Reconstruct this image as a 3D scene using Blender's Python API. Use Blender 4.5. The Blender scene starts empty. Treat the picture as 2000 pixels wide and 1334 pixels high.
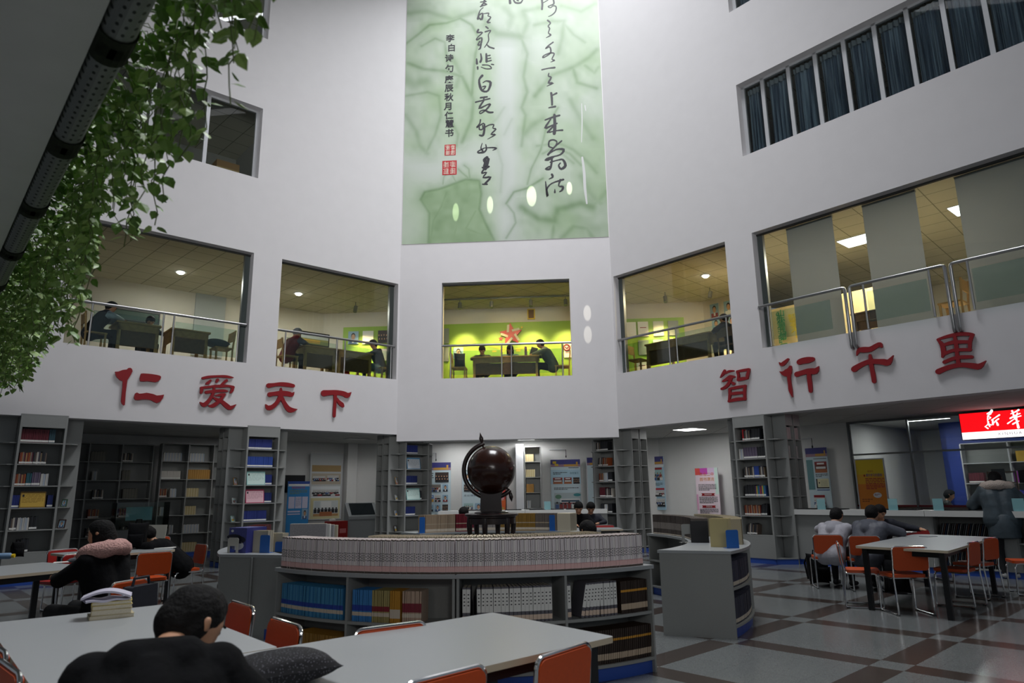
import bpy, bmesh, math, random
from mathutils import Matrix, Vector
R_ = random.Random(7)
SC = bpy.context.scene
COL = SC.collection
# ------------------------------------------------------------------ camera
HC, PITCH, ROLL, FPX = 1.45, .21725, math.radians(.813), 1338.0
CAMM = Matrix.Rotation(math.pi/2+PITCH, 4, 'X') @ Matrix.Rotation(-ROLL, 4, 'Z')
cd = bpy.data.cameras.new('camera'); cam = bpy.data.objects.new('camera', cd); COL.objects.link(cam)
cam.matrix_world = Matrix.Translation((0, 0, HC)) @ CAMM
cd.sensor_width = 36; cd.lens = 36*FPX/2000; cd.clip_start = .05; cd.clip_end = 200
cd.dof.use_dof = True; cd.dof.focus_distance = 12; cd.dof.aperture_fstop = 3.5
SC.camera = cam
SC.view_settings.view_transform = 'Standard'; SC.view_settings.look = 'None'
SC.view_settings.gamma = 1; SC.view_settings.exposure = 0; SC.view_settings.use_curve_mapping = False
SC.cycles.use_denoising = True; SC.cycles.max_bounces = 8; SC.cycles.sample_clamp_indirect = 4
SC.cycles.caustics_reflective = False; SC.cycles.caustics_refractive = False
# ------------------------------------------------------------------ world and large lights
W = bpy.data.worlds.new('world'); SC.world = W; W.use_nodes = True
W.node_tree.nodes['Background'].inputs[0].default_value = (.62, .70, .80, 1)
W.node_tree.nodes['Background'].inputs[1].default_value = .22
def area(name, loc, rot, sx, sy, power, color=(1, 1, 1), spread=180):
    l = bpy.data.lights.new(name, 'AREA'); l.shape = 'RECTANGLE'; l.size = sx; l.size_y = sy
    l.energy = power; l.color = color; l.spread = math.radians(spread)
    o = bpy.data.objects.new(name, l); COL.objects.link(o); o.location = loc; o.rotation_euler = rot
    return o
def spot(name, loc, to, power, angle, color=(1, 1, 1), blend=.5, rad=.03):
    l = bpy.data.lights.new(name, 'SPOT'); l.energy = power; l.spot_size = math.radians(angle); l.color = color
    l.spot_blend = blend; l.shadow_soft_size = rad
    o = bpy.data.objects.new(name, l); COL.objects.link(o); o.location = loc
    o.rotation_euler = (Vector(to)-Vector(loc)).to_track_quat('-Z', 'Y').to_euler()
    return o
area('skylight_daylight', (2.4, 9.4, 23.5), (0, 0, 0), 8, 8, 4200, (.96, .97, 1))
area('gallery_fill', (.6, -9, 6.0), (math.radians(98), 0, math.radians(5)), 8, 3, 200, (1, .98, .96), 58)      # added fill for the facing walls, unseen behind the camera
for x_, y_, p_ in ((-3.2, -2.2, 34), (.9, -1.3, 75), (3.6, -3.4, 34)): area('gallery_lamp', (x_, y_, 2.95), (0, 0, 0), 0.6, .6, p_, (1, .98, .95))
# ------------------------------------------------------------------ facets of the atrium: u along the wall, v away from the atrium, z up
FAC = {'C': ((-2.94, 17.35), (.9979, -.0648)), 'L': ((-2.94, 17.35), (.752, .6592)), 'R': ((2.60, 16.99), (.6587, -.7524))}
def FM(f, u=0, v=0, z=0, rz=0):
    (ox, oy), (dx, dy) = FAC[f]
    m = Matrix(((dx, -dy, 0, ox+dx*u-dy*v), (dy, dx, 0, oy+dy*u+dx*v), (0, 0, 1, z), (0, 0, 0, 1)))
    return m @ Matrix.Rotation(rz, 4, 'Z')
def FP(f, u, v, z=0): return FM(f, u, v, z).translation
def ray(x, y): return (CAMM.to_3x3() @ Vector(((x-1000)/FPX, -(y-667)/FPX, -1)))
def atz(x, y, z):
    d = ray(x, y); return Vector((0, 0, HC))+d*((z-HC)/d.z)
def atf(x, y, f, v=0):          # seen pixel -> (u, z) on the facet plane at depth v
    inv = FM(f, 0, v).inverted(); o = inv @ Vector((0, 0, HC)); d = inv.to_3x3() @ ray(x, y)
    p = o+d*(-o.y/d.y); return p.x, p.z
def offcorner(fa, va, fb, vb):
    A = FP(fa, 0, va); B = FP(fb, 0, vb); a = FAC[fa][1]; b = FAC[fb][1]
    t = ((B.x-A.x)*b[1]-(B.y-A.y)*b[0])/(a[0]*b[1]-a[1]*b[0]); return (A.x+a[0]*t, A.y+a[1]*t)
# ------------------------------------------------------------------ materials
def lin(c):
    if isinstance(c, str):
        c = c.lstrip('#'); c = tuple(int(c[i:i+2], 16)/255 for i in (0, 2, 4))
    return tuple(x/12.92 if x <= .04045 else ((x+.055)/1.055)**2.4 for x in c)+(1,)
MATS = {}
def mat(name, col, rough=.6, metal=0, noise=0, scale=30, bump=0, spec=.5, emit=None, estr=0, trans=0, alpha=1, coat=0):
    if name in MATS: return MATS[name]
    m = bpy.data.materials.new(name); m.use_nodes = True; nt = m.node_tree; b = nt.nodes['Principled BSDF']
    c = lin(col); b.inputs['Base Color'].default_value = c; b.inputs['Roughness'].default_value = rough
    b.inputs['Metallic'].default_value = metal; b.inputs['Specular IOR Level'].default_value = spec
    if coat: b.inputs['Coat Weight'].default_value = coat
    if trans: b.inputs['Transmission Weight'].default_value = trans
    if alpha < 1: b.inputs['Alpha'].default_value = alpha
    if emit: b.inputs['Emission Color'].default_value = lin(emit); b.inputs['Emission Strength'].default_value = estr
    if noise or bump:
        tc = nt.nodes.new('ShaderNodeTexCoord'); n = nt.nodes.new('ShaderNodeTexNoise'); n.inputs['Scale'].default_value = scale
        n.inputs['Detail'].default_value = 4; nt.links.new(tc.outputs['Object'], n.inputs['Vector'])
        if noise:
            r = nt.nodes.new('ShaderNodeMapRange'); r.inputs[1].default_value = .3; r.inputs[2].default_value = .7
            r.inputs[3].default_value = 1-noise; r.inputs[4].default_value = 1+noise
            nt.links.new(n.outputs['Fac'], r.inputs[0])
            mx = nt.nodes.new('ShaderNodeVectorMath'); mx.operation = 'SCALE'; mx.inputs[0].default_value = c[:3]
            nt.links.new(r.outputs[0], mx.inputs['Scale']); nt.links.new(mx.outputs[0], b.inputs['Base Color'])
        if bump:
            bp = nt.nodes.new('ShaderNodeBump'); bp.inputs['Strength'].default_value = bump; bp.inputs['Distance'].default_value = .02
            nt.links.new(n.outputs['Fac'], bp.inputs['Height']); nt.links.new(bp.outputs[0], b.inputs['Normal'])
    MATS[name] = m; return m
def nodes(m): return m.node_tree, m.node_tree.nodes['Principled BSDF']
def math_node(nt, op, a, b=None):
    n = nt.nodes.new('ShaderNodeMath'); n.operation = op
    for i, v in enumerate((a, b)):
        if v is None: continue
        if isinstance(v, (int, float)): n.inputs[i].default_value = v
        else: nt.links.new(v, n.inputs[i])
    return n.outputs[0]
def mixc(nt, fac, a, b):
    n = nt.nodes.new('ShaderNodeMix'); n.data_type = 'RGBA'
    nt.links.new(fac, n.inputs[0])
    for i, v in ((6, a), (7, b)):
        if isinstance(v, tuple): n.inputs[i].default_value = v
        else: nt.links.new(v, n.inputs[i])
    return n.outputs[2]
def line_mask(nt, coord, period, width, phase=0.0):   # 1 on the joint
    f = math_node(nt, 'FRACT', math_node(nt, 'DIVIDE', math_node(nt, 'ADD', coord, phase+1000*period), period))
    return math_node(nt, 'LESS_THAN', f, width/period)
def rotated_xy(nt, ang):
    tc = nt.nodes.new('ShaderNodeTexCoord'); mp = nt.nodes.new('ShaderNodeMapping'); mp.inputs['Rotation'].default_value = (0, 0, ang)
    nt.links.new(tc.outputs['Object'], mp.inputs['Vector']); s = nt.nodes.new('ShaderNodeSeparateXYZ'); nt.links.new(mp.outputs[0], s.inputs[0])
    return tc, s
# floor: terrazzo panels between brown bands
FLOOR = mat('terrazzo_floor', '#80847f', .16, spec=.5); nt, b = nodes(FLOOR)
tc, s = rotated_xy(nt, math.radians(-43))
ca, sa = math.cos(math.radians(-43)), math.sin(math.radians(-43)); ax, ay = 3.13*ca-6.17*sa, 3.13*sa+6.17*ca
mx = line_mask(nt, s.outputs[0], 1.5, .27, .135-ax); my = line_mask(nt, s.outputs[1], 1.5, .27, .135-ay)
band = math_node(nt, 'ABSOLUTE', math_node(nt, 'SUBTRACT', mx, my))
nz = nt.nodes.new('ShaderNodeTexVoronoi'); nz.inputs['Scale'].default_value = 160; nt.links.new(tc.outputs['Object'], nz.inputs['Vector'])
sp = nt.nodes.new('ShaderNodeTexNoise'); sp.inputs['Scale'].default_value = 1.2; nt.links.new(tc.outputs['Object'], sp.inputs['Vector'])
g1 = mixc(nt, nz.outputs['Color'], lin('#5e6162'), lin('#777b7b')); g2 = mixc(nt, nz.outputs['Color'], lin('#3a322f'), lin('#463d38'))
cc = mixc(nt, band, g1, g2)
jx = line_mask(nt, s.outputs[0], .615, .004, .3-ax); jy = line_mask(nt, s.outputs[1], .615, .004, .3-ay)
cc = mixc(nt, math_node(nt, 'MULTIPLY', math_node(nt, 'MAXIMUM', jx, jy), .35), cc, lin('#2e2c2a'))
nt.links.new(cc, b.inputs['Base Color'])
rr = nt.nodes.new('ShaderNodeMapRange'); rr.inputs[3].default_value = .12; rr.inputs[4].default_value = .26; nt.links.new(sp.outputs['Fac'], rr.inputs[0]); nt.links.new(rr.outputs[0], b.inputs['Roughness'])
def tile_ceiling(name, col, joint, ang, period=.6):
    m = mat(name, col, .9); nt, b = nodes(m); tc, s = rotated_xy(nt, ang)
    a = line_mask(nt, s.outputs[0], period, .02); c = line_mask(nt, s.outputs[1], period, .02)
    n = nt.nodes.new('ShaderNodeTexNoise'); n.inputs['Scale'].default_value = 40; nt.links.new(tc.outputs['Object'], n.inputs['Vector'])
    base = mixc(nt, n.outputs['Fac'], lin(col), tuple(x*.86 for x in lin(col)[:3])+(1,))
    nt.links.new(mixc(nt, math_node(nt, 'MAXIMUM', a, c), base, lin(joint)), b.inputs['Base Color']); return m
CEIL_LOW = tile_ceiling('ceiling_tiles_low', '#c9cac6', '#8d8e8a', .1, 1.2)
CEIL_UP = tile_ceiling('ceiling_tiles_up', '#cfcbb8', '#8a8776', .78)
PLASTER = mat('white_plaster', '#d6d4d6', .85, noise=.015, scale=3, bump=.04)
INNER = mat('inner_wall_paint', '#dcdcda', .8, noise=.01, scale=5)
CREAM = mat('cream_wall_paint', '#d9d2c2', .8)
GREEN = mat('green_wall_panel', '#94b838', .5)
BLUEW = mat('blue_wall', '#27439c', .5)
SOFFIT = mat('soffit_plaster', '#d9dbd8', .9, noise=.03, scale=4)
LAM = mat('grey_laminate', '#8f918f', .45, noise=.03, scale=120)
LAMT = mat('grey_laminate_top', '#9da1a3', .3, noise=.04, scale=160)
LAMD = mat('grey_laminate_back', '#868886', .5, noise=.03, scale=100)
EDGE = mat('laminate_edge', '#c0b39c', .5)
PLINTH = mat('blue_plinth', '#2b4fa6', .4)
CHROME = mat('chrome', '#d8d8d8', .14, 1)
STEEL = mat('brushed_steel', '#a8a8a8', .3, 1)
ALU = mat('white_aluminium', '#c6c8cb', .4, .3)
ALUD = mat('grey_aluminium', '#7d8080', .35, .6)
BLACKM = mat('black_metal', '#17181b', .4, .2)
ORANGE = mat('orange_vinyl', '#c04a18', .42, noise=.05, scale=60)
REDV = mat('red_vinyl', '#a5221f', .42)
GLASS = mat('clear_glass', '#ffffff', .0); nt, b = nodes(GLASS)
tr = nt.nodes.new('ShaderNodeBsdfTransparent'); tr.inputs[0].default_value = (.93, .96, .95, 1); gl = nt.nodes.new('ShaderNodeBsdfGlossy'); gl.inputs['Roughness'].default_value = .01
fr = nt.nodes.new('ShaderNodeFresnel'); fr.inputs[0].default_value = 1.35; ms = nt.nodes.new('ShaderNodeMixShader')
nt.links.new(fr.outputs[0], ms.inputs[0]); nt.links.new(tr.outputs[0], ms.inputs[1]); nt.links.new(gl.outputs[0], ms.inputs[2]); nt.links.new(ms.outputs[0], nt.nodes['Material Output'].inputs[0])
WOOD = mat('oak_wood', '#b8935a', .5, noise=.15, scale=14)
WOODD = mat('dark_wood', '#6a4f34', .5, noise=.15, scale=14)
MAHOG = mat('dark_red_wood', '#1f0c0a', .3, noise=.25, scale=9, coat=.25)
WHITE = mat('white_paper', '#e2e2de', .7); PAPER = mat('page_edges', '#cfc6b2', .8, noise=.08, scale=200)
BLACK = mat('black_cloth', '#0a0b0d', .85, noise=.2, scale=25); INK = mat('dark_ink', '#1b1b22', .6)
DKGREY = mat('dark_grey', '#3a3c3e', .6); REDP = mat('red_paint', '#8e1019', .45); GOLD = mat('yellow_paint', '#e6c21a', .5)
SKIN = mat('skin', '#b98a6c', .55); HAIR = mat('black_hair', '#0b0a0b', .8, noise=.3, scale=60, bump=.5, spec=.25)
LAMP = mat('lamp_diffuser', '#ffffff', .5, emit='#ffffff', estr=6)
LAMPW = mat('lamp_diffuser_small', '#ffffff', .5, emit='#fff6e6', estr=22)
# ------------------------------------------------------------------ mesh builder
class G:
    def __init__(s): s.v = []; s.f = []; s.m = []; s.mats = []
    def mi(s, m):
        if m not in s.mats: s.mats.append(m)
        return s.mats.index(m)
    def add(s, vs, fs, m, T=None):
        o = len(s.v); k = s.mi(m)
        s.v += [tuple(T @ Vector(p)) if T is not None else tuple(p) for p in vs]
        s.f += [tuple(i+o for i in f) for f in fs]; s.m += [k]*len(fs); return s
    def box(s, x0, x1, y0, y1, z0, z1, m, T=None):
        vs = [(x, y, z) for z in (z0, z1) for y in (y0, y1) for x in (x0, x1)]
        return s.add(vs, [(0, 2, 3, 1), (4, 5, 7, 6), (0, 1, 5, 4), (2, 6, 7, 3), (0, 4, 6, 2), (1, 3, 7, 5)], m, T)
    def quad(s, a, b, c, d, m, T=None): return s.add([a, b, c, d], [(0, 1, 2, 3)], m, T)
    def prism(s, poly, z0, z1, m, T=None, side=None):
        n = len(poly); vs = [(p[0], p[1], z0) for p in poly]+[(p[0], p[1], z1) for p in poly]
        s.add(vs, [tuple(range(n))[::-1], tuple(range(n, 2*n))], m, T)
        return s.add(vs, [(i, (i+1) % n, n+(i+1) % n, n+i) for i in range(n)], side or m, T)
    def tube(s, pts, r, m, n=8, T=None, cap=True, closed=False):
        P = [Vector(p) for p in pts]; k = len(P); rs = r if isinstance(r, (list, tuple)) else [r]*k
        vs = []; up = None
        for i, p in enumerate(P):
            if closed: t = P[(i+1) % k]-P[i-1]
            else: t = P[min(i+1, k-1)]-P[max(i-1, 0)]
            t.normalize()
            if up is None: up = Vector((0, 0, 1)) if abs(t.z) < .9 else Vector((1, 0, 0))
            a = up-t*up.dot(t)
            if a.length < 1e-4: a = t.orthogonal()
            a.normalize(); up = a; bb = t.cross(a)
            vs += [tuple(p+(a*math.cos(2*math.pi*j/n)+bb*math.sin(2*math.pi*j/n))*rs[i]) for j in range(n)]
        fs = [(i*n+j, i*n+(j+1) % n, (i+1)*n+(j+1) % n, (i+1)*n+j) for i in range(k-1) for j in range(n)]
        if closed: fs += [((k-1)*n+j, (k-1)*n+(j+1) % n, (j+1) % n, j) for j in range(n)]
        elif cap: fs += [tuple(range(n))[::-1], tuple(range((k-1)*n, k*n))]
        return s.add(vs, fs, m, T)
    def lathe(s, prof, m, n=24, T=None):
        vs = [(r*math.cos(2*math.pi*j/n), r*math.sin(2*math.pi*j/n), z) for r, z in prof for j in range(n)]
        fs = [(i*n+j, i*n+(j+1) % n, (i+1)*n+(j+1) % n, (i+1)*n+j) for i in range(len(prof)-1) for j in range(n)]
        return s.add(vs, fs, m, T)
    def ball(s, c, r, m, n=14, T=None):
        r = (r, r, r) if isinstance(r, (int, float)) else r; h = n//2+1
        vs = [(c[0]+r[0]*math.sin(math.pi*i/h)*math.cos(2*math.pi*j/n), c[1]+r[1]*math.sin(math.pi*i/h)*math.sin(2*math.pi*j/n), c[2]+r[2]*math.cos(math.pi*i/h)) for i in range(h+1) for j in range(n)]
        fs = [(i*n+j, (i+1)*n+j, (i+1)*n+(j+1) % n, i*n+(j+1) % n) for i in range(h) for j in range(n)]
        return s.add(vs, fs, m, T)
    def disc(s, c, r, m, n=14, T=None, ax='y'):
        rx, rz = (r, r) if isinstance(r, (int, float)) else r
        vs = [(c[0]+rx*math.cos(2*math.pi*j/n), c[1], c[2]+rz*math.sin(2*math.pi*j/n)) for j in range(n)]
        return s.add(vs, [tuple(range(n))], m, T)
    def arc(s, cx, cy, r0, r1, a0, a1, z0, z1, m, n=24, b0=None, b1=None):   # curved box; a* at r0, b* at r1 (degrees)
        b0 = a0 if b0 is None else b0; b1 = a1 if b1 is None else b1; vs = []
        for i in range(n+1):
            t = i/n; aa = math.radians(a0+(a1-a0)*t); ab = math.radians(b0+(b1-b0)*t)
            for r, a in ((r0, aa), (r1, ab)):
                for z in (z0, z1): vs.append((cx+r*math.cos(a), cy+r*math.sin(a), z))
        fs = []
        for i in range(n):
            p = i*4; q = p+4
            fs += [(p, q, q+1, p+1), (p+2, p+3, q+3, q+2), (p+1, q+1, q+3, p+3), (p, p+2, q+2, q)]
        fs += [(0, 1, 3, 2), (n*4, n*4+2, n*4+3, n*4+1)]
        return s.add(vs, fs, m)
    def mesh(s, name):
        me = bpy.data.meshes.new(name); me.from_pydata(s.v, [], s.f)
        for m in s.mats: me.materials.append(m)
        me.polygons.foreach_set('material_index', s.m); me.update(); return me
    def build(s, name, parent=None, M=None, smooth=False, bevel=0):
        me = s.mesh(name)
        if smooth:
            me.polygons.foreach_set('use_smooth', [True]*len(me.polygons))
            try: me.set_sharp_from_angle(angle=math.radians(smooth if smooth > 1 else 40))
            except Exception: pass
        o = obj(name, me, parent, M)
        if bevel:
            bv = o.modifiers.new('bevel', 'BEVEL'); bv.width = bevel; bv.segments = 2; bv.limit_method = 'ANGLE'
        return o
def obj(name, data, parent=None, M=None):
    o = bpy.data.objects.new(name, data); COL.objects.link(o)
    if parent: o.parent = parent
    if M is not None: o.matrix_local = M
    return o
def tag(o, label=None, cat=None, group=None, kind=None):
    if label: o['label'] = label
    if cat: o['category'] = cat
    if group: o['group'] = group
    if kind: o['kind'] = kind
    return o
def empty(name, M, label=None, cat=None, group=None):
    o = bpy.data.objects.new(name, None); COL.objects.link(o); o.empty_display_size = .1
    o.matrix_world = M if isinstance(M, Matrix) else Matrix.Translation(M)
    return tag(o, label, cat, group)
KIDS = {}
def copy_thing(root, M, label=None, group=None):
    c = root.copy(); COL.objects.link(c); c.matrix_world = M
    if label: c['label'] = label
    if group: c['group'] = group
    for ch in root.children:
        d = ch.copy(); COL.objects.link(d); d.parent = c
        for g in ch.children:
            e = g.copy(); COL.objects.link(e); e.parent = d
    return c
def TR(x=0, y=0, z=0, rz=0): return Matrix.Translation((x, y, z)) @ Matrix.Rotation(rz, 4, 'Z')
def text_mesh(body, size, m, extrude=.002, align='CENTER', bold=0, spacing=1):
    cu = bpy.data.curves.new('t', 'FONT'); cu.body = body; cu.size = size; cu.extrude = extrude; cu.align_x = align; cu.align_y = 'CENTER'
    cu.offset = bold; cu.space_character = spacing; cu.resolution_u = 3
    o = bpy.data.objects.new('t', cu); COL.objects.link(o); dg = bpy.context.evaluated_depsgraph_get()
    me = bpy.data.meshes.new_from_object(o.evaluated_get(dg)); bpy.data.objects.remove(o); me.materials.clear(); me.materials.append(m); return me
RX90 = Matrix.Rotation(math.pi/2, 4, 'X')
# ------------------------------------------------------------------ building shell
g = G(); g.box(-40, 40, -12, 45, -.2, 0, FLOOR); tag(g.build('floor'), kind='structure')
def facet_wall(name, f, u0, u1, z0, z1, holes, T=.35):
    us = sorted({u0, u1} | {h[0] for h in holes} | {h[1] for h in holes}); zs = sorted({z0, z1} | {h[2] for h in holes} | {h[3] for h in holes})
    g = G()
    for i in range(len(us)-1):
        for j in range(len(zs)-1):
            a, b2, c, d = us[i], us[i+1], zs[j], zs[j+1]
            if any(h[0] < (a+b2)/2 < h[1] and h[2] < (c+d)/2 < h[3] for h in holes): continue
            g.quad((a, 0, c), (b2, 0, c), (b2, 0, d), (a, 0, d), PLASTER); g.quad((a, T, c), (a, T, d), (b2, T, d), (b2, T, c), PLASTER)
    for a, b2, c, d in holes+[(u0, u1, z0, z1)]:
        g.quad((a, 0, c), (a, T, c), (b2, T, c), (b2, 0, c), PLASTER); g.quad((a, 0, d), (b2, 0, d), (b2, T, d), (a, T, d), PLASTER)
        g.quad((a, 0, c), (a, 0, d), (a, T, d), (a, T, c), PLASTER); g.quad((b2, 0, c), (b2, T, c), (b2, T, d), (b2, 0, d), PLASTER)
    return tag(g.build(name, M=FM(f)), kind='structure')
ZS, ZH = 4.32, 6.87
OPEN = {'L1': ('L', -7.30, -3.87), 'L2': ('L', -3.21, -.05), 'C': ('C', 1.12, 4.46), 'R1': ('R', .06, 3.32), 'R2': ('R', 3.98, 11.5)}
facet_wall('wall_left', 'L', -13, 0, 2.92, 17, [(-7.30, -3.87, ZS, ZH), (-3.21, -.05, ZS, ZH), (-8.6, -3.9, 8.70, 10.5), (-8.6, -3.9, 12.38, 14.2)])
facet_wall('wall_back', 'C', 0, 5.552, 2.75, 17, [(1.12, 4.46, ZS, ZH)])
facet_wall('wall_right', 'R', 0, 14, 2.95, 17, [(.06, 3.32, ZS, ZH), (3.98, 11.5, ZS, ZH), (3.94, 11.5, 8.69, 10.46), (3.94, 11.5, 12.36, 14.1)])
def ring(name, m, z0, z1, vin, vout, ul=-13, ur=14):
    """slab behind the three facets between the depths vin and vout"""
    def line(v): return [tuple(FP('L', ul, v[0])[:2]), offcorner('L', v[0], 'C', v[1]), offcorner('C', v[1], 'R', v[2]), tuple(FP('R', ur, v[2])[:2])]
    a, b2 = line(vin), line(vout); g = G()
    for i in range(3): g.prism([a[i], a[i+1], b2[i+1], b2[i]], z0, z1, m)
    return tag(g.build(name), kind='structure')
ring('ceiling', CEIL_LOW, 3.0, 3.05, (.3, .3, .3), (4.6, 4.1, 12))
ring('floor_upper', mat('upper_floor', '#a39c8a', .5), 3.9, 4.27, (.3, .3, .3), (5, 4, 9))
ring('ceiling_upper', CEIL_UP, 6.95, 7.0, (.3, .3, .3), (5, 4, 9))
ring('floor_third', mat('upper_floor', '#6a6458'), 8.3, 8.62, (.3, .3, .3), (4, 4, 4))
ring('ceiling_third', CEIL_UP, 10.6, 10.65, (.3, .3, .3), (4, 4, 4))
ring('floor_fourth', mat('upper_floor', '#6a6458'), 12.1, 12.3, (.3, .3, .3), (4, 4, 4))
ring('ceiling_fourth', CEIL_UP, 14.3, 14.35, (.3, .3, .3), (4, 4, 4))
def wall_line(name, m, pts, z0, z1, T=.12):
    g = G()
    for a, b2 in zip(pts, pts[1:]):
        d = Vector((b2[0]-a[0], b2[1]-a[1])); n = Vector((-d.y, d.x)).normalized()*T
        g.prism([a, b2, (b2[0]+n.x, b2[1]+n.y), (a[0]+n.x, a[1]+n.y)], z0, z1, m)
    return tag(g.build(name), kind='structure')
P2 = lambda f, u, v: tuple(FP(f, u, v)[:2])
# ground floor, behind the openings
wall_line('wall_ground_left', INNER, [P2('L', -13, 4.5), offcorner('L', 4.5, 'C', 4.0)], 0, 3.0)
wall_line('wall_ground_back', INNER, [offcorner('L', 4.5, 'C', 4.0), offcorner('C', 4.0, 'R', 3.9)], 0, 3.0)
wall_line('wall_ground_right', INNER, [offcorner('C', 4.0, 'R', 3.9), P2('R', 3.93, 3.9)], 0, 3.0)
wall_line('wall_shop_back', INNER, [P2('R', 3.93, 4.02), P2('R', 3.93, 8.5), P2('R', 8.0, 8.5)], 0, 3.0)
wall_line('wall_shop_right', BLUEW, [P2('R', atf(1843, 900, 'R', 6.2)[0], 8.45), P2('R', atf(1843, 900, 'R', 6.2)[0], 6.2), P2('R', 14, 6.2)], 0, 3.0)
# second floor
wall_line('wall_upper_left', CREAM, [P2('L', -13, 4.5), P2('L', -1.5, 4.4), offcorner('L', 4.3, 'C', 3.0)], 4.27, 6.95)
wall_line('wall_upper_back', CREAM, [offcorner('L', 4.3, 'C', 3.0), offcorner('C', 3.0, 'R', 4.2)], 4.27, 6.95)
wall_line('wall_upper_right', CREAM, [offcorner('C', 3.0, 'R', 4.2), P2('R', 1.45, 4.2)], 4.27, 6.95)
wall_line('wall_upper_partition', CREAM, [P2('R', 1.45, 4.2), P2('R', 3.66, .36)][::-1], 4.27, 6.95)
wall_line('wall_reading_room', CREAM, [P2('R', 3.7, 7.9), P2('R', 14, 7.9)], 4.27, 6.95)
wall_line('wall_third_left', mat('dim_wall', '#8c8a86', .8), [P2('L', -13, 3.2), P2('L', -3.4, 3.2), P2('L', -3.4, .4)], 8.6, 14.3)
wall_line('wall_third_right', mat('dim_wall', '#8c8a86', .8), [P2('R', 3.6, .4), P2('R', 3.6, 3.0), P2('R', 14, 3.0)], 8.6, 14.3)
# unseen slab added over the atrium, opening shaped to darken the side wall ends
g = G()
for a_, b_, c_, d_ in ((-26, -1.6, -14, 32), (4.0, 26, -14, 32), (-1.6, 4.0, -14, 2.5), (-1.6, 4.0, 17.6, 32)): g.box(a_, b_, c_, d_, 17.0, 17.3, PLASTER)
tag(g.build('ceiling_shade_slab'), kind='structure')
# the gallery soffit above the camera, its edge runs parallel to the right wall
E0, E1 = Vector((-1.25, 1.87)), Vector((-3.25, 4.12)); ED = (E1-E0).normalized(); EN = Vector((ED.y, -ED.x))   # EN points into the atrium
g = G(); a = E0-ED*4; b2 = E0+ED*12; g.prism([tuple(a), tuple(b2), tuple(b2-EN*7), tuple(a-EN*7)], 2.978, 3.5, SOFFIT)
tag(g.build('ceiling_gallery'), kind='structure')
# ------------------------------------------------------------------ books
class Book:
    """a kind of book: spine on y=0 facing -y, thickness along x, standing on z=0"""
    def __init__(s, t, d, h, cover, bands=(), marks=None, pages=True, round_=False):
        s.t, s.d, s.h = t, d, h; g = G(); c = .0022
        g.box(-t/2, -t/2+c, 0, d, 0, h, cover); g.box(t/2-c, t/2, 0, d, 0, h, cover); g.box(-t/2, t/2, 0, .003, 0, h, cover)
        for z0, z1, m in bands: g.box(-t/2-.0001, t/2+.0001, -.0006, .001, z0*h, z1*h, m)
        if marks:
            m, z0, z1, n = marks; w = t*.2
            for i in range(n):
                z = (z0+(z1-z0)*(i+.5)/n)*h; g.box(-w, w, -.0011, 0, z-.004, z+.004, m)
        if not pages: g.box(-t/2+c, t/2-c, .003, d-.004, .004, h-.004, PAPER)
        s.me = g.mesh('book'); s.pg = None
        if pages: p = G(); p.box(-t/2+c, t/2-c, .003, d-.004, .004, h-.004, PAPER); s.pg = p.mesh('pages')
def put(b, M, name, label, cat, group):
    o = obj(name, b.me); o.matrix_world = M
    if b.pg: obj('page_block', b.pg, o)
    return tag(o, label, cat, group)
def row(books, n_or_len, place, name, label, cat, group, gap=.0006, lean=None, jit=.004, fill=True):
    """books one after another; place(s) gives the frame at running length s; n_or_len = total length"""
    s = 0; i = 0; out = []
    while True:
        b = books[i % len(books)] if isinstance(books, list) else books(i)
        if b is None: i += 1; s += .02; continue
        if s+b.t > n_or_len: break
        L_ = lean(i) if lean else R_.uniform(-.012, .012)
        M = place(s+b.t/2) @ Matrix.Translation((0, R_.uniform(0, jit), abs(math.sin(L_))*b.t/2)) @ Matrix.Rotation(L_, 4, 'Y')
        out.append(put(b, M, name, label, cat, group)); s += b.t+gap+(abs(math.sin(L_))*b.h*.12 if lean else 0); i += 1
    return out
def on_arc(cx, cy, r, a0, z, sign=1, out=True):
    """frames along an arc from angle a0 (deg); spines face out (away from the centre) or in"""
    def f(s):
        a = math.radians(a0)+sign*s/r; rz = a+math.pi/2 if out else a-math.pi/2
        return TR(cx+r*math.cos(a), cy+r*math.sin(a), z, rz)
    return f
def on_line(M, x0=0): return lambda s: M @ Matrix.Translation((x0+s, 0, 0))
C_ = lambda n, h: mat(n, h, .55)
JW = [C_('journal_white_a', '#f0e6e7'), C_('journal_white_b', '#e8e0e2'), C_('journal_white_c', '#f2ebe8')]
PINK = C_('journal_pink_foot', '#e6bcb8'); PINKL = C_('journal_red_line', '#b0504f'); BROWN = C_('brown_tape', '#544840')
JOURN = []
for i in range(6):
    t = .0155+.0018*(i % 3)
    JOURN.append(Book(t, .20, .255+.003*(i % 2), JW[i % 3], [(.0, .055, BROWN), (.06, .21, PINK), (.21, .218, PINKL), (.965, 1, BROWN)], (INK, .34, .62, 3+i % 3)))
BLUEB = C_('blue_binding', '#4a93bf'); BLUEB2 = C_('deep_blue_binding', '#2f79ae'); NAVYBAND = C_('royal_blue_band', '#2440a0'); CREAML = C_('cream_label', '#cbbfae')
BVOL = [Book(.0145+.001*(i % 2), .19, .235, [BLUEB, BLUEB2, BLUEB][i], [(.18, .3, CREAML), (.32, .46, NAVYBAND)]) for i in range(3)]
BVOL2 = [Book(.016, .19, .235, C_('sky_blue_binding', '#3f86c8'), [(.18, .3, CREAML), (.34, .52, NAVYBAND)])]
OLIVE = [Book(.016, .19, .235, C_('olive_binding', '#a79a63'), [(.18, .3, CREAML), (.34, .5, C_('crimson_band', '#7d1f2a'))])]
AMBER = [Book(.017, .19, .235, C_('amber_binding', '#c08a2c'), [(.14, .42, CREAML)])]
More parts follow.
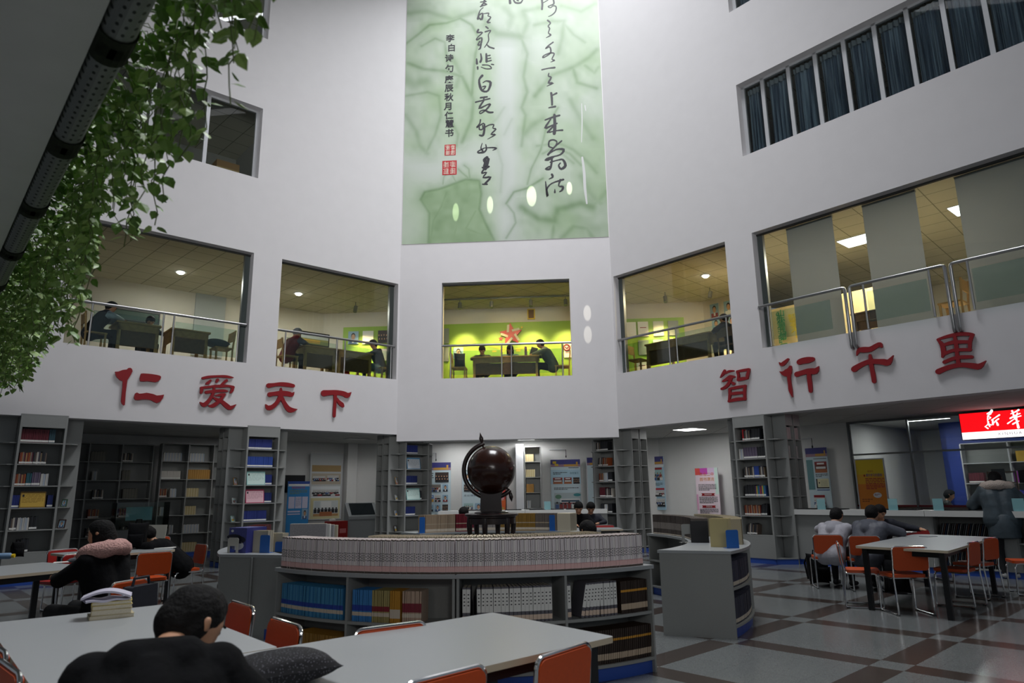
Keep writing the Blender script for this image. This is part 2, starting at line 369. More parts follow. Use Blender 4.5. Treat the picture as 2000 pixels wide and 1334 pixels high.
ROSE = [Book(.0165, .19, .235, C_('beige_binding', '#b9a08c'), [(.18, .3, CREAML), (.34, .62, C_('maroon_band', '#7b2433'))])]
GREYB = C_('slate_binding', '#5d5b63')
WVOL = [Book(.029, .2, .262, GREYB, [(.3, .95, WHITE), (.06, .2, C_('peach_label', '#d9c1ad'))], (INK, .45, .85, 4))]
BRN = [Book(.0175, .19, .25, C_('dark_brown_binding', c), [(.12, .3, C_('tan_label', '#bca78f')), (.66, .73, C_('ochre_stripe', '#c98f2e'))]) for c in ('#33251c', '#3b2d22')]
# ------------------------------------------------------------------ curved low bookcases
LH = .84
def low_unit(cx, cy, ri, ro, a0, a1, label, b0=None, b1=None, ndiv=1, group='curved low bookcases around the globe'):
    """ri angles a*, ro angles b*"""
    b0 = a0 if b0 is None else b0; b1 = a1 if b1 is None else b1
    am = math.radians((b0+b1)/2); root = empty('curved_bookcase', (cx+ro*math.cos(am), cy+ro*math.sin(am), 0), label, 'bookcase', group)
    Mi = root.matrix_world.inverted()
    def part(name, *a, **k):
        g = G(); g.arc(cx, cy, *a, **k); return g.build(name, root, Mi)
    def sub(f): return a0+(a1-a0)*f, b0+(b1-b0)*f
    e = .5
    d = math.degrees(.02/ro)*(1 if b1 > b0 else -1); di = math.degrees(.02/ri)*(1 if b1 > b0 else -1)
    sg = 1 if b1 > b0 else -1; part('plinth', ri+.03, ro-.03, a0+sg*.5, a1-sg*.5, 0, .1, PLINTH, b0=b0+sg*.5, b1=b1-sg*.5)
    part('base_board', ri, ro, a0+sg*.4, a1-sg*.4, .1, .122, LAM, b0=b0+sg*.4, b1=b1-sg*.4)
    part('top_board', ri-.015, ro+.015, a0-di*.6, a1+di*.6, LH-.03, LH, LAMT, b0=b0-d*.6, b1=b1+d*.6)
    rm = (ri+ro)/2
    part('back_panel', rm-.008, rm+.008, (a0+b0)/2+sg*.4, (a1+b1)/2-sg*.4, .122, LH-.03, LAMD)
    part('side_panel', ri, ro, a0, a0+di, .0, LH-.03, LAM, n=1, b0=b0, b1=b0+d)
    part('side_panel', ri, ro, a1-di, a1, .0, LH-.03, LAM, n=1, b0=b1-d, b1=b1)
    for k in range(ndiv):
        fa, fb = sub((k+1)/(ndiv+1)); part('divider', ri, ro, fa-di/2, fa+di/2, .122, LH-.03, LAM, n=1, b0=fb-d/2, b1=fb+d/2)
    part('shelf', ri+.004, ro-.004, a0+di, a1-di, .455, .478, LAM, b0=b0+d, b1=b1-d)
    return root
CC = (-.35, 7.96, 1.85, 2.42)
low_unit(*CC, -135.7, -92.75, 'curved low bookcase in front, left half, with blue volumes inside')
low_unit(*CC, -92.45, -51.7, 'grey curved low bookcase in front, right half, with tall white-labelled volumes inside')
RC = (-.45, 9.3, 2.65, 3.33)
low_unit(*RC, -42.1, 25, 'grey curved low bookcase to the right of the globe, plain end panel facing the camera', -37.7, 25, 2)
LC = (-.45, 9.3, 2.62, 3.15)
low_unit(*LC, 222.7, 166, 'grey curved low bookcase at the left, end panel behind the orange chairs', 208.6, 166, 2)
FC = (-.33, 9.8, 1.85, 2.42)
low_unit(*FC, 129, 45, 'grey curved low bookcase behind the globe stand', ndiv=3)
# rows on and in the front bookcase
cx, cy, ri, ro = CC
rs = ro-.025
def arclen(a0, a1, r): return abs(math.radians(a1-a0))*r
row(lambda i: JOURN[(i*7+i//5) % 6], arclen(-135.2, -53.2, rs), on_arc(cx, cy, rs, -135.2, LH), 'bound_journal', 'white bound journal with pink foot, long row on top of the front bookcase', 'journal', 'white journals along the top of the front bookcase', jit=.006)
BACKJ = [Book(.0175+.001*i, .2, .262+.004*i, C_('dull_cream_cover', '#b9ad98'), [(.0, .05, BROWN), (.9, .95, BROWN)]) for i in range(2)]
row(lambda i: BACKJ[i % 2], arclen(-58, -116, ri+.03), on_arc(cx, cy, ri+.03, -58, LH, -1, False), 'periodical', 'cream bound journal in the inner row behind the white journals on the front bookcase', 'journal', 'cream journals in the inner row of the front bookcase')
def shelf_row(bk, a, frac_len, z, label, group, name='bound_volume', cat='book', lean=None, cx=cx, cy=cy, r=rs, sign=1, out=True, gap=.0006):
    return row(bk, frac_len, on_arc(cx, cy, r, a, z, sign, out), name, label, cat, group, lean=lean, gap=gap)
Z2, Z1 = .478, .122
shelf_row(lambda i: BVOL[i*5 % 3], -134.3, .80, Z2, 'light blue bound volume, leftmost upper compartment of the front bookcase', 'light blue volumes in the front bookcase')
a = -113.4; q = .168
for bk, n, lb in ((BVOL2, .185, 'sky blue bound volume at the left of the mixed row, front bookcase'), (OLIVE, .155, 'olive bound volume with crimson band, mixed row, front bookcase'), (AMBER, .105, 'amber bound volume with pale label, mixed row, front bookcase'), (ROSE, .155, 'beige bound volume with maroon band, mixed row, front bookcase')):
    shelf_row(bk, a, n, Z2, lb, lb.split(' bound')[0]+' volumes in the mixed row'); a += math.degrees(n/rs)
shelf_row(WVOL, -91.4, .075, Z2, 'slate volume with white label, left of the metal bookend, front bookcase', 'slate volumes left of the bookend')
shelf_row(WVOL, -88.7, .60, Z2, 'slate volume with white label, long upright row, front bookcase', 'slate volumes in the long upright row', gap=.002)
shelf_row(WVOL, -72.3, .075, Z2, 'upright slate volume with white label, just right of the divider, front bookcase', 'slate volumes right of the divider', gap=.003)
g = G(); g.box(-.06, .06, 0, .002, 0, .2, BLACKM); g.box(-.06, .06, 0, .12, 0, .002, BLACKM)
tag(g.build('bookend', M=on_arc(cx, cy, rs-.03, -89.2, Z2)(0) @ Matrix.Rotation(1.5, 4, 'Z')), 'black metal bookend between the white-labelled volumes of the front bookcase', 'bookend')
shelf_row(WVOL, -68.9, .17, Z2, 'leaning slate volume with white label, right compartment, front bookcase', 'leaning slate volumes', lean=lambda i: .2-.03*i)
shelf_row(WVOL, -64.6, .19, Z2, 'upright slate volume with white spine label beside the dark brown volumes', 'slate volumes beside the brown volumes', gap=.004)
shelf_row(lambda i: BRN[i % 2], -59.7, .29, Z2, 'dark brown volume with ochre stripe on the upper right shelf of the front bookcase', 'brown volumes on the upper right shelf')
shelf_row(lambda i: BRN[i % 2], -71.6, .8, Z1, 'leaning dark brown volume with ochre stripe, bottom right shelf, front bookcase', 'brown volumes on the bottom right shelf', lean=lambda i: .05+.002*i, gap=.001)
shelf_row([Book(.02, .19, .22, C_('dark_teal', '#26343a'))], -134, .2, Z1, 'dark teal volume at the left of the bottom shelf of the front bookcase', 'dark teal volumes')
shelf_row([Book(.02, .19, .23, C_('mustard_binding', '#a5792c'), [(.2, .35, CREAML)])], -128.6, .5, Z1, 'mustard volume on the bottom left shelf of the front bookcase', 'mustard volumes on the bottom left shelf')
shelf_row(lambda i: BRN[i % 2], -112, .75, Z1, 'dark brown volume on the bottom shelf left of the seam in the front bookcase', 'brown volumes left of the seam')
shelf_row(WVOL, -91, .75, Z1, 'slate volume with white label, bottom shelf right of the seam, front bookcase', 'slate volumes on the bottom shelf')
# right bookcase
cx, cy, ri, ro = RC; rin = ri+.03
MAG = [Book(.011, .2, .27, C_('taupe_magazine_%d' % i, c), [(.02, .08, CREAML), (.3, .62, C_('pale_spine', '#8e8680'))], pages=False) for i, c in enumerate(('#5d544f', '#6a605a', '#4c4543'))]
row(lambda i: MAG[i % 3], 1.72, on_arc(cx, cy, rin, 23, LH, -1, False), 'magazine', 'taupe bound magazine in the row on the inner edge of the right bookcase', 'magazine', 'taupe magazines on the right bookcase')
row([Book(.022, .2, .25, C_('black_binder', '#17171c'))], .16, on_arc(cx, cy, rin, -14.6, LH, -1, False), 'ring_binder', 'black binder standing at the end of the taupe magazines', 'binder', 'black binders on the right bookcase')
CRM = [Book(.02, .2, .28, C_('cream_back_%d' % i, c), pages=False) for i, c in enumerate(('#a89d83', '#b3a88e', '#9d937b'))]
row(lambda i: CRM[i % 3], 2.0, on_arc(cx, cy, ro-.06, 13, LH, -1, True), 'periodical', 'cream bound journal on the outer edge of the right bookcase', 'journal', 'cream journals on the outer edge of the right bookcase')
row([Book(.03, .2, .3, C_('yellowed_binding', '#b7a978'), [(0, 1, C_('pale_yellow', '#c9bd8e'))], pages=False)], .19, on_arc(cx, cy, ro-.14, -26.5, LH, -1, True), 'bound_journal', 'thick yellowed volume held by the blue bookend on the right bookcase', 'journal', 'yellowed volumes beside the blue bookend')
def bookend(label, M, m, w=.14, h=.19, slot=False):
    g = G(); n = 8; pr = [(-w/2, 0), (w/2, 0)]
    for k in range(n+1): pr.append((w/2-.02+.02*math.cos(k/n*math.pi/2), h-.02+.02*math.sin(k/n*math.pi/2)))
    for k in range(n+1): pr.append((-w/2+.02-.02*math.sin(k/n*math.pi/2), h-.02+.02*math.cos(k/n*math.pi/2)))
    if slot: pr = [(-w/2, 0), (-w/2+.035, 0), (-w/2+.035, h*.5), (w/2-.035, h*.5), (w/2-.035, 0), (w/2, 0), (w/2, h), (w/2-.02, h+.015), (-w/2+.02, h+.015), (-w/2, h)]
    g.prism(pr, 0, .003, m, RX90 @ Matrix.Translation((0, 0, -.003)))
    o = g.build('bookend', M=M); b = G(); b.box(-w/2, w/2, .003, .09, 0, .003, m); b.build('foot_plate', o); return tag(o, label, 'bookend')
BLUEP = mat('blue_bookend', '#1f5fae', .35)
def top_at(x, y, z=LH): p = atz(x, y, z); return p.x, p.y, p.z
bookend('blue bookend in front of the yellowed volumes on the right bookcase', TR(*top_at(1432, 1071), .15), BLUEP)
bookend('grey slotted bookend behind the black binders on the right bookcase', TR(*top_at(1344, 1060), .2), LAM, .15, .2, True)
INB = [Book(.026, .2, .25, C_('inside_%d' % i, c), [(.1, .25, CREAML)], pages=False) for i, c in enumerate(('#2c3b50', '#7a5a30', '#8a4a30', '#274d50', '#5b2d33'))]
row(lambda i: INB[(i//4) % 5], 1.15, on_arc(cx, cy, rin, -14, Z2, -1, False), 'reference_book', 'bound volume on the upper inner shelf of the right bookcase', 'book', 'volumes on the upper inner shelf of the right bookcase')
row(lambda i: INB[(i*3) % 5], 1.15, on_arc(cx, cy, rin, -14, Z1, -1, False), 'reference_book', 'bound volume on the bottom inner shelf of the right bookcase', 'book', 'volumes on the bottom inner shelf of the right bookcase')
NVY = [Book(.02, .2, .25, C_('navy_magazine_%d' % i, c), [(.05, .2, CREAML)], pages=False) for i, c in enumerate(('#23283a', '#3a3d52', '#4a4a58'))]
for zz, nm in ((Z2, 'upper'), (Z1, 'bottom')):
    row(lambda i: NVY[i % 3], 1.2, on_arc(cx, cy, ro-.03, -36, zz), 'magazine', 'navy magazine on the %s outer shelf of the right bookcase' % nm, 'magazine', 'navy magazines on the %s outer shelf' % nm)
# left bookcase top
cx, cy, ri, ro = LC
def slab(name, label, cat, M, w, d, h, faces, parts=()):
    g = G(); g.box(-w/2, w/2, 0, d, 0, h, faces); o = g.build(name, M=M)
    for pn, (x0, x1, y0, y1, z0, z1, m) in parts: p = G(); p.box(x0, x1, y0, y1, z0, z1, m); p.build(pn, o)
    return tag(o, label, cat)
x, y, z = top_at(462, 1080); M = TR(x, y, z, -.42)
PURP = mat('purple_cover', '#3b3f86', .35); nt, b = nodes(PURP)
o = slab('book_set', 'purple boxed set of books at the left end of the left bookcase', 'book set', M, .26, .3, .27, PURP, [('page_block', (-.125, .125, .012, .305, .005, .262, C_('dark_violet', '#332a3c')))])
g = G()
for px_, pz, rx_, rz_, m in ((-.05, .17, .11, .03, C_('night_cover', '#14152a')), (.03, .14, .09, .04, C_('night_cover', '#14152a')), (-.08, .235, .02, .014, WHITE), (.0, .08, .1, .05, C_('snow_cover', '#c7c9d2')), (-.08, .05, .05, .07, C_('blue_cover', '#4459b8'))): g.disc((px_, -.002, pz), (rx_, rz_), m)
g.build('cover_print', o)
bookend('white slotted bookend in front of the purple boxed set', M @ Matrix.Translation((-.03, -.03, 0)), C_('off_white_metal', '#b9b7ae'), .16, .15, True)
for i, (px_, py_, w, h) in enumerate(((516, 1080, .13, .22), (546, 1078, .13, .14))):
    X = TR(*top_at(px_, py_), -.35)
    bookend(('blue bookend in the middle of the left bookcase top', 'small blue bookend beside the row of white journals on the left bookcase')[i], X, BLUEP, w, h-.03)
    row([Book(.02, .2, .2+.035*(1-i), C_('cream_spine', '#c4bca7'), pages=False)], .12, on_line(X @ Matrix.Translation((.01, .03, 0)) @ Matrix.Rotation(math.pi/2, 4, 'Z')), 'bound_journal', ('cream journal behind the middle blue bookend on the left bookcase', 'cream journal behind the small blue bookend on the left bookcase')[i], 'journal', ('journals behind the middle bookend', 'journals behind the small bookend')[i])
NEWS = mat('newsprint', '#a5a3a6', .8, noise=.12, scale=55)
X = TR(*top_at(600, 1062), -.05)
for k in range(4): slab('bound_newspaper', ['thick bound newspaper volume at the front of the stack on the left bookcase', 'second bound newspaper volume on the left bookcase', 'third bound newspaper volume on the left bookcase', 'rearmost bound newspaper volume on the left bookcase'][k], 'newspaper', X @ TR(.03*k, .06*k, 0, .03*k), .48, .05, .25-.01*k, [NEWS, WHITE, NEWS, C_('cream_spine', '#c4bca7')][k], [('page_block', (-.235, .235, .006, .044, .245-.01*k, .252-.01*k, PAPER))])
row([Book(.03, .2, .26, C_('dark_red_binding', '#5b1520'), [(.55, .7, CREAML)], pages=False)], .5, on_arc(cx, cy, ri+.05, 196, LH, -1, False), 'reference_book', 'dark red volume on the inner edge of the left bookcase', 'book', 'dark red volumes on the left bookcase')
# far bookcase: volumes facing the camera
cx, cy, ri, ro = FC; rin = ri+.04; a = 126
FARB = [('beige', '#a8937b', .55), ('crimson', '#7a1226', .36), ('pale grey', '#9a9490', .34), ('mustard', '#8d6a25', .62), ('grey', '#6d635c', .34)]
for nm, c, ln in FARB:
    B = [Book(.02, .2, .275, C_('far_'+nm.replace(' ', '_')+str(i), c2), [(.06, .2, CREAML), (.45, .5, C_('faded_line', '#b8a890'))], pages=False) for i, c2 in enumerate((c, c))]
    row(B, ln, on_arc(cx, cy, rin, a, LH, -1, False), 'reference_book', '%s bound volume on top of the bookcase behind the globe stand' % nm, 'book', '%s volumes behind the globe stand' % nm, jit=.01); a -= math.degrees(ln/rin)
for an, lb in ((127.6, 'left'), (60, 'right')): bookend('blue bookend at the %s end of the volumes behind the globe' % lb, on_arc(cx, cy, rin-.02, an, LH, -1, False)(0), BLUEP, .1, .25)
slab('book_stack', 'stack of cream volumes at the right end of the bookcase behind the globe', 'book stack', on_arc(cx, cy, rin-.02, 53.5, LH, -1, False)(0), .24, .2, .27, C_('cream_spine', '#c4bca7'), [('page_block', (-.12, .12, .01, .205, .01, .28, PAPER))])
# ------------------------------------------------------------------ globe on its stand
GX, GY = -.27, 8.3
st = empty('globe_stand', (GX, GY, 0), 'tall round dark red wooden stand carrying the globe', 'stand')
g = G(); g.lathe([(0, 1.165), (.27, 1.165), (.29, 1.175), (.29, 1.185), (.315, 1.195), (.315, 1.21), (.3, 1.22), (0, 1.22)], MAHOG, 40); g.build('table_top', st, smooth=True)
g = G(); g.lathe([(.25, 1.10), (.28, 1.10), (.28, 1.165), (.25, 1.165)], MAHOG, 40); g.build('apron', st, smooth=True)
for k in range(6):
    a = math.radians(60*k+15); c, s_ = math.cos(a), math.sin(a); g = G()
    g.tube([(c*r, s_*r, z) for r, z in ((.255, 1.165), (.265, 1.08), (.255, .95), (.235, .75), (.225, .5), (.235, .25), (.27, .02), (.275, 0))], [.035, .032, .026, .022, .02, .022, .028, .03], MAHOG, 10); g.build('leg', st, smooth=True)
g = G(); g.lathe([(.225, .26), (.25, .26), (.25, .3), (.225, .3)], MAHOG, 40); g.build('stretcher', st, smooth=True)
gl = empty('globe', (GX, GY, 1.22), 'large dark brown wooden globe on a curved mount in the middle of the hall', 'globe')
CZ = .497
GM = mat('globe_lacquer', '#2c150d', .22, spec=.35, coat=.2); nt, b = nodes(GM)
tc = nt.nodes.new('ShaderNodeTexCoord'); n1 = nt.nodes.new('ShaderNodeTexNoise'); n1.inputs['Scale'].default_value = 3.2; n1.inputs['Detail'].default_value = 6
nt.links.new(tc.outputs['Object'], n1.inputs['Vector']); rp = nt.nodes.new('ShaderNodeValToRGB'); e = rp.color_ramp.elements
e[0].position = .5; e[0].color = lin('#2d150d'); e[1].position = .62; e[1].color = lin('#14100e'); x_ = rp.color_ramp.elements.new(.56); x_.color = lin('#351a10')
nt.links.new(n1.outputs['Fac'], rp.inputs[0]); nt.links.new(rp.outputs[0], b.inputs['Base Color'])
g = G(); g.ball((0, 0, CZ), .285, GM, 48); g.build('sphere', gl, smooth=True)
tilt = math.radians(23); 
def gp(r, a): return (r*math.cos(a), 0, CZ+r*math.sin(a))     # angle in the image plane
g = G(); pts = [gp(.325, math.radians(d)) for d in range(104, 317, 6)]
g.tube(pts, [.02]+[.026]*(len(pts)-2)+[.02], MAHOG, 10); g.build('meridian_arm', gl, smooth=True)
g = G(); g.tube([gp(.28, math.radians(109)), gp(.33, math.radians(109))], .012, MAHOG); g.tube([gp(.28, math.radians(311)), gp(.33, math.radians(311))], .012, MAHOG); g.build('axle', gl)
ft = Vector(gp(.345, math.radians(109))); g = G()
g.tube([ft, ft+Vector((0, 0, .02)), ft+Vector((-.005, 0, .05)), ft+Vector((-.012, 0, .085)), ft+Vector((-.018, 0, .12))], [.012, .022, .026, .012, .002], MAHOG, 10); g.build('finial', gl, smooth=True)
ft = Vector(gp(.345, math.radians(311))); g = G()
g.tube([ft, ft-Vector((0, 0, .02)), ft-Vector((-.008, 0, .06)), ft-Vector((-.014, 0, .11))], [.012, .022, .024, .002], MAHOG, 10); g.build('finial', gl, smooth=True)
g = G(); g.prism([(-.13, .04), (-.12, .0), (.12, .0), (.125, .04), (.115, .2), (.15, .27), (.05, .235), (-.03, .235), (-.15, .29), (-.17, .3), (-.125, .22)], -.05, .05, MAHOG, RX90); g.build('mount', gl, bevel=.008)
g = G(); g.lathe([(0, 0), (.2, 0), (.2, .012), (.17, .022), (.15, .022), (0, .03)], MAHOG, 32); g.build('base', gl, smooth=True)
# ------------------------------------------------------------------ tables
TH = .75
def table(label, pts, legs, rounded=(), group='grey reading tables'):
    c = sum((Vector(p) for p in pts), Vector((0, 0)))/len(pts); root = empty('reading_table', (c.x, c.y, 0), label, 'table', group)
    poly = []
    n = len(pts)
    for i, p in enumerate(pts):
        p = Vector(p); a = (Vector(pts[i-1])-p).normalized(); b2 = (Vector(pts[(i+1) % n])-p).normalized(); r = .22 if i in rounded else .025
        for k in range(7):
            t = k/6; q = p+a*r*(1-t)**2+b2*r*t*t; poly.append((q.x-c.x, q.y-c.y))
    g = G(); g.prism(poly, TH-.028, TH, LAMT, side=EDGE); g.build('table_top', root)
    g = G(); ins = []
    for x, y in legs: ins.append(Vector((x-c.x, y-c.y)))
    for i in range(len(ins)):
        a, b2 = ins[i], ins[(i+1) % len(ins)]; d = (b2-a); L = d.length; g.box(0, L, -.012, .012, TH-.09, TH-.028, BLACKM, TR(a.x, a.y, 0, math.atan2(d.y, d.x)))
    g.build('apron', root)
    for a in ins:
        g = G(); g.box(-.028, .028, -.028, .028, 0, TH-.028, BLACKM, TR(a.x, a.y, 0, .78)); l = g.build('leg', root)
    return root
def at2(x, y, z=TH): p = atz(x, y, z); return Vector((p.x, p.y))
def rect_table(label, corner, a, la, b_, lb, rounded=()):
    a = Vector(a).normalized(); b_ = Vector(b_).normalized(); p = Vector(corner); q = [p, p+a*la, p+a*la+b_*lb, p+b_*lb]
    i = .09; legs = [p+a*i+b_*i, p+a*(la-i)+b_*i, p+a*(la-i)+b_*(lb-i), p+a*i+b_*(lb-i)]
    return table(label, [tuple(v) for v in q], [tuple(v) for v in legs], rounded)
A1, B1 = at2(962, 1196), at2(1200, 1243); d1 = (at2(545, 1265)-A1).normalized()
rect_table('large grey reading table in the foreground with a dark pillow on it', A1, d1, 2.15, B1-A1, (B1-A1).length)
A2 = at2(325, 1180); B2 = at2(545, 1265)
rect_table('grey reading table in the left foreground with a stack of books on it', A2, B2-A2, (B2-A2).length-.01, (-.75, -.66), .97)
A3, B3 = at2(1670, 1066), at2(1852, 1076)
rect_table('long grey reading table at the right with orange chairs around it', A3, B3-A3, (B3-A3).length, (.685, .729), 2.8, (2, 3))
P3 = at2(197, 1106)
rect_table('grey reading table at the left beside the girl with the pink fur hood', P3, (-.5, -.87), 2.3, (-.87, .5), 1.15, (0, ))
rect_table('grey reading table behind the girl, its right end at the boy in black', at2(352, 1073), (-.62, -.78), 1.25, (-.78, .62), 1.0, (0, ))
rect_table('small grey reading table right of the globe by the tall bookcase', (2.05, 13.4), (-1, .05), 1.3, (0, 1), .7)
# ------------------------------------------------------------------ chairs
CH = .775
def chair_proto(vin):
    root = empty('chair', Matrix.Identity(4))
    W2 = .205; rt = .0105
    for sx in (-1, 1):
        g = G(); x = sx*W2
        pts = [(x, -.235, CH-.05), (x, -.225, .6), (x, -.205, .46), (x, -.2, .4), (x, -.215, .2), (x, -.225, .04), (x, -.215, .0125), (x, -.18, .0125), (x, .16, .0125), (x, .195, .018), (x, .2, .05), (x, .19, .2), (x, .18, .36), (x, .16, .405), (x, .12, .413), (x, -.12, .408), (x, -.18, .412), (x, -.2, .425)]
        g.tube(pts, rt, CHROME, 8); sf = g.build('side_frame', root, smooth=True)
        for y in (-.2, .17): g = G(); g.box(sx*W2-.014, sx*W2+.014, y-.02, y+.02, 0, .014, BLACKM); g.build('foot_cap', sf)
    g = G(); n = 6; pts = [(-W2, -.235, CH-.05)]+[(-W2+.045*(1-math.cos(k/n*math.pi/2)), -.237, CH-.05+.042*math.sin(k/n*math.pi/2)) for k in range(1, n+1)]
    pts += [(-p[0], p[1], p[2]) for p in pts[::-1]]
    g.tube(pts, rt, CHROME, 8); g.build('top_rail', root, smooth=True)
    def pad(x0, x1, z0, z1, r, th, name, T):
        g = G(); pl = []
        for cx, cz, a0 in ((x1-r, z1-r, 0), (x0+r, z1-r, 90), (x0+r, z0+r, 180), (x1-r, z0+r, 270)):
            for k in range(6): a = math.radians(a0+k*18); pl.append((cx+r*math.cos(a), cz+r*math.sin(a)))
        g.prism(pl, 0, th, vin, T); o = g.build(name, root, smooth=True); bv = o.modifiers.new('bevel', 'BEVEL'); bv.width = .008; bv.segments = 3; return o
    pad(-W2+.004, W2-.004, .5, CH-.014, .045, .03, 'backrest', Matrix.Translation((0, -.206, .6)) @ Matrix.Rotation(math.radians(6), 4, 'X') @ Matrix.Translation((0, 0, -.6)) @ Matrix.Rotation(math.pi/2, 4, 'X'))
    pad(-W2+.012, W2-.012, -.17, .2, .04, .035, 'seat', Matrix.Translation((0, 0, .415)))
    g = G(); g.tube([(-W2, .1, .408), (W2, .1, .408)], .009, CHROME, 6); g.tube([(-W2, -.14, .406), (W2, -.14, .406)], .009, CHROME, 6); g.build('stretcher', root)
    return root
PRO = chair_proto(ORANGE); PRR = chair_proto(REDV); USED = {}
def chair(label, mid, fwd, vin='o'):
    f = Vector(fwd).normalized(); p = Vector(mid)+f*.235; M = TR(p.x, p.y, 0, math.atan2(f.y, f.x)-math.pi/2); pr = PRO if vin == 'o' else PRR
    if vin not in USED: USED[vin] = 1; pr.matrix_world = M; tag(pr, label, 'chair', 'chrome framed reading chairs'); return pr
    c = copy_thing(pr, M, label, 'chrome framed reading chairs'); c['category'] = 'chair'; return c
def back(a, b): A, B = at2(*a, CH), at2(*b, CH); return (A+B)/2, (B-A).normalized()
def chair_px(label, a, b, side, vin='o'):     # side +1: seat to the left of a->b
    m, d = back(a, b); f = Vector((-d.y, d.x))*side; return chair(label, m, f, vin)
chair_px('orange chair in the foreground at the right end of the large table', (1047, 1283), (1150, 1250), 1)
chair_px('orange chair at the bottom edge of the photo, only its backrest top in view', (785, 1334), (948, 1293), 1)
chair_px('orange chair half hidden behind the far edge of the large foreground table', (700, 1228), (825, 1212), -1)
chair_px('orange chair at the seam where the two foreground tables meet', (527, 1203), (590, 1222), -1)
chair_px('orange chair behind the bent boy, left of the chair at the table seam', (447, 1170), (499, 1185), -1)
chair_px('orange chair at the bottom left corner, nearer of the pair beside the left table', (-1, 1283), (44, 1315), 1)
chair_px('orange chair at the left edge, farther of the pair beside the left table', (-26, 1244), (24, 1279), 1)
chair_px('orange chair with open seat between the girl and the boy in black', (272, 1080), (335, 1076), 1)
chair_px('orange chair across the table behind the black backpack', (292, 1048), (324, 1047), -1)
chair_px('orange chair under the boy in black at the left', (385, 1061), (404, 1063), -1)
chair_px('red chair behind the left table, longer red backrest in view', (90, 1075), (155, 1070), -1, 'r')
chair('red chair in front of the girl across the left table', (-5.55, 9.05), (-.95, .32), 'r')
chair('orange chair at the left edge of the photo in front of the left table', (-4.75, 6.25), (-.6, .8))
chair_px('orange chair under the student in the pale hooded jacket', (1584, 1044), (1648, 1044), 1)
chair_px('orange chair under the student in the grey padded jacket', (1650, 1046), (1724, 1046), 1)
chair('orange chair seen from the side at the near left corner of the right table', (4.16, 9.2), (.92, -.38))
chair_px('orange chair with its back to the camera at the near end of the right table', (1729, 1067), (1821, 1066), 1)
chair_px('orange chair on the near long side of the right table, left of two', (1887, 1060), (1912, 1056), 1)
chair_px('orange chair on the near long side of the right table, right of two', (1917, 1052), (1948, 1049), 1)
chair('orange chair at the right edge of the photo by the standing woman', (7.25, 9.8), (-.9, .35))
chair_px('red chair behind the far end of the right table', (1760, 1034), (1820, 1033), -1, 'r')
chair('red chair at the small table right of the globe, left of two', (1.3, 14.6), (.1, -1), 'r'); chair('red chair at the small table right of the globe, right of two', (1.85, 14.6), (.1, -1), 'r')
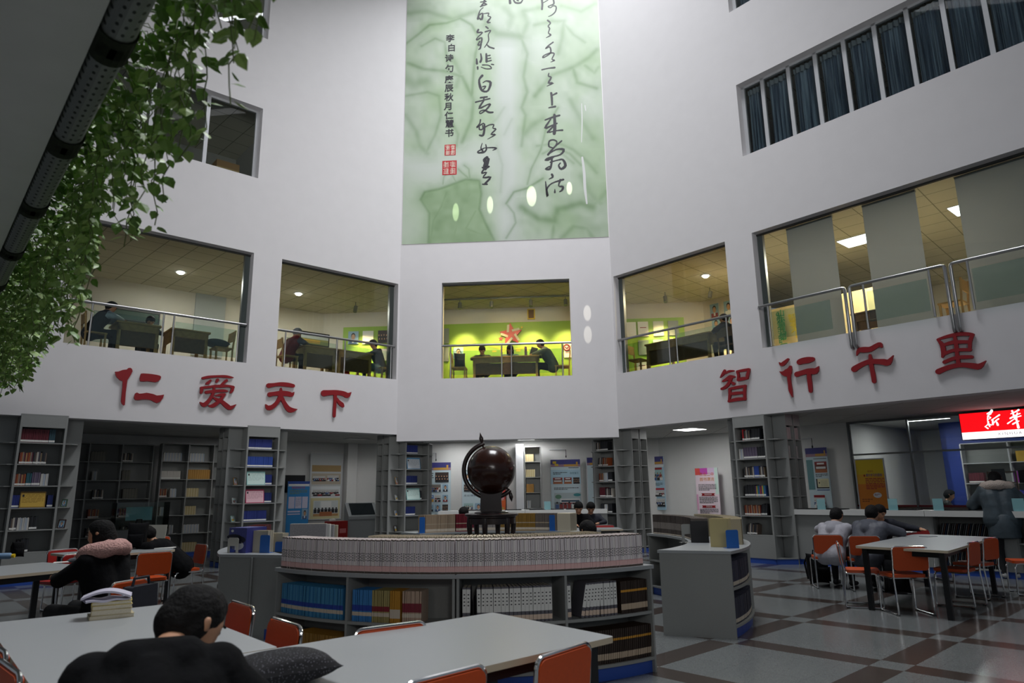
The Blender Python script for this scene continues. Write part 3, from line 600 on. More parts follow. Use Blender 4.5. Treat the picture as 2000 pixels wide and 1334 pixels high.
# ------------------------------------------------------------------ bookcase towers around the columns
SHZ = [.55, .93, 1.31, 1.69, 2.07, 2.45]
HB = {}
ORD = ('top', 'second', 'third', 'fourth', 'fifth', 'sixth', 'seventh')
COLN = ('first', 'second', 'third', 'fourth')
def hb(c, t=.026, h=.22, foot=True, marks=False):
    k = (c, t, h, foot)
    if k not in HB: HB[k] = Book(t, .17, h, C_('hardback_'+c.strip('#'), c), [(.06, .2, WHITE)] if foot else [], pages=False)
    return HB[k]
def tower(f, uc, where, full=(1, 1), rows=(), frames=(), zt=2.955):
    M0 = FM(f, uc, -.02)
    zf = zt if full[2 if len(full) > 2 else 0] else 2.745
    fr = empty('tall_bookcase', M0, 'tall grey bookcase facing the hall, %s' % where, 'bookcase', 'tall bookcases around the columns')
    def P(root, name, boxes, m):
        g = G()
        for b in boxes: g.box(*b, m)
        return g.build(name, root)
    w, d = .345, .28
    P(fr, 'side_panel', [(-w, -w+.02, 0, d, .1, zf)], LAM); P(fr, 'side_panel', [(w-.02, w, 0, d, .1, zf)], LAM)
    P(fr, 'back_panel', [(-w+.02, w-.02, d-.01, d, .1, zf)], LAMD); P(fr, 'plinth', [(-w+.005, w-.005, .015, d, 0, .1)], PLINTH)
    P(fr, 'kick_panel', [(-w+.02, w-.02, .005, .02, .1, .54)], LAM)
    if zf > 2.8: P(fr, 'header_panel', [(-w+.02, w-.02, .002, .02, 2.72, zf)], LAM)
    P(fr, 'top_board', [(-w, w, 0, d, zf-.02, zf)], LAM)
    for z in SHZ: P(fr, 'shelf', [(-w+.02, w-.02, .004, d-.01, z-.02, z)], LAM)
    for sg, fl in ((-1, full[0]), (1, full[1])):
        zs = zt if fl else 2.745; side = 'left' if sg < 0 else 'right'
        T = M0 @ Matrix.Diagonal((sg, 1, 1, 1)) if False else M0
        cs = empty('corner_shelf', M0 @ TR(sg*.5, .15), 'open grey corner shelf on the %s chamfer, %s' % (side, where), 'shelf', 'corner shelves of the bookcase towers')
        def Q(name, polys, m, root=cs, M=M0 @ TR(sg*.5, .15)):
            g = G(); Tm = M.inverted() @ M0
            for pl, z0, z1 in polys: g.prism([(sg*x, y) for x, y in pl], z0, z1, m, Tm)
            return g.build(name, root)
        Q('back_panel', [([(.345, 0), (.36, 0), (.36, .3), (.345, .3)], .1, zs)], LAM); Q('back_panel', [([(.345, .3), (.66, .3), (.66, .315), (.345, .315)], .1, zs)], LAM)
        Q('plinth', [([(.345, .015), (.65, .3), (.345, .3)], 0, .1)], PLINTH); Q('base_board', [([(.345, 0), (.66, .3), (.345, .3)], .1, .12)], LAM)
        Q('top_board', [([(.345, 0), (.66, .3), (.345, .3)], zs-.02, zs)], LAM)
        for z in SHZ: Q('shelf', [([(.345, .05), (.47, .06), (.56, .13), (.61, .3), (.345, .3)], z-.018, z)], LAMD)
        for k, (v0, v1) in enumerate(((.31, .585), (.63, .9))):
            nb = empty('narrow_bookcase', M0 @ TR(sg*.6, (v0+v1)/2), '%s narrow grey bookcase on the %s flank, %s' % (('front', 'rear')[k], side, where), 'bookcase', 'narrow flank bookcases of the towers')
            MI = (M0 @ TR(sg*.6, (v0+v1)/2)).inverted() @ M0
            def N(name, b, m):
                x0, x1 = sorted((sg*b[0], sg*b[1])); g = G(); g.box(x0, x1, *b[2:], m, MI); return g.build(name, nb)
            N('side_panel', (.4, .66, v0, v0+.016, 0, zs), LAM); N('side_panel', (.4, .66, v1-.016, v1, 0, zs), LAM); N('back_panel', (.4, .41, v0, v1, 0, zs), LAMD)
            N('header_panel', (.645, .66, v0+.016, v1-.016, 2.72 if zs > 2.8 else 2.7, zs), LAM); N('plinth', (.42, .65, v0+.01, v1-.01, 0, .1), PLINTH)
            for z in SHZ[:]+[.14]: N('shelf', (.41, .657, v0+.016, v1-.016, z-.018, z), LAM)
    # shelves' contents
    for k, (fill, x0) in enumerate(rows):
        z = SHZ[5-k]; s = -.32+x0
        for n, spec in enumerate(fill):
            B, cnt, lb = spec[:3]; ln = spec[3] if len(spec) > 3 else None
            L = sum(((B[i % len(B)] if isinstance(B, list) else B).t+.0006) for i in range(cnt))+.002
            L = min(L, .32-s)
            row(B if isinstance(B, list) else [B], L, on_line(M0 @ Matrix.Translation((0, .06, z)), s), 'hardback', '%s, %s shelf of the tower %s' % (lb, ORD[k], where), 'book', '%s on the %s shelf %s' % (lb, ORD[k], where), lean=(lambda i: ln) if ln else None)
            s += L+.004
    for (u, k, w_, h_, lb, ca, fm) in frames:
        sg = -1 if u < 0 else 1; z = SHZ[5-k]
        X = M0 @ TR(u, .17, z, math.radians(40)*sg*-1) @ Matrix.Rotation(math.radians(-12), 4, 'X')
        framed(lb+', on a corner shelf '+where, X, w_, h_, ca, fm)
    return M0
def photo(g, x0, x1, z0, z1, kind, seed=0, y=0, T=None):
    """a small printed picture: flat patches of colour on one plane"""
    r = random.Random(seed+hash(kind) % 97 if False else seed*13+len(kind)); w, h = x1-x0, z1-z0
    bgs = {'portrait': '#8fb0c6', 'group': '#77716a', 'suits': '#3a302c', 'bus': '#aebcc0', 'meeting': '#c9cfce', 'bw': '#c9c9c6', 'sky': '#5c86c0', 'hall': '#6b3428', 'kids': '#9fc0c0', 'paper': '#d8d4ae', 'land': '#8a8f5a'}
    yy = [y]
    def q(a, b_, c, d, m):
        yy[0] -= .0006; g.quad((x0+a*w, yy[0], z0+c*h), (x0+b_*w, yy[0], z0+c*h), (x0+b_*w, yy[0], z0+d*h), (x0+a*w, yy[0], z0+d*h), m, T)
    def dsc(a, c, ra, rc, m): yy[0] -= .0006; g.disc((x0+a*w, yy[0], z0+c*h), (ra*w, rc*h), m, 10, T)
    q(0, 1, 0, 1, C_('print_bg_'+kind, bgs[kind]))
    dk, sk, wh = C_('print_dark', '#1e1d22'), C_('print_skin', '#c09474'), C_('print_white', '#dedfdd')
    if kind == 'portrait':
        q(.12, .88, 0, .3, [dk, C_('print_blue', '#3d5b8c'), wh, C_('print_red', '#8a2a2a')][seed % 4]); q(.4, .6, .1, .34, wh); dsc(.5, .62, .22, .26, dk); dsc(.5, .55, .19, .22, sk)
    elif kind in ('group', 'suits', 'bw', 'kids'):
        n = 5 if kind != 'bw' else 6
        for rw in range(2):
            for i in range(n):
                cx = (i+.5+.25*rw-.1)/n; cz = .62-.3*rw+r.uniform(-.03, .03)
                q(cx-.09, cx+.09, max(0, cz-.34), cz-.06, [dk, dk, C_('print_blue', '#3d5b8c'), wh, C_('print_red', '#a03030')][r.randrange(5 if kind != 'suits' else 2)]); dsc(cx, cz+.03, .05, .09, dk); dsc(cx, cz, .042, .075, sk if kind != 'bw' else wh)
    elif kind == 'bus':
        q(0, 1, 0, .4, C_('print_road', '#77858a')); q(.22, .95, .3, .62, wh); q(.26, .93, .42, .54, C_('print_window', '#3b4f63')); q(.22, .95, .3, .38, C_('print_red', '#a03030'))
        for i in range(6): cx = .1+.15*i; q(cx-.06, cx+.06, 0, .28+r.uniform(-.05, .08), [wh, C_('print_red', '#a03030'), C_('print_blue', '#3d5b8c'), C_('print_teal', '#3a8c93')][r.randrange(4)]); dsc(cx, .33+r.uniform(-.03, .06), .04, .06, dk)
        dsc(.15, .75, .12, .14, C_('print_green', '#5e8a70')); dsc(.85, .86, .14, .1, C_('print_teal', '#3a8c93'))
    elif kind == 'meeting':
        q(.3, .72, .55, .95, wh); q(.05, .25, .5, .95, C_('print_pale', '#b9c2c4'))
        for i in range(7): cx = .08+.14*i; q(cx-.06, cx+.06, .2, .45, dk); dsc(cx, .5, .035, .05, dk)
        q(.25, .75, 0, .28, C_('print_wood', '#a5623a')); q(.0, .25, 0, .16, C_('print_tan', '#b48b5a')); q(.75, 1, 0, .16, C_('print_tan', '#b48b5a'))
    elif kind == 'sky':
        q(0, 1, 0, .45, C_('print_gold', '#c79a42')); q(.3, .6, .4, .7, C_('print_gold', '#c79a42')); dsc(.7, .8, .14, .07, wh)
    elif kind == 'hall':
        q(0, 1, .7, 1, C_('print_red', '#a03030')); q(.1, .9, .35, .55, wh); q(0, 1, 0, .3, C_('print_wood', '#a5623a')); q(.2, .8, .74, .9, wh)
    elif kind == 'paper':
        q(0, 1, .0, .12, dk); q(0, .1, 0, 1, dk); q(.2, .28, .5, .65, dk)
        for i in range(6): q(.35, .9, .25+.1*i, .28+.1*i, C_('print_grey', '#a5a48a'))
    elif kind == 'land':
        q(0, 1, .5, 1, C_('print_pale', '#b9c2c4')); q(.1, .7, .1, .4, C_('print_gold', '#c79a42'))
def framed(label, M, w, h, kind, frame_m, cat='photo frame', t=.016, b=.014, seed=None):
    root = empty('photo_frame', M, label, cat); g = G()
    for a in ((-w/2, w/2, 0, b), (-w/2, w/2, h-b, h)): g.box(a[0], a[1], 0, t, a[2], a[3], frame_m)
    for a in ((-w/2, -w/2+b), (w/2-b, w/2)): g.box(a[0], a[1], 0, t, b, h-b, frame_m)
    g.build('frame', root); g = G(); g.box(-w/2+b, w/2-b, .006, .012, b, h-b, WHITE); photo(g, -w/2+b*1.4, w/2-b*1.4, b*1.4, h-b*1.4, kind, len(label), .0055); g.build('picture', root)
    g = G(); g.box(-.02, .02, t, t+.05, 0, .01, frame_m); g.build('stand', root); return root
def lines(g, x0, x1, z1, n, step, hgt, m, y, seed=0, T=None, fill=1):
    r = random.Random(seed)
    if n == 1: g.quad((x0, y, z1-hgt), (x1, y, z1-hgt), (x1, y, z1), (x0, y, z1), m, T); return
    for i in range(n):
        x = x0; z = z1-i*step; xe = x0+(x1-x0)*(r.uniform(.5, .8) if i == n-1 else 1)
        while x < xe-.01:
            l = min(r.uniform(.03, .09), xe-x); g.quad((x, y, z-hgt), (x+l, y, z-hgt), (x+l, y, z), (x, y, z), m, T); x += l+.012
def sheet(label, M, w, h, tint, kids=True):
    root = empty('framed_document', M, label, 'document'); g = G(); g.box(-w/2, w/2, 0, .008, 0, h, tint); g.build('board', root)
    g = G(); p = C_('doc_inner_'+tint.name, {'cyan_doc': '#cfe6df', 'pink_doc': '#e3b9c2', 'yellow_doc': '#c9a545', 'blue_doc': '#d3d9df'}[tint.name])
    g.quad((-w/2+.015, -.0008, .015), (w/2-.015, -.0008, .015), (w/2-.015, -.0008, h-.03), (-w/2+.015, -.0008, h-.03), p)
    lines(g, -w/2+.03, w/2-.03, h-.05, 7, .022, .008, C_('doc_text_'+tint.name, {'cyan_doc': '#9db9b3', 'pink_doc': '#b98792', 'yellow_doc': '#8a6c24', 'blue_doc': '#a5adb5'}[tint.name]), -.0014, 3)
    g.quad((-w/2+.03, -.002, h-.09), (-w/2+.06, -.002, h-.09), (-w/2+.06, -.002, h-.05), (-w/2+.03, -.002, h-.05), INK); g.build('page', root); return root
CYD, PKD, YLD, BLD = mat('cyan_doc', '#8fc4c0', .5), mat('pink_doc', '#b3365c', .5), mat('yellow_doc', '#8a6c2e', .5), mat('blue_doc', '#4f8fb8', .5)
navy = hb('#25337a'); navy2 = hb('#1f2c66', .028, .215); blue2 = hb('#2c4a9c', .025, .225)
mix = [hb(c, t, h) for c, t, h in (('#33353a', .024, .21), ('#6b5c52', .02, .2), ('#b7b2a8', .026, .215), ('#43404a', .03, .22), ('#7a6a54', .022, .2), ('#26282c', .025, .225))]
reds = [hb(c, t, h) for c, t, h in (('#5a1a26', .026, .24), ('#641f2b', .025, .24))]; teal = hb('#2b4a55', .03, .25)
warm = [hb(c, t, h) for c, t, h in (('#7a3b2e', .022, .2), ('#a0522d', .02, .205), ('#8a7a6a', .024, .21), ('#5b2a38', .022, .2), ('#b08a5a', .02, .195))]
pale = [hb(c, t, h, False) for c, t, h in (('#c4c2bc', .026, .21), ('#b6b8b9', .02, .215), ('#a9b4c2', .024, .205))]
lilac = [hb(c, t, h) for c, t, h in (('#5b5068', .03, .235), ('#6a6072', .03, .235))]; dark = [hb(c, t, h) for c, t, h in (('#202226', .026, .22), ('#2a2c31', .03, .23))]
bright = [hb(c, t, h) for c, t, h in (('#5b3a6a', .026, .21), ('#c8a83a', .024, .21), ('#2d7f86', .026, .215), ('#3f5f9a', .025, .21), ('#a0353a', .024, .2))]
WL1, WL2, WC1, WC2, WR = 'at the far left', 'second from the left', 'left of the globe', 'right of the globe', 'at the far right'
GOLDF, WHF, BRF = C_('gold_frame', '#8a6a3a'), C_('silver_frame', '#a8a8a6'), C_('brown_frame', '#3a2320')
ML1 = tower('L', -7.42, WL1, rows=[([(reds, 16, 'dark red hardback'), (teal, 3, 'dark teal hardback')], .0), ([(warm, 9, 'worn brown hardback'), (mix, 8, 'mixed dark hardback')], .02), ([(warm, 7, 'small reddish hardback'), (hb('#2b5a66'), 3, 'teal hardback'), (lilac, 4, 'violet hardback'), (pale, 5, 'pale hardback')], 0), ([(navy, 4, 'navy hardback beside the yellow document')], 0), ([(mix, 4, 'mixed grey hardback'), (pale, 7, 'pale hardback'), (dark, 4, 'black hardback')], .01), ([(dark, 6, 'black hardback at the bottom')], .15)],
   frames=[(.47, 3, .1, .14, 'small green framed picture', 'portrait', C_('green_frame', '#3a5a44')), (.47, 4, .13, .16, 'dark red framed photograph', 'portrait', BRF)])
sheet('yellow document in a white frame leaning on the fourth shelf of the far left bookcase', ML1 @ Matrix.Translation((-.02, .03, SHZ[2])) @ Matrix.Rotation(-.12, 4, 'X'), .38, .28, YLD)
row([navy2], .1, on_line(ML1 @ Matrix.Translation((0, .07, SHZ[2])), .2), 'hardback', 'navy hardback right of the yellow document', 'book', 'navy hardbacks right of the yellow document')
ML2 = tower('L', -3.38, WL2, rows=[([(navy, 20, 'blue hardback with white foot label')], 0), ([(blue2, 22, 'blue hardback with white foot label')], .01), ([(navy, 6, 'blue hardback right of the cyan document')], .42), ([(navy2, 6, 'blue hardback right of the pink document')], .42), ([(navy, 19, 'dark blue hardback')], 0), ([], 0)],
   frames=[(-.47, 2, .13, .16, 'gold framed picture', 'portrait', GOLDF), (-.47, 3, .15, .12, 'white framed photograph', 'kids', WHF), (-.47, 4, .14, .13, 'pale green framed picture', 'land', C_('pale_green_frame', '#93b5ab'))])
for zi, d_, nm, pl in ((3, CYD, 'pale cyan', 'third'), (2, PKD, 'pink', 'fourth')): sheet('%s document leaning on the %s shelf of the bookcase second from the left' % (nm, pl), ML2 @ Matrix.Translation((-.1, .02, SHZ[zi])) @ Matrix.Rotation(-.15, 4, 'X'), .4, .29, d_)
MC1 = tower('L', .62, WC1, (1, 0, 0), rows=[([(navy, 13, 'blue hardback with white foot label')], .02), ([], 0), ([(navy2, 12, 'dark blue hardback')], .02), ([(dark, 3, 'black hardback right of the teal document')], .42), ([(navy2, 11, 'dark blue hardback low down')], .0), ([], 0)],
   frames=[(-.47, 2, .16, .19, 'wooden framed portrait', 'portrait', GOLDF), (-.47, 3, .17, .13, 'silver framed photograph with a yellow patch', 'land', WHF), (-.47, 4, .17, .13, 'silver framed building photograph', 'sky', WHF), (-.47, 5, .2, .15, 'dark framed landscape photograph', 'land', BRF)])
for zi, d_, nm, pl in ((4, BLD, 'pale blue', 'second'), (2, CYD, 'greenish', 'fourth')): sheet('%s document leaning on the %s shelf of the bookcase left of the globe' % (nm, pl), MC1 @ Matrix.Translation((-.08, .02, SHZ[zi])) @ Matrix.Rotation(-.2, 4, 'X'), .4, .29, d_)
MC2 = tower('R', -.5, WC2, (0, 1, 0), rows=[([(mix, 5, 'mixed hardback'), (dark, 9, 'black hardback')], .02), ([(mix, 6, 'leaning grey hardback', .12), (warm, 8, 'brown hardback', .08)], .06), ([(warm, 6, 'small brown hardback'), (pale, 6, 'pale hardback'), (dark, 5, 'black hardback')], .08), ([(reds, 7, 'red hardback'), (mix, 9, 'mixed grey hardback')], .08), ([(dark, 4, 'black hardback'), (pale, 4, 'white hardback'), (dark, 5, 'dark hardback at the end')], .1), ([], 0)])
MR = tower('R', 3.51, WR, rows=[([(hb('#b01c22', .03, .23), 1, 'bright red hardback'), (mix, 6, 'grey hardback'), (dark, 7, 'leaning black hardback', .1)], .13), ([(pale, 4, 'white hardback'), (lilac, 10, 'violet hardback'), (dark, 6, 'black hardback')], .02), ([(mix, 9, 'mixed hardback'), (blue2, 4, 'blue hardback'), (mix, 5, 'grey hardback at the end')], .1), ([(dark, 8, 'black hardback'), (bright, 9, 'brightly coloured hardback')], .08), ([(warm, 16, 'reddish hardback'), (dark, 5, 'leaning black hardback', .12)], .04), ([(mix, 9, 'leaning grey hardback', .15)], .05)])
for z, c in ((SHZ[5], '#b9a9aa'), (SHZ[4], '#aaa8a6')):
    for k, (v, nm) in enumerate(((.36, 'front'), (.68, 'rear'))): row([hb(c, .03, .24, False)], .19-.09*(z < 2.3), on_line(FM('R', 3.51+.63, v-.02, z, math.pi/2)), 'hardback', 'pinkish hardback on the %s flank of the far right tower, %s shelf' % (nm, 'top' if z > 2.3 else 'second'), 'book', 'pinkish hardbacks, %s flank, %s shelf' % (nm, 'top' if z > 2.3 else 'second'))
for f, u in (('L', -7.42), ('L', -3.38), ('L', .62), ('R', -.5), ('R', 3.51)):
    g = G(); g.box(-.38, .38, .28, .95, 0, 2.99, LAMD); tag(g.build('column', M=FM(f, u)), kind='structure')
# ------------------------------------------------------------------ bookcases along the left back wall
def wall_case(label, f, v, u0, u1, ncol, zt, nrow, content, shade=LAM, name='wall_case_book', short='case'):  # shelf books are the same hardback kind as in the towers
    M = FM(f, u0, v); root = empty('wall_bookcase', M, label, 'bookcase', 'bookcases along the back wall'); Wd = u1-u0; cw = Wd/ncol; h = (zt-.12)/nrow; d = .28
    def B(name, b, m=shade): g = G(); g.box(*b, m); return g.build(name, root)
    B('back_panel', (0, Wd, d-.01, d, 0, zt), LAMD); B('top_board', (0, Wd, 0, d, zt-.02, zt)); B('plinth', (0, Wd, .01, d, 0, .1), PLINTH)
    for i in range(ncol+1): B('upright', (i*cw-.014, i*cw+.014, 0, d-.01, .1, zt-.02))
    for j in range(nrow):
        for i in range(ncol): B('shelf', (i*cw+.014, (i+1)*cw-.014, .004, d-.01, .1+j*h, .12+j*h))
    for i, j, off, bk, n, lb in content:
        z = .12+(nrow-1-j)*h; B_ = bk if isinstance(bk, list) else [bk]
        row(B_, min(cw-.05-off, n*.028), on_line(M @ Matrix.Translation((i*cw+.02+off, .05, z))), name, '%s, %s shelf, %s column of the %s' % (lb, ORD[j], COLN[i], short), 'book', '%ss, %s shelf, %s column, %s' % (lb, ORD[j], COLN[i], short))
    return root
grey_ = [hb('#6e6c64', .03, .23, False), hb('#7b786c', .028, .24, False)]; dk_ = [hb('#35363a', .03, .22)]
R_.seed(11); ct = []
for i in range(1, 4):
    for j in range(6):
        k = R_.choice([(grey_, 7, 'dull grey book'), (grey_, 12, 'dull grey book'), (dk_, 10, 'dark book'), (warm, 8, 'brown book'), (mix, 9, 'mixed book'), (pale, 4, 'white book')]); ct.append((i, j, R_.uniform(0, .15), *k))
wall_case('grey bookcase on the left back wall, standing in shade', 'L', 4.1, -7.35, -4.55, 4, 2.76, 6, ct, short='shaded left wall case')
cream = [hb('#c9bb95', .03, .22, False), hb('#b9a878', .03, .215, False)]; gold = [hb('#a8792c', .026, .24, False), hb('#b98a3c', .026, .24, False)]
ct = [(0, 0, .02, pale, 16, 'grey white book'), (1, 0, .02, pale, 13, 'grey white book'), (0, 1, .0, [hb('#c9c4bc', .028, .2)], 17, 'pale book'), (1, 1, 0, gold, 20, 'golden book'), (0, 2, 0, warm, 7, 'brown book'), (0, 2, .25, pale, 6, 'white book'), (1, 2, 0, cream, 11, 'cream book'), (0, 3, .05, pale, 6, 'white book'), (1, 3, 0, cream, 10, 'cream book'), (0, 4, .3, pale, 4, 'white book'), (1, 4, 0, pale, 14, 'white book'), (1, 5, 0, cream, 14, 'cream book'), (0, 5, .1, mix, 10, 'mixed book')]
wall_case('grey bookcase with golden books, lit from the side', 'L', 3.95, -4.38, -2.5, 3, 2.8, 6, ct, name='hardcover_book', short='lit left wall case')
# the glass display case
root = empty('display_case', FM('L', -5.0, 2.9), 'glass display case in front of the shaded left bookcases', 'display case'); g = G()
g.box(-.55, .55, -.25, .25, 0, .75, LAMD); g.build('base', root); g = G()
for a in ((-.55, .55, -.25, -.246), (-.55, .55, .246, .25), (-.55, -.546, -.246, .246), (.546, .55, -.246, .246)): g.box(*a, .75, 1.35, GLASS)
g.box(-.55, .55, -.25, .25, 1.35, 1.356, GLASS); g.build('glass_cover', root)
g = G(); g.box(-.3, .25, .0, .02, .95, 1.25, mat('reflection_cyan', '#8fd0d6', .4)); g.build('cyan_reflection', root)  # cyan reflection in the glass, built as a coloured panel
# ------------------------------------------------------------------ counters
CTOP = mat('counter_top', '#d2d3d0', .35, noise=.02, scale=90)
def counter(name, label, f, u0, u1, v, z, segs, opens=()):
    M = FM(f, u0, v); root = empty(name, M, label, 'counter'); L = u1-u0
    for k, (a, b2) in enumerate(segs): g = G(); g.box(a-u0+.004, b2-u0-.004, 0, .55, z-.1, z, CTOP); g.build('worktop', root)
    s = u0; n = 0
    for a, b2 in list(opens)+[(u1, u1)]:
        if a > s: g = G(); g.box(s-u0, a-u0, .08, .1, .1, z-.1, LAM); g.build('front_panel', root)
        if b2 > a:
            g = G(); g.box(a-u0, b2-u0, .4, .42, .1, z-.1, LAMD); g.build('niche_back', root)
            for zz in (.1, .53): g = G(); g.box(a-u0, b2-u0, .08, .4, zz, zz+.02, LAM); g.build('shelf', root)
            for x in (a-u0, b2-u0): g = G(); g.box(x-.01, x+.01, .08, .4, .1, z-.1, LAM); g.build('upright', root)
        s = b2
    g = G(); g.box(0, L, .1, .5, 0, .1, PLINTH); g.build('plinth', root); return root
counter('counter', 'long white topped counter in the centre opening behind the globe', 'C', 1.05, 5.2, .12, 1.03, [(1.05, 3.2), (3.2, 5.2)])
counter('counter', 'long white topped counter in front of the glass front at the right', 'R', 4.13, 12, .28, 1.05, [(4.13, 6.52), (6.52, 9), (9, 12)], [(6.6, 7.6), (7.8, 8.9)])
def mats(f, v, z, us, lb):
    for k, u in enumerate(us):
        g = G(); g.box(-.2, .2, 0, .3, 0, .012, BLACKM); g.box(-.19, .19, .01, .29, .012, .018, BLACK)
        tag(g.build('writing_pad', M=FM(f, u, v, z)), 'black writing pad on the %s, %s from the left' % (lb, ('first', 'second', 'third', 'fourth', 'fifth', 'sixth')[k]), 'pad', 'black writing pads on the '+lb)
mats('C', .15, 1.03, [1.75, 2.15, 2.9, 3.5, 3.95, 4.4], 'counter behind the globe'); mats('R', .31, 1.05, [4.4, 4.92, 5.75, 6.2, 7.0, 7.5], 'counter at the right')
ACR = mat('cyan_acrylic', '#9ed4da', .15, alpha=.6)
for f, v, z, u, lb in (('R', .3, 1.05, 4.72, 'in front of the railway poster'), ('R', .3, 1.05, 6.02, 'right of the orange roll-up banner'), ('R', .3, 1.05, 6.75, 'in front of the shop worker'), ('C', .15, 1.03, 3.75, 'behind the globe by the bus poster'), ('R', .3, 1.05, 7.9, 'beyond the standing woman')):
    g = G(); g.box(-.08, .08, .0, .006, 0, .2, ACR); g.box(-.08, .08, .0, .07, 0, .006, ACR); tag(g.build('acrylic_stand', M=FM(f, u, v, z)), 'pale cyan acrylic sign stand %s' % lb, 'stand', 'cyan acrylic stands')
MG = [Book(.012, .2, .29, C_('thin_magazine_%d' % i, c), pages=False) for i, c in enumerate(('#4a4a4a', '#26282c', '#8b8b88', '#1e3350', '#5b4038', '#6f767a'))]
for a, b2, zz, nm, ln in ((6.63, 1.5, .55, 'upper niche of the right counter', .28), (6.63, .95, .12, 'lower niche of the right counter', .22), (7.84, .95, .55, 'far niche of the right counter', .3)):
    row(lambda i: MG[(i*5) % 6], .95, on_line(FM('R', a, .44, zz)), 'thin_magazine', 'leaning magazine in the %s' % nm, 'magazine', 'leaning magazines in the '+nm, lean=lambda i: ln, gap=.008)
# ------------------------------------------------------------------ boards and posters
def board(label, f, v, x0, y0, x1, y1, face, items, frame=None, name='notice_board', cat='board', z1=None, uu=None):
    ua, za = atf(x0, y0, f, v); ub, zb = atf(x1, y1, f, v)
    if uu: ua, ub = uu
    vis = 1
    if z1 is not None: vis = (za-zb)/(za-z1); zb = z1
    w, h = ub-ua, za-zb; root = empty(name, FM(f, ua, v, zb), label, cat, None); g = G(); g.box(0, w, 0, .02, 0, h, face); g.build('panel', root)
    if frame:
        g = G(); b = .025
        for q in ((-b, w+b, -b, 0), (-b, w+b, h, h+b), (-b, 0, 0, h), (w, w+b, 0, h)): g.box(q[0], q[1], -.01, .025, q[2], q[3], frame)
        g.build('frame', root)
    for k, it in enumerate(items):
        kind, a, b2, c, d = it[:5]; c, d = c*vis, (d*vis if d < 1 else 1); X0, X1, Z1, Z0 = a*w, b2*w, h-c*h, h-d*h; g = G(); y = -.001-.0009*k
        if kind == 'rect': g.quad((X0, y, Z0), (X1, y, Z0), (X1, y, Z1), (X0, y, Z1), it[5]); g.build('colour_band', root)
        elif kind == 'lines': lines(g, X0, X1, Z1, it[5], (Z1-Z0)/it[5], (Z1-Z0)/it[5]*.45, it[6] if len(it) > 6 else INK, y, k); g.build('text_block', root)
        elif kind == 'ribbon':
            e = (Z1-Z0)*.4; g.prism([(X0, Z0), (X1, Z0), (X1-e, (Z0+Z1)/2), (X1, Z1), (X0, Z1), (X0+e, (Z0+Z1)/2)], 0, .001, it[5], Matrix.Translation((0, y, 0)) @ RX90); g.build('ribbon', root)
        elif kind == 'blob': g.disc(((X0+X1)/2, y, (Z0+Z1)/2), ((X1-X0)/2, (Z1-Z0)/2), it[5], 20); g.build('colour_patch', root)
        elif kind == 'text':
            me = text_mesh(it[5], (Z1-Z0)*1.05, it[6], .0005, bold=.0); o = obj('lettering', me, root, Matrix.Translation(((X0+X1)/2, y, (Z0+Z1)/2)) @ RX90)
            bw = max(p.co.x for p in me.vertices)-min(p.co.x for p in me.vertices); o.scale = (min(1.6, (X1-X0)/max(bw, .01)), 1, 1)
        else: photo(g, X0, X1, Z0, Z1, kind, k+len(label), y); g.build('photo_print', root)
    return root
NIGHT, GLOW, PALEB, SKYB = C_('night_header', '#3f3f80'), C_('glow_header', '#a07f8e'), mat('pale_blue_board', '#c3d6dd', .5), C_('pale_blue_print', '#a9cbdc')
GOLDP, WHT = C_('golden_print', '#c79a42'), C_('white_print', '#dfe3e4')
HEAD = [('rect', 0, 1, 0, .1, NIGHT), ('rect', 0, 1, .1, .15, GLOW), ('rect', .45, .85, .1, .14, GOLDP), ('rect', .86, .92, .05, .14, GOLDP)]
board('pale blue photo board left of the globe with portraits and a night skyline header', 'C', 3.9, 820, 904, 880, 1006, PALEB, HEAD+[('suits', .5, .93, .19, .38), ('group', .1, .3, .42, .56), ('group', .37, .68, .42, .56), ('portrait', .74, .92, .42, .56), ('sky', .28, .46, .62, .75), ('bw', .5, .68, .62, .75), ('portrait', .74, .92, .62, .75), ('portrait', .28, .46, .8, .93), ('portrait', .5, .68, .8, .93), ('suits', .74, .92, .8, .93), ('lines', .05, .45, .2, .36, 4)])
board('grey framed photo board behind the globe with a row of portraits', 'C', 3.9, 903, 902, 968, 1003, PALEB, [('rect', 0, 1, 0, .15, WHT), ('portrait', .05, .28, .22, .37), ('lines', .05, .6, .17, .2, 1), ('suits', .05, .33, .44, .58), ('group', .36, .66, .44, .58), ('text', .05, .42, .635, .675, '走近博雅', C_('slate_text', '#41526a')), ('kids', .05, .33, .8, .97), ('portrait', .38, .6, .8, .97), ('portrait', .66, .9, .8, .97), ('lines', .5, .95, .64, .7, 2)], ALU)
board('orange red roll-up banner right of the globe foot', 'C', 3.6, 958, 955, 988, 1000, mat('banner_red', '#d8342a', .5), [('rect', 0, 1, .45, 1, C_('banner_orange', '#e8641e')), ('blob', .55, .75, .15, .3, BLACKM), ('lines', .1, .9, .32, .6, 4, WHT), ('blob', .6, .9, .78, .92, GOLDP)], BLACKM, 'roll_up_banner', 'banner', .01)
board('photo board with a bus picture and yellow squares on a night sky header', 'C', 3.85, 1075, 898, 1136, 993, PALEB, HEAD+[('rect', .07, .19, .035, .085, GOLD), ('rect', .14, .26, .09, .13, GOLD), ('lines', .6, .95, .165, .19, 1), ('rect', 0, 1, .21, .5, SKYB), ('lines', .08, .55, .26, .32, 2), ('text', .65, .93, .26, .31, '自度复行', C_('teal_text', '#2f5f7f')), ('hall', .07, .39, .37, .5), ('hall', .44, .7, .37, .5), ('suits', .75, .96, .37, .5), ('lines', .1, .92, .575, .63, 2), ('bus', .1, 1, .68, 1.0)])
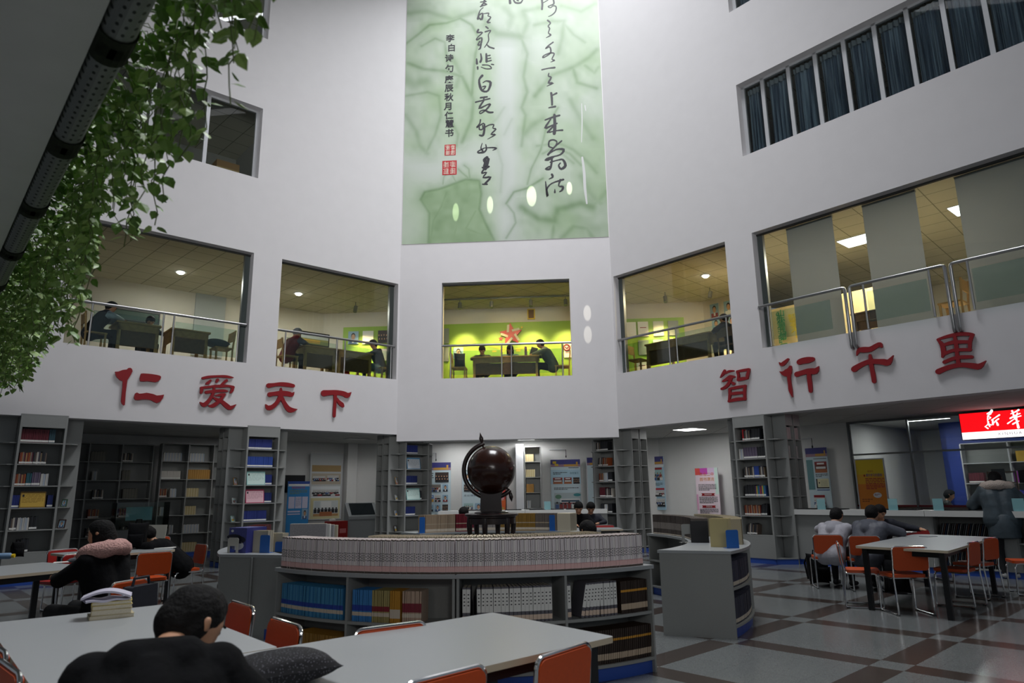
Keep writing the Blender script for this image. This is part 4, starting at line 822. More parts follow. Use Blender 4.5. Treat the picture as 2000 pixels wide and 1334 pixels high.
board('narrow edge of a blue photo board beside the bookcase right of the globe', 'C', 3.9, 1146, 894, 1162, 995, PALEB, HEAD, ALU)
board('photo board with red banners and group pictures, right of the bookcase by the globe', 'R', 3.8, 1262, 893, 1301, 996, SKYB, HEAD+[('rect', 0, 1, .15, .2, WHT), ('rect', .0, .9, .21, .25, REDP), ('kids', .05, .92, .25, .45), ('lines', .1, .92, .5, .56, 3), ('rect', .1, .98, .595, .63, C_('rose_band', '#b0303c')), ('bw', .1, .98, .64, .75), ('bw', .1, .98, .79, .94)])
PINKP = mat('pale_pink_print', '#ead9e2', .5)
board('white and magenta roll-up banner about sharing books, leaning on the white wall', 'R', 3.6, 1357, 915, 1409, 1018, PINKP, [('rect', 0, 1, 0, .12, C_('magenta_print', '#c850b8')), ('rect', 0, .22, 0, .13, C_('coral_print', '#d8504a')), ('rect', .55, 1, .0, .12, C_('pale_lilac', '#dcc4e0')), ('rect', .85, 1, 0, .5, C_('mint_print', '#cfe6dc')), ('rect', 0, .08, .5, .8, C_('rose_print', '#e0a8c8')), ('text', .2, .82, .09, .16, '青岛二中', C_('orange_letter', '#d0562a')), ('text', .2, .82, .185, .255, '图书漂流', C_('amber_letter', '#d88a22')), ('lines', .12, .9, .31, .44, 5, DKGREY), ('ribbon', .22, .82, .48, .53, REDP), ('lines', .12, .92, .55, .68, 5, DKGREY), ('ribbon', .22, .82, .71, .755, REDP), ('lines', .12, .92, .775, .87, 4, DKGREY), ('ribbon', .22, .82, .9, .945, REDP), ('text', .36, .68, .49, .52, '漂流规则说明', WHT), ('text', .4, .66, .715, .75, '漂流办法', WHT)], None, 'roll_up_banner', 'banner', .0)
board('photo board with a red train picture behind the right tower', 'R', 3.8, 1572, 876, 1627, 992, PALEB, HEAD+[('rect', 0, .3, .2, .7, C_('teal_photo', '#5f8c90')), ('hall', .38, .93, .235, .42), ('lines', .35, .95, .18, .2, 1), ('lines', .38, .95, .44, .5, 3), ('paper', .38, .95, .52, .68), ('rect', .38, .95, .7, .715, C_('print_blue', '#3d5b8c')), ('rect', .2, .7, .79, .83, REDP), ('bw', .2, .72, .83, 1)])
KO = mat('banner_yellow', '#d8bc2a', .5)
board('yellow to orange roll-up banner by the glass front, above the seated students', 'R', 3.45, 1670, 899, 1736, 994, KO, [('rect', 0, 1, .3, .5, C_('amber_print', '#dba52a')), ('rect', 0, 1, .5, 1, C_('orange_print', '#d8832a')), ('text', .4, .62, .22, .265, '考考拉', C_('brick_letter', '#b0462a')), ('blob', .25, .3, .3, .35, REDP), ('text', .33, .92, .29, .355, '课外学习的题库', C_('royal_letter', '#2a4a9a')), ('lines', .3, .98, .38, .62, 7, C_('crimson_letter', '#a8323c')), ('blob', .52, .82, .67, .78, WHT), ('lines', .1, .5, .8, .88, 2, C_('brown_letter', '#8a4a22')), ('lines', .57, .78, .7, .74, 2, REDP)], ALU, 'roll_up_banner', 'banner', .01)
board('blue roll-up notice with three white sheets at the left', 'L', 4.2, 563, 940, 602, 1015, mat('banner_blue', '#2f86c6', .5), [('rect', 0, 1, 0, .1, C_('royal_print', '#24489a')), ('ribbon', 0, 1, .07, .13, WHT), ('text', .17, .78, .14, .2, '寒假培训计划', C_('rose_letter', '#c8506a')), ('lines', .1, .9, .23, .35, 3, C_('olive_letter', '#7a8a4a')), ('rect', .06, .33, .4, .7, C_('lilac_sheet', '#cdcbe0')), ('rect', .36, .64, .4, .7, C_('lilac_sheet', '#cdcbe0')), ('rect', .67, .93, .4, .7, C_('lilac_sheet', '#cdcbe0')), ('lines', .38, .62, .43, .66, 9, C_('sheet_text', '#9a98b0')), ('rect', .04, .6, .76, .8, C_('lilac_sheet', '#cdcbe0')), ('rect', .04, .6, .83, .86, C_('lilac_sheet', '#cdcbe0')), ('portrait', .68, .95, .72, .98)], None, 'roll_up_banner', 'banner', .0)
board('tall grey framed photo board with black and white group pictures', 'L', 4.35, 609, 887, 664, 1012, C_('grey_board', '#c2c5c4'), [('rect', .03, .97, .17, .27, C_('tan_strip', '#a58a5c')), ('rect', .03, .97, .3, .47, C_('beige_card', '#b5aa98')), ('bw', .07, .46, .34, .42), ('bw', .53, .9, .33, .42), ('rect', .03, .97, .5, .7, WHT), ('bw', .08, .92, .55, .65), ('rect', .03, .97, .68, 1, C_('cream_card', '#d0c89a')), ('meeting', .12, .92, .72, .96)], ALU)
def wbox(name, label, cat, f, v, x0, y0, x1, y1, d, m, kids=()):
    ua, za = atf(x0, y0, f, v); ub, zb = atf(x1, y1, f, v); g = G(); g.box(0, ub-ua, -d, 0, 0, za-zb, m); o = g.build(name, M=FM(f, ua, v, zb), bevel=.004)
    for n, a, b2, c, e, mm in kids: g = G(); g.box(a*(ub-ua), b2*(ub-ua), -d-.004, -d, c*(za-zb), e*(za-zb), mm); g.build(n, o)
    return tag(o, label, cat)
wbox('wall_panel', 'black panel on the wall above the blue roll-up notice', 'panel', 'L', 4.46, 556, 928, 594, 962, .03, BLACKM)
wbox('plaque', 'small brown plaque beside the grey electrical box', 'plaque', 'L', 4.46, 688, 958, 701, 972, .02, C_('plaque_frame', '#8f8a80'), [('inset', .15, .85, .15, .85, C_('plaque_brown', '#6a4634'))])
wbox('electrical_box', 'pale grey green electrical box on the wall left of the bookcase by the globe', 'box', 'L', 4.46, 702, 947, 730, 975, .08, C_('box_green', '#8fa3a0'), [('door', .05, .95, .06, .94, C_('box_door', '#9db0ad'))])
g = G(); g.box(-.16, .16, -.28, 0, 0, 3.0, INNER); tag(g.build('column', M=FM('L', atf(684, 960, 'L', 4.3)[0], 4.5)), kind='structure')
# picture hooks: small wall arms with a hanging cord above the boards
for k, (f, v, x, y, lb) in enumerate((('C', 3.95, 852, 885, 'above the portrait board left of the globe'), ('C', 3.95, 1105, 878, 'above the bus photo board'), ('L', 4.45, 642, 890, 'above the framed group pictures'), ('R', 3.85, 1586, 856, 'above the train photo board'))):
    u, z = atf(x, y, f, v); root = empty('picture_hook', FM(f, u, v, z), 'white wall arm with a hanging cord %s' % lb, 'hook', 'picture hooks'); g = G()
    g.tube([(-.5, -.02, 0), (0, -.02, 0)], .012, ALU, 6); g.build('arm', root); g = G(); g.tube([(0, -.03, 0), (0, -.03, -.16), (.01, -.03, -.2)], .008, DKGREY, 6); g.ball((0, -.03, -.21), (.02, .02, .04), DKGREY, 8); g.build('cord', root)
# end bookcase on the centre back wall
wall_case('grey bookcase on the centre back wall, cream books', 'C', 3.3, atf(1025, 930, 'C', 3.3)[0], atf(1056, 930, 'C', 3.3)[0], 1, 2.78, 6, [(0, 0, 0, cream, 9, 'cream book'), (0, 1, 0, cream, 10, 'cream book'), (0, 2, .02, gold, 8, 'tan book'), (0, 3, .02, pale, 5, 'white book'), (0, 4, .02, cream, 3, 'cream book')], name='library_book', short='case behind the counter')
g = G(); u, _ = atf(1008, 930, 'C', 3.3); u2, _ = atf(1023, 930, 'C', 3.3); g.box(0, u2-u, 0, .6, 0, 2.85, ALU); tag(g.build('door_panel', M=FM('C', u, 3.3)), 'plain white cabinet door panel beside the cream book bookcase', 'cabinet')
# touch screen kiosk and red box at the left
u, _ = atf(706, 1020, 'L', 2.6); root = empty('touch_kiosk', FM('L', u, 2.6, 0, -.25), 'grey touch screen kiosk with a sloping dark screen', 'kiosk'); g = G()
KG = mat('kiosk_grey', '#8b9092', .4); g.prism([(-.2, 0), (.32, 0), (.32, .85), (.3, 1.22), (.24, 1.24), (-.24, .88), (-.24, .8), (-.2, .76)], -.42, .42, KG, Matrix.Rotation(math.pi/2, 4, 'X') @ Matrix.Rotation(math.pi/2, 4, 'Y') @ Matrix.Identity(4)); g.build('cabinet', root, bevel=.01)
g = G(); a = math.atan2(.36, .48); g.box(-.33, .33, 0, .5, 0, .008, mat('dark_screen', '#20262a', .08), Matrix.Translation((0, -.2, .913)) @ Matrix.Rotation(a, 4, 'X')); g.build('screen', root)
u, _ = atf(648, 1030, 'L', 2.6); o = wbox('donation_box', 'red box with a white lid beside the kiosk', 'box', 'L', 2.4, 634, 1018, 667, 1075, .3, mat('red_box', '#8c1414', .4), [('lettering', .55, .9, .6, .75, C_('faded_red', '#c07070'))])
g = G(); g.ball((.15, -.15, atf(648, 1018, 'L', 2.4)[1]-o.matrix_world.translation.z+.02), (.1, .06, .05), WHITE, 10); g.build('white_cloth', o)
# ------------------------------------------------------------------ glass front and bookshop
GL = []
def pane(name, label, f, v, u0, u1, z0, z1, t=.012):
    g = G(); g.box(u0, u1, v-t/2, v+t/2, z0, z1, GLASS); return tag(g.build(name, M=FM(f)), kind='structure')
ug0, _ = atf(1664, 900, 'R', 3.9); ug1, _ = atf(1782, 900, 'R', 3.9)
pane('window_1', '', 'R', 3.9, ug0, ug1, .0, 3.0); pane('window_2', '', 'R', 3.9, ug1, 8.0, 0, 3.0); pane('window_3', '', 'R', 3.9, 8.0, 11, 0, 3.0)
g = G()
for u in (ug0, ug1, 8.0): g.box(u-.018, u+.018, 3.86, 3.94, 0, 3.0, ALUD)
zr = atf(1700, 887, 'R', 3.9)[1]; g.box(ug0, 11, 3.88, 3.92, zr-.02, zr+.02, ALUD); g.box(ug0, 11, 3.88, 3.92, 1.02, 1.06, C_('red_sill', '#7c2028')); g.box(ug0, 11, 3.87, 3.93, 2.95, 3.0, ALUD)
tag(g.build('trim_1', M=FM('R')), kind='structure')
def sign():
    u, zt = atf(1873, 809, 'R', 3.55); _, zb = atf(1881, 859, 'R', 3.55); w, h = 2.6, zt-zb
    root = empty('shop_sign', FM('R', u, 3.55, zb), 'glowing red and white shop sign with white brush characters at the right edge', 'sign'); g = G()
    g.box(-.015, w, .0, .12, -.01, h+.015, BLACKM); g.build('housing', root)
    g = G(); g.quad((0, -.002, h*.27), (w, -.002, h*.27), (w, -.002, h), (0, -.002, h), mat('sign_red', '#d01018', .4, emit='#e30a14', estr=1.25)); g.build('red_face', root)
    g = G(); g.quad((0, -.002, 0), (w, -.002, 0), (w, -.002, h*.27), (0, -.002, h*.27), mat('sign_white', '#ffffff', .4, emit='#fff6fa', estr=1.6)); g.build('white_face', root)
    SW = mat('sign_letter', '#ffffff', .4, emit='#ffffff', estr=1.3)
    # brush strokes read off the sign: pixel of its close-up -> sign plane
    kx, ky = 2000/140, 2000/140
    def S(p): uu, zz = atf(1860+p[0]/kx, 780+p[1]/ky, 'R', 3.55); return (uu-u, zz-zb)
    XIN = [[(1100, 310, 24), (1085, 350, 26), (975, 405, 14)], [(1075, 400, 16), (985, 470, 12), (1060, 500, 12), (1070, 520, 8), (985, 565, 10)], [(990, 480, 12), (985, 560, 10), (1000, 640, 14), (1020, 700, 18), (1050, 765, 10)], [(1010, 620, 12), (990, 700, 10), (910, 765, 8)], [(925, 765, 10), (995, 812, 16)], [(1010, 690, 10), (1085, 715, 14)], [(1315, 435, 16), (1200, 510, 12), (1095, 580, 10)], [(1130, 570, 14), (1130, 640, 16), (1135, 700, 18)], [(1290, 545, 16), (1210, 600, 12), (1150, 670, 10)], [(1210, 600, 10), (1250, 660, 18), (1270, 715, 22)]]
    HUA = [[(1670, 325, 20), (1690, 370, 14), (1710, 440, 16), (1720, 510, 12)], [(1850, 295, 20), (1780, 340, 14), (1630, 405, 8)], [(1890, 395, 12), (1800, 430, 12), (1620, 530, 18)], [(1915, 460, 12), (1800, 500, 10), (1740, 540, 8), (1545, 675, 14)], [(1815, 380, 12), (1790, 480, 14), (1800, 600, 18), (1830, 720, 22), (1845, 785, 26)], [(1690, 690, 16), (1780, 640, 14), (1860, 605, 10)], [(1740, 440, 8), (1765, 560, 12)]]
    for nm, ST in (('character', XIN), ('character', HUA)):
        g = G()
        for st in ST: brush(g, [(*S(p), p[2]/kx*.0128) for p in st], .004, SW, Matrix.Translation((0, -.003, 0)) @ RX90)
        g.build(nm, root)
    a, b2 = S((1265, 960)), S((1890, 945)); me = text_mesh('XINHUA', h*.15, DKGREY, .0005, 'LEFT', spacing=1.5); o = obj('lettering', me, root, Matrix.Translation((a[0], -.004, h*.135)) @ RX90)
def brush(g, pts, t, m, T=None, n=8, sub=3):
    """a brush stroke: a tapering ribbon with round ends through (x, y, half width) points, extruded to t"""
    P = []
    k = len(pts)
    for i in range(k-1):
        p0, p1, p2, p3 = pts[max(i-1, 0)], pts[i], pts[i+1], pts[min(i+2, k-1)]
        for j in range(sub):
            s = j/sub; P.append(tuple(.5*((2*p1[c])+(-p0[c]+p2[c])*s+(2*p0[c]-5*p1[c]+4*p2[c]-p3[c])*s*s+(-p0[c]+3*p1[c]-3*p2[c]+p3[c])*s**3) for c in range(3)))
    P.append(pts[-1]); L = []; Rr = []
    for i, p in enumerate(P):
        a, b2 = P[max(i-1, 0)], P[min(i+1, len(P)-1)]; dx, dy = b2[0]-a[0], b2[1]-a[1]; l = math.hypot(dx, dy) or 1; w = max(p[2], .0005)
        L.append((p[0]-dy/l*w, p[1]+dx/l*w)); Rr.append((p[0]+dy/l*w, p[1]-dx/l*w))
    N = len(P); vs = [(x, y, 0) for x, y in L]+[(x, y, 0) for x, y in Rr]+[(x, y, t) for x, y in L]+[(x, y, t) for x, y in Rr]; fs = []
    for i in range(N-1): fs += [(2*N+i, 3*N+i, 3*N+i+1, 2*N+i+1), (i, 2*N+i, 2*N+i+1, i+1), (N+i, N+i+1, 3*N+i+1, 3*N+i)]
    g.add(vs, fs, m, T)
    for p in (P[0], P[-1]):
        w = max(p[2], .0005); c = [(p[0]+w*math.cos(2*math.pi*j/10), p[1]+w*math.sin(2*math.pi*j/10)) for j in range(10)]; g.prism(c, 0, t*.98, m, T)
sign()
pk = [hb('#7b2a86', .05, .26, False), hb('#8a3a92', .05, .26, False)]; ypk = [hb('#c9a23a', .03, .24, False)]; bpk = [hb('#2a2f92', .06, .3, False)]
wall_case('white bookshop shelf behind the shop sign, red and violet books', 'R', 5.85, atf(1879, 900, 'R', 5.85)[0], atf(1879, 900, 'R', 5.85)[0]+2.85, 3, 2.45, 5, [(0, 1, .05, reds, 12, 'red book'), (0, 1, .5, cream, 5, 'cream book'), (1, 1, 0, pk, 26, 'violet book'), (1, 2, 0, bpk, 28, 'blue boxed book'), (2, 1, 0, pk, 26, 'violet book'), (2, 2, 0, bpk, 28, 'blue boxed book'), (0, 2, .1, warm, 10, 'brown book'), (1, 0, .1, ypk, 10, 'yellow book')], ALU, name='shop_book', short='bookshop shelf')
root = empty('display_rack', FM('R', 6.75, 4.3, 0), 'wooden display rack with black cards behind the glass front', 'rack'); g = G()
for x in (-.25, .25): g.box(x-.015, x+.015, 0, .03, 0, 1.75, WOODD)
for z in (.9, 1.2, 1.5, 1.72): g.box(-.25, .25, 0, .03, z, z+.025, WOODD)
g.build('frame', root)
for k, (x, z, m, nm) in enumerate(((-.05, 1.54, BLACKM, 'black_card'), (.42, 1.5, BLACKM, 'black_card'), (-.1, 1.22, C_('teal_card', '#3f9aa0'), 'teal_card'), (.1, .93, GOLD, 'yellow_card'))): g = G(); g.box(x-.12, x+.12, -.02, 0, z, z+.26, m); g.build(nm, root)
for k in range(9):
    g = G(); g.box(-.06, .06, 0, .05, 0, .12+.04*(k % 3), C_('small_goods_%d' % (k % 4), ('#c9c2a0', '#b8b49a', '#7a2830', '#8fb0a8')[k % 4])); tag(g.build('boxed_goods', M=FM('R', 6.3+.2*k, 4.15, 1.02)), 'small boxed goods on the ledge behind the glass front', 'goods', 'small goods behind the glass')
g = G(); g.box(ug0+.25, 9.3, 4.05, 4.6, .98, 1.02, CTOP); g.box(ug0+.25, 9.3, 4.1, 4.55, 0, .98, LAM); tag(g.build('shop_ledge', M=FM('R')), 'white ledge running behind the glass front', 'counter')
for k, (u, v, m, it) in enumerate(((4.9, 7.9, PALEB, [('suits', .1, .9, .3, .6), ('rect', 0, 1, 0, .15, NIGHT), ('rect', .1, .3, .04, .1, GOLD)]), (5.75, 7.9, C_('mauve_board', '#a58f9c'), [('rect', .3, .6, .1, .6, C_('wine_print', '#7c2444'))]))):
    board(('blue photo board standing in the bookshop behind the yellow banner', 'mauve photo board standing in the bookshop')[k], 'R', v, 1000, 500, 1010, 600, m, it, ALU, 'notice_board', 'board', .9, (u, u+.7)) if False else None
def lamp_panel(name, label, f, u, v, z, w, d, power, col=(1, 1, 1), m=LAMP, light=True, group='ceiling lamps'):
    root = empty(name, FM(f, u, v, z), label, 'lamp', group); g = G(); g.box(-w/2-.02, w/2+.02, -d/2-.02, d/2+.02, -.012, .0, ALU); g.build('frame', root)
    g = G(); g.box(-w/2, w/2, -d/2, d/2, -.016, -.012, m); g.build('diffuser', root)
    if light:
        o = area('lamp_light', (0, 0, -.03), (0, 0, 0), w, d, power, col); o.parent = root
    return root
p = FM('R').inverted() @ atz(1347, 839.5, 2.98); lamp_panel('ceiling_lamp', 'square white ceiling lamp right of the bookcase by the globe', 'R', p.x, p.y, 2.995, .6, .6, 26)
p = FM('L').inverted() @ atz(697, 858, 2.98); lamp_panel('ceiling_lamp', 'dim ceiling lamp left of the bookcase by the globe', 'L', p.x, p.y, 2.995, .6, .3, 5, m=mat('lamp_off', '#dadad6', .5))
lamp_panel('ceiling_lamp', 'ceiling lamp behind the globe, hidden by the wall edge', 'C', 3.1, 3.2, 2.995, .5, .5, 30)
lamp_panel('ceiling_lamp', 'ceiling lamp over the photo boards, hidden by the wall edge', 'C', 1.0, 3.2, 2.995, .4, .4, 10)
p = FM('R').inverted() @ atz(1812, 820, 2.98); lamp_panel('tube_lamp', 'white tube lamp on the bookshop ceiling', 'R', p.x, p.y, 2.99, .9, .1, 20)
lamp_panel('ceiling_lamp', 'ceiling lamp deep in the bookshop', 'R', 8.2, 4.8, 2.995, .9, .2, 16)
lamp_panel('ceiling_lamp', 'ceiling lamp over the lit left bookcase', 'L', -2.9, 2.6, 2.995, .4, .4, 7, light=True)
# ------------------------------------------------------------------ second floor openings: glass, rails
DARKF = mat('dark_frame', '#2a2b2a', .5)
n = 4
for k, (f, u0, u1) in OPEN.items():
    g = G(); g.box(u0, min(u1, 11.4), .2, .212, ZS, ZH, GLASS); tag(g.build('window_%d' % n, M=FM(f)), kind='structure'); n += 1
    g = G(); g.box(u0, u1, .18, .24, ZH-.035, ZH, DARKF); g.box(u0, u1, .18, .24, ZS, ZS+.02, DARKF)
    jl = u0 if k in ('R1', 'R2') else None; jr = u1 if k in ('L1', 'L2') else None
    if jl is not None: g.box(jl, jl+.12, .215, .3, ZS, ZH, ALUD)
    if jr is not None: g.box(jr-.12, jr, .215, .3, ZS, ZH, ALUD)
    tag(g.build('trim_%d' % n, M=FM(f)), kind='structure')
RZ = 5.19
RGL = mat('rail_glass', '#ffffff'); nt, b = nodes(RGL); tr = nt.nodes.new('ShaderNodeBsdfTransparent'); tr.inputs[0].default_value = (.80, .88, .86, 1); gl = nt.nodes.new('ShaderNodeBsdfGlossy'); gl.inputs['Roughness'].default_value = .02; ms = nt.nodes.new('ShaderNodeMixShader'); ms.inputs[0].default_value = .05; nt.links.new(tr.outputs[0], ms.inputs[1]); nt.links.new(gl.outputs[0], ms.inputs[2]); nt.links.new(ms.outputs[0], nt.nodes['Material Output'].inputs[0])
def rail(label, f, u0, u1, posts, v=.08):
    root = empty('handrail', FM(f, (u0+u1)/2, v, ZS), label, 'handrail', 'stainless steel handrails'); D = -(u0+u1)/2
    g = G(); g.tube([(u0+D, 0, RZ-ZS), (u1+D, 0, RZ-ZS)], .03, STEEL, 12); g.build('top_rail', root, smooth=True)
    for p in posts: g = G(); g.tube([(p+D, 0, 0), (p+D, 0, RZ-ZS)], .019, STEEL, 10); g.build('post', root, smooth=True)
    s = sorted(posts)
    for a, b2 in zip(s, s[1:]):
        if b2-a > .4: g = G(); g.box(a+D+.03, b2+D-.03, -.004, .004, .1, .72, RGL); g.build('glass_infill', root)
    return root
uf = lambda f, x, y, v=.08: atf(x, y, f, v)[0]
rail('stainless handrail across the leftmost second floor opening', 'L', -7.3, -3.9, [uf('L', 176, 640), uf('L', 317, 650), uf('L', 337, 655), uf('L', 464, 670)])
rail('stainless handrail across the opening above the last red character at the left', 'L', -3.21, -.07, [uf('L', 556, 690), uf('L', 657, 700), uf('L', 673, 700), uf('L', 763, 715)])
rail('stainless handrail across the centre opening with the red star', 'C', 1.12, 4.46, [uf('C', 880, 710), uf('C', 980, 710), uf('C', 999, 710), uf('C', 1099, 705)])
rail('stainless handrail across the opening right of the centre', 'R', .06, 3.3, [uf('R', 1222, 700), uf('R', 1308, 690), uf('R', 1323, 690), uf('R', 1422, 670)])
def railR():
    v = -.07; ua, ub, uc = 4.0, uf('R', 1655, 610, v), uf('R', 1852, 570, v); root = empty('handrail', FM('R', ua, v, ZS), 'long stainless handrail with bent brackets fixed to the right wall', 'handrail', 'stainless steel handrails'); h = RZ-ZS
    for a, b2 in ((ua-.03, ub), (ub+.09, uc), (uc+.09, 11.4)):
        first = a < ua; pts = [(a-ua, .1, h)] if first else [(a-ua, .1, -.32), (a-ua, .02, -.3), (a-ua, 0, -.25), (a-ua, 0, h-.05), (a-ua+.012, 0, h-.014)]
        pts += [(a-ua+.05, 0, h), (b2-ua-.05, 0, h)]
        if b2 < 11: pts += [(b2-ua-.012, 0, h-.014), (b2-ua, 0, h-.05), (b2-ua, 0, -.25), (b2-ua, .02, -.3), (b2-ua, .1, -.32)]
        g = G(); g.tube(pts, .03, STEEL, 12); g.build('bent_rail', root, smooth=True)
        for p in (a+.25, b2-.25 if b2 < 11 else a+2.6):
            if p > ub+.1 or p < ub-.5: g = G(); g.tube([(p-ua, 0, -.0), (p-ua, 0, h)], .02, STEEL, 10); g.build('post', root, smooth=True)
        g = G(); g.box(a+.3-ua, b2-.3-ua, -.004, .004, .12, .7, RGL); g.build('glass_infill', root)
railR()
# ------------------------------------------------------------------ second floor rooms
def on_wall(name, label, cat, f, v, x0, y0, x1, y1, m, t=.03, kids=(), photo_kind=None, frame=None, lines_=None):
    ua, za = atf(x0, y0, f, v); ub, zb = atf(x1, y1, f, v); w, h = ub-ua, za-zb; root = empty(name, FM(f, ua, v, zb), label, cat); g = G(); g.box(0, w, -t, 0, 0, h, m); g.build('panel', root)
    if photo_kind: g = G(); photo(g, .0, w, 0, h, photo_kind, int(x0), -t-.001); g.build('picture', root)
    if frame:
        g = G()
        for q in ((-.03, w+.03, -.03, 0), (-.03, w+.03, h, h+.03), (-.03, 0, 0, h), (w, w+.03, 0, h)): g.box(q[0], q[1], -t-.02, 0, q[2], q[3], frame)
        g.build('frame', root)
    if lines_: g = G(); lines(g, w*.2, w*.8, h*lines_[0], lines_[1], h*.09, h*.05, lines_[2], -t-.002, 5); g.build('text_block', root)
    return root
ua, za = atf(864, 634, 'C', 2.97)
ug_a = atf(671, 640, 'C', 2.97)[0]; ug_b = atf(1335, 620, 'C', 2.97)[0]
g = G(); g.box(ug_a, ug_b, 2.955, 2.985, 4.3, za, GREEN); tag(g.build('display_wall', M=FM('C')), 'long yellow green display panel on the back wall of the second floor room', 'panel')
# the star
def star_pts(r0, r1, rot=90): return [((r0 if k % 2 == 0 else r1)*math.cos(math.radians(rot+36*k)), (r0 if k % 2 == 0 else r1)*math.sin(math.radians(rot+36*k))) for k in range(10)]
STR = mat('star_red', '#c8281c', .4); CRS = C_('star_cream', '#d8cdb0')
u, z = atf(998, 653, 'C', 2.9); us, zs_ = atf(998, 631, 'C', 2.9); r = zs_-z
root = empty('star_emblem', FM('C', u, 2.93, z), 'big red five pointed star with pale bars on the green wall', 'emblem'); g = G(); g.prism(star_pts(r*1.02, r*.5, 94), -.02, .04, STR, RX90); g.build('star', root, bevel=.03)
for k in range(5):
    a = math.radians(94+72*k); g = G(); c, s_ = math.cos(a), math.sin(a); o2 = .055
    g.prism([(c*r*.86-s_*(o2+.035), s_*r*.86+c*(o2+.035)), (c*r*.86-s_*(o2-.035), s_*r*.86+c*(o2-.035)), (c*r*.2-s_*(o2+.0), s_*r*.2+c*(o2+.0)), (c*r*.2-s_*(o2+.07), s_*r*.2+c*(o2+.07))][::1], .045, .055, CRS, RX90); g.build('pale_bar', root)
for x, y, rr, m, lb in ((978, 661, .075, STR, 'small red star left of the big star'), (1019, 639, .045, GOLD, 'small yellow star right of the big star')):
    u, z = atf(x, y, 'C', 2.9); g = G(); g.prism(star_pts(rr, rr*.45, 90), 0, .03, m, RX90); tag(g.build('star_emblem', M=FM('C', u, 2.95, z)), lb+' on the green wall', 'emblem')
u, z = atf(1000, 681, 'C', 2.9); g = G()
for sg in (-1, 1): brush(g, [(sg*.1, .0, .006), (sg*.3, .02, .02), (sg*.55, .07, .012), (sg*.66, .1, .003)], .01, GOLD, RX90)
for k in range(6): g.box(-.6+.24*k, -.47+.24*k, -.01, 0, -.08, -.03, GOLD)
tag(g.build('gold_ribbon', M=FM('C', u, 2.95, z)), 'thin golden ribbon and small letters under the red star', 'emblem')
on_wall('portrait_print', 'portrait print of a man in dark suit on the green wall', 'print', 'C', 2.93, 886, 679, 905, 700, WHITE, photo_kind='portrait')
on_wall('notice_board', 'white notice with a red round emblem at the right end of the green wall', 'notice', 'C', 2.93, 1101, 671, 1117, 698, WHITE, kids=(), lines_=(.35, 1, REDP))
u, z = atf(1107, 679, 'C', 2.9); g = G(); g.tube([(.09*math.cos(math.radians(a)), 0, .09*math.sin(math.radians(a))) for a in range(0, 360, 24)], .02, REDP, 6, closed=True); g.tube([(-.05, 0, .02), (0, 0, -.03), (.05, 0, .02)], .015, REDP, 6); tag(g.build('emblem', M=FM('C', u, 2.88, z)), 'red round emblem on the white notice by the green wall', 'emblem')
on_wall('plaque', 'golden plaque high on the cream wall above the star', 'plaque', 'C', 2.98, 1032, 606, 1043, 622, C_('plaque_dark', '#6a4a1a'), frame=GOLD)
for k, (a, b2) in enumerate(((642, 671), (679, 706))): on_wall('notice_board', ('grey notice panel at the left end of the green wall, upper', 'grey notice panel at the left end of the green wall, lower')[k], 'notice', 'C', 2.93, 866, a, 877, b2, C_('grey_notice', '#8d968e'))
for k, (x, y) in enumerate(((1256, 629), (1286, 628), (1315, 627), (1232, 630), (1257, 665), (1286, 664), (1315, 662), (1254, 703))):
    on_wall('notice_board', ('white notice with red title, upper row of the right green panel', 'pale notice right of the red titled notice', 'grey notice at the right end of the upper row', 'narrow notice at the left end of the upper row', 'grey notice in the lower row behind the desk', 'white notice in the lower row behind the desk edge', 'white notice at the right end of the lower row', 'white notice with red letters low behind the wooden chair')[k], 'notice', 'C', 2.93, x-11, y, x+11, y+28, [WHITE, C_('pale_notice', '#c3c8b8'), C_('grey_notice', '#8d968e'), WHITE, C_('grey_notice', '#8d968e'), WHITE, WHITE, WHITE][k], lines_=(.62, 1, REDP) if k in (0, 7) else None)
for k, (x, y, w, h) in enumerate(((681, 648, 19, 24), (709, 647, 20, 25), (739, 646, 24, 24), (741, 682, 20, 22))):
    on_wall('portrait_print', ('portrait of a man on blue, left on the green panel', 'white notice between two portraits on the green panel', 'portrait of a man with a cap at the right of the green panel', 'white print low on the green panel')[k], 'print', 'C', 2.93, x, y, x+w, y+h, [WHITE, WHITE, C_('beige_print', '#c9b49a'), WHITE][k], photo_kind=('portrait', None, 'suits', None)[k])
on_wall('painting', 'dark framed landscape painting in the opening left of the centre', 'painting', 'L', 4.2, 587, 648, 640, 677, C_('painting_brown', '#5b4a30'), photo_kind='land', frame=C_('black_frame', '#16120f'))
on_wall('blackboard', 'dark green blackboard in the leftmost opening', 'board', 'L', 4.3, 222, 603, 308, 632, C_('board_green', '#1d3d2c'), frame=DKGREY)
on_wall('door_panel', 'pale door in the back wall of the leftmost opening', 'door', 'L', 4.4, 383, 572, 432, 700, C_('pale_door', '#aeb2ae'), t=.05)
# portraits on the partition wall, right of the centre
for k, (x0, y0, x1, y1) in enumerate(((1387, 596, 1406, 618), (1414, 590, 1434, 613), (1391, 624, 1409, 645), (1421, 618, 1440, 640))):
    on_wall('portrait_print', ('portrait of a smiling man, upper left on the cream wall right of the green panel', 'portrait at the upper right of the cream wall, cut by the opening edge', 'portrait of a man with glasses, lower left on the cream wall', 'portrait behind the seated person right of the green panel')[k], 'print', 'R', 4.15, x0, y0, x1, y1, WHITE, photo_kind='portrait')
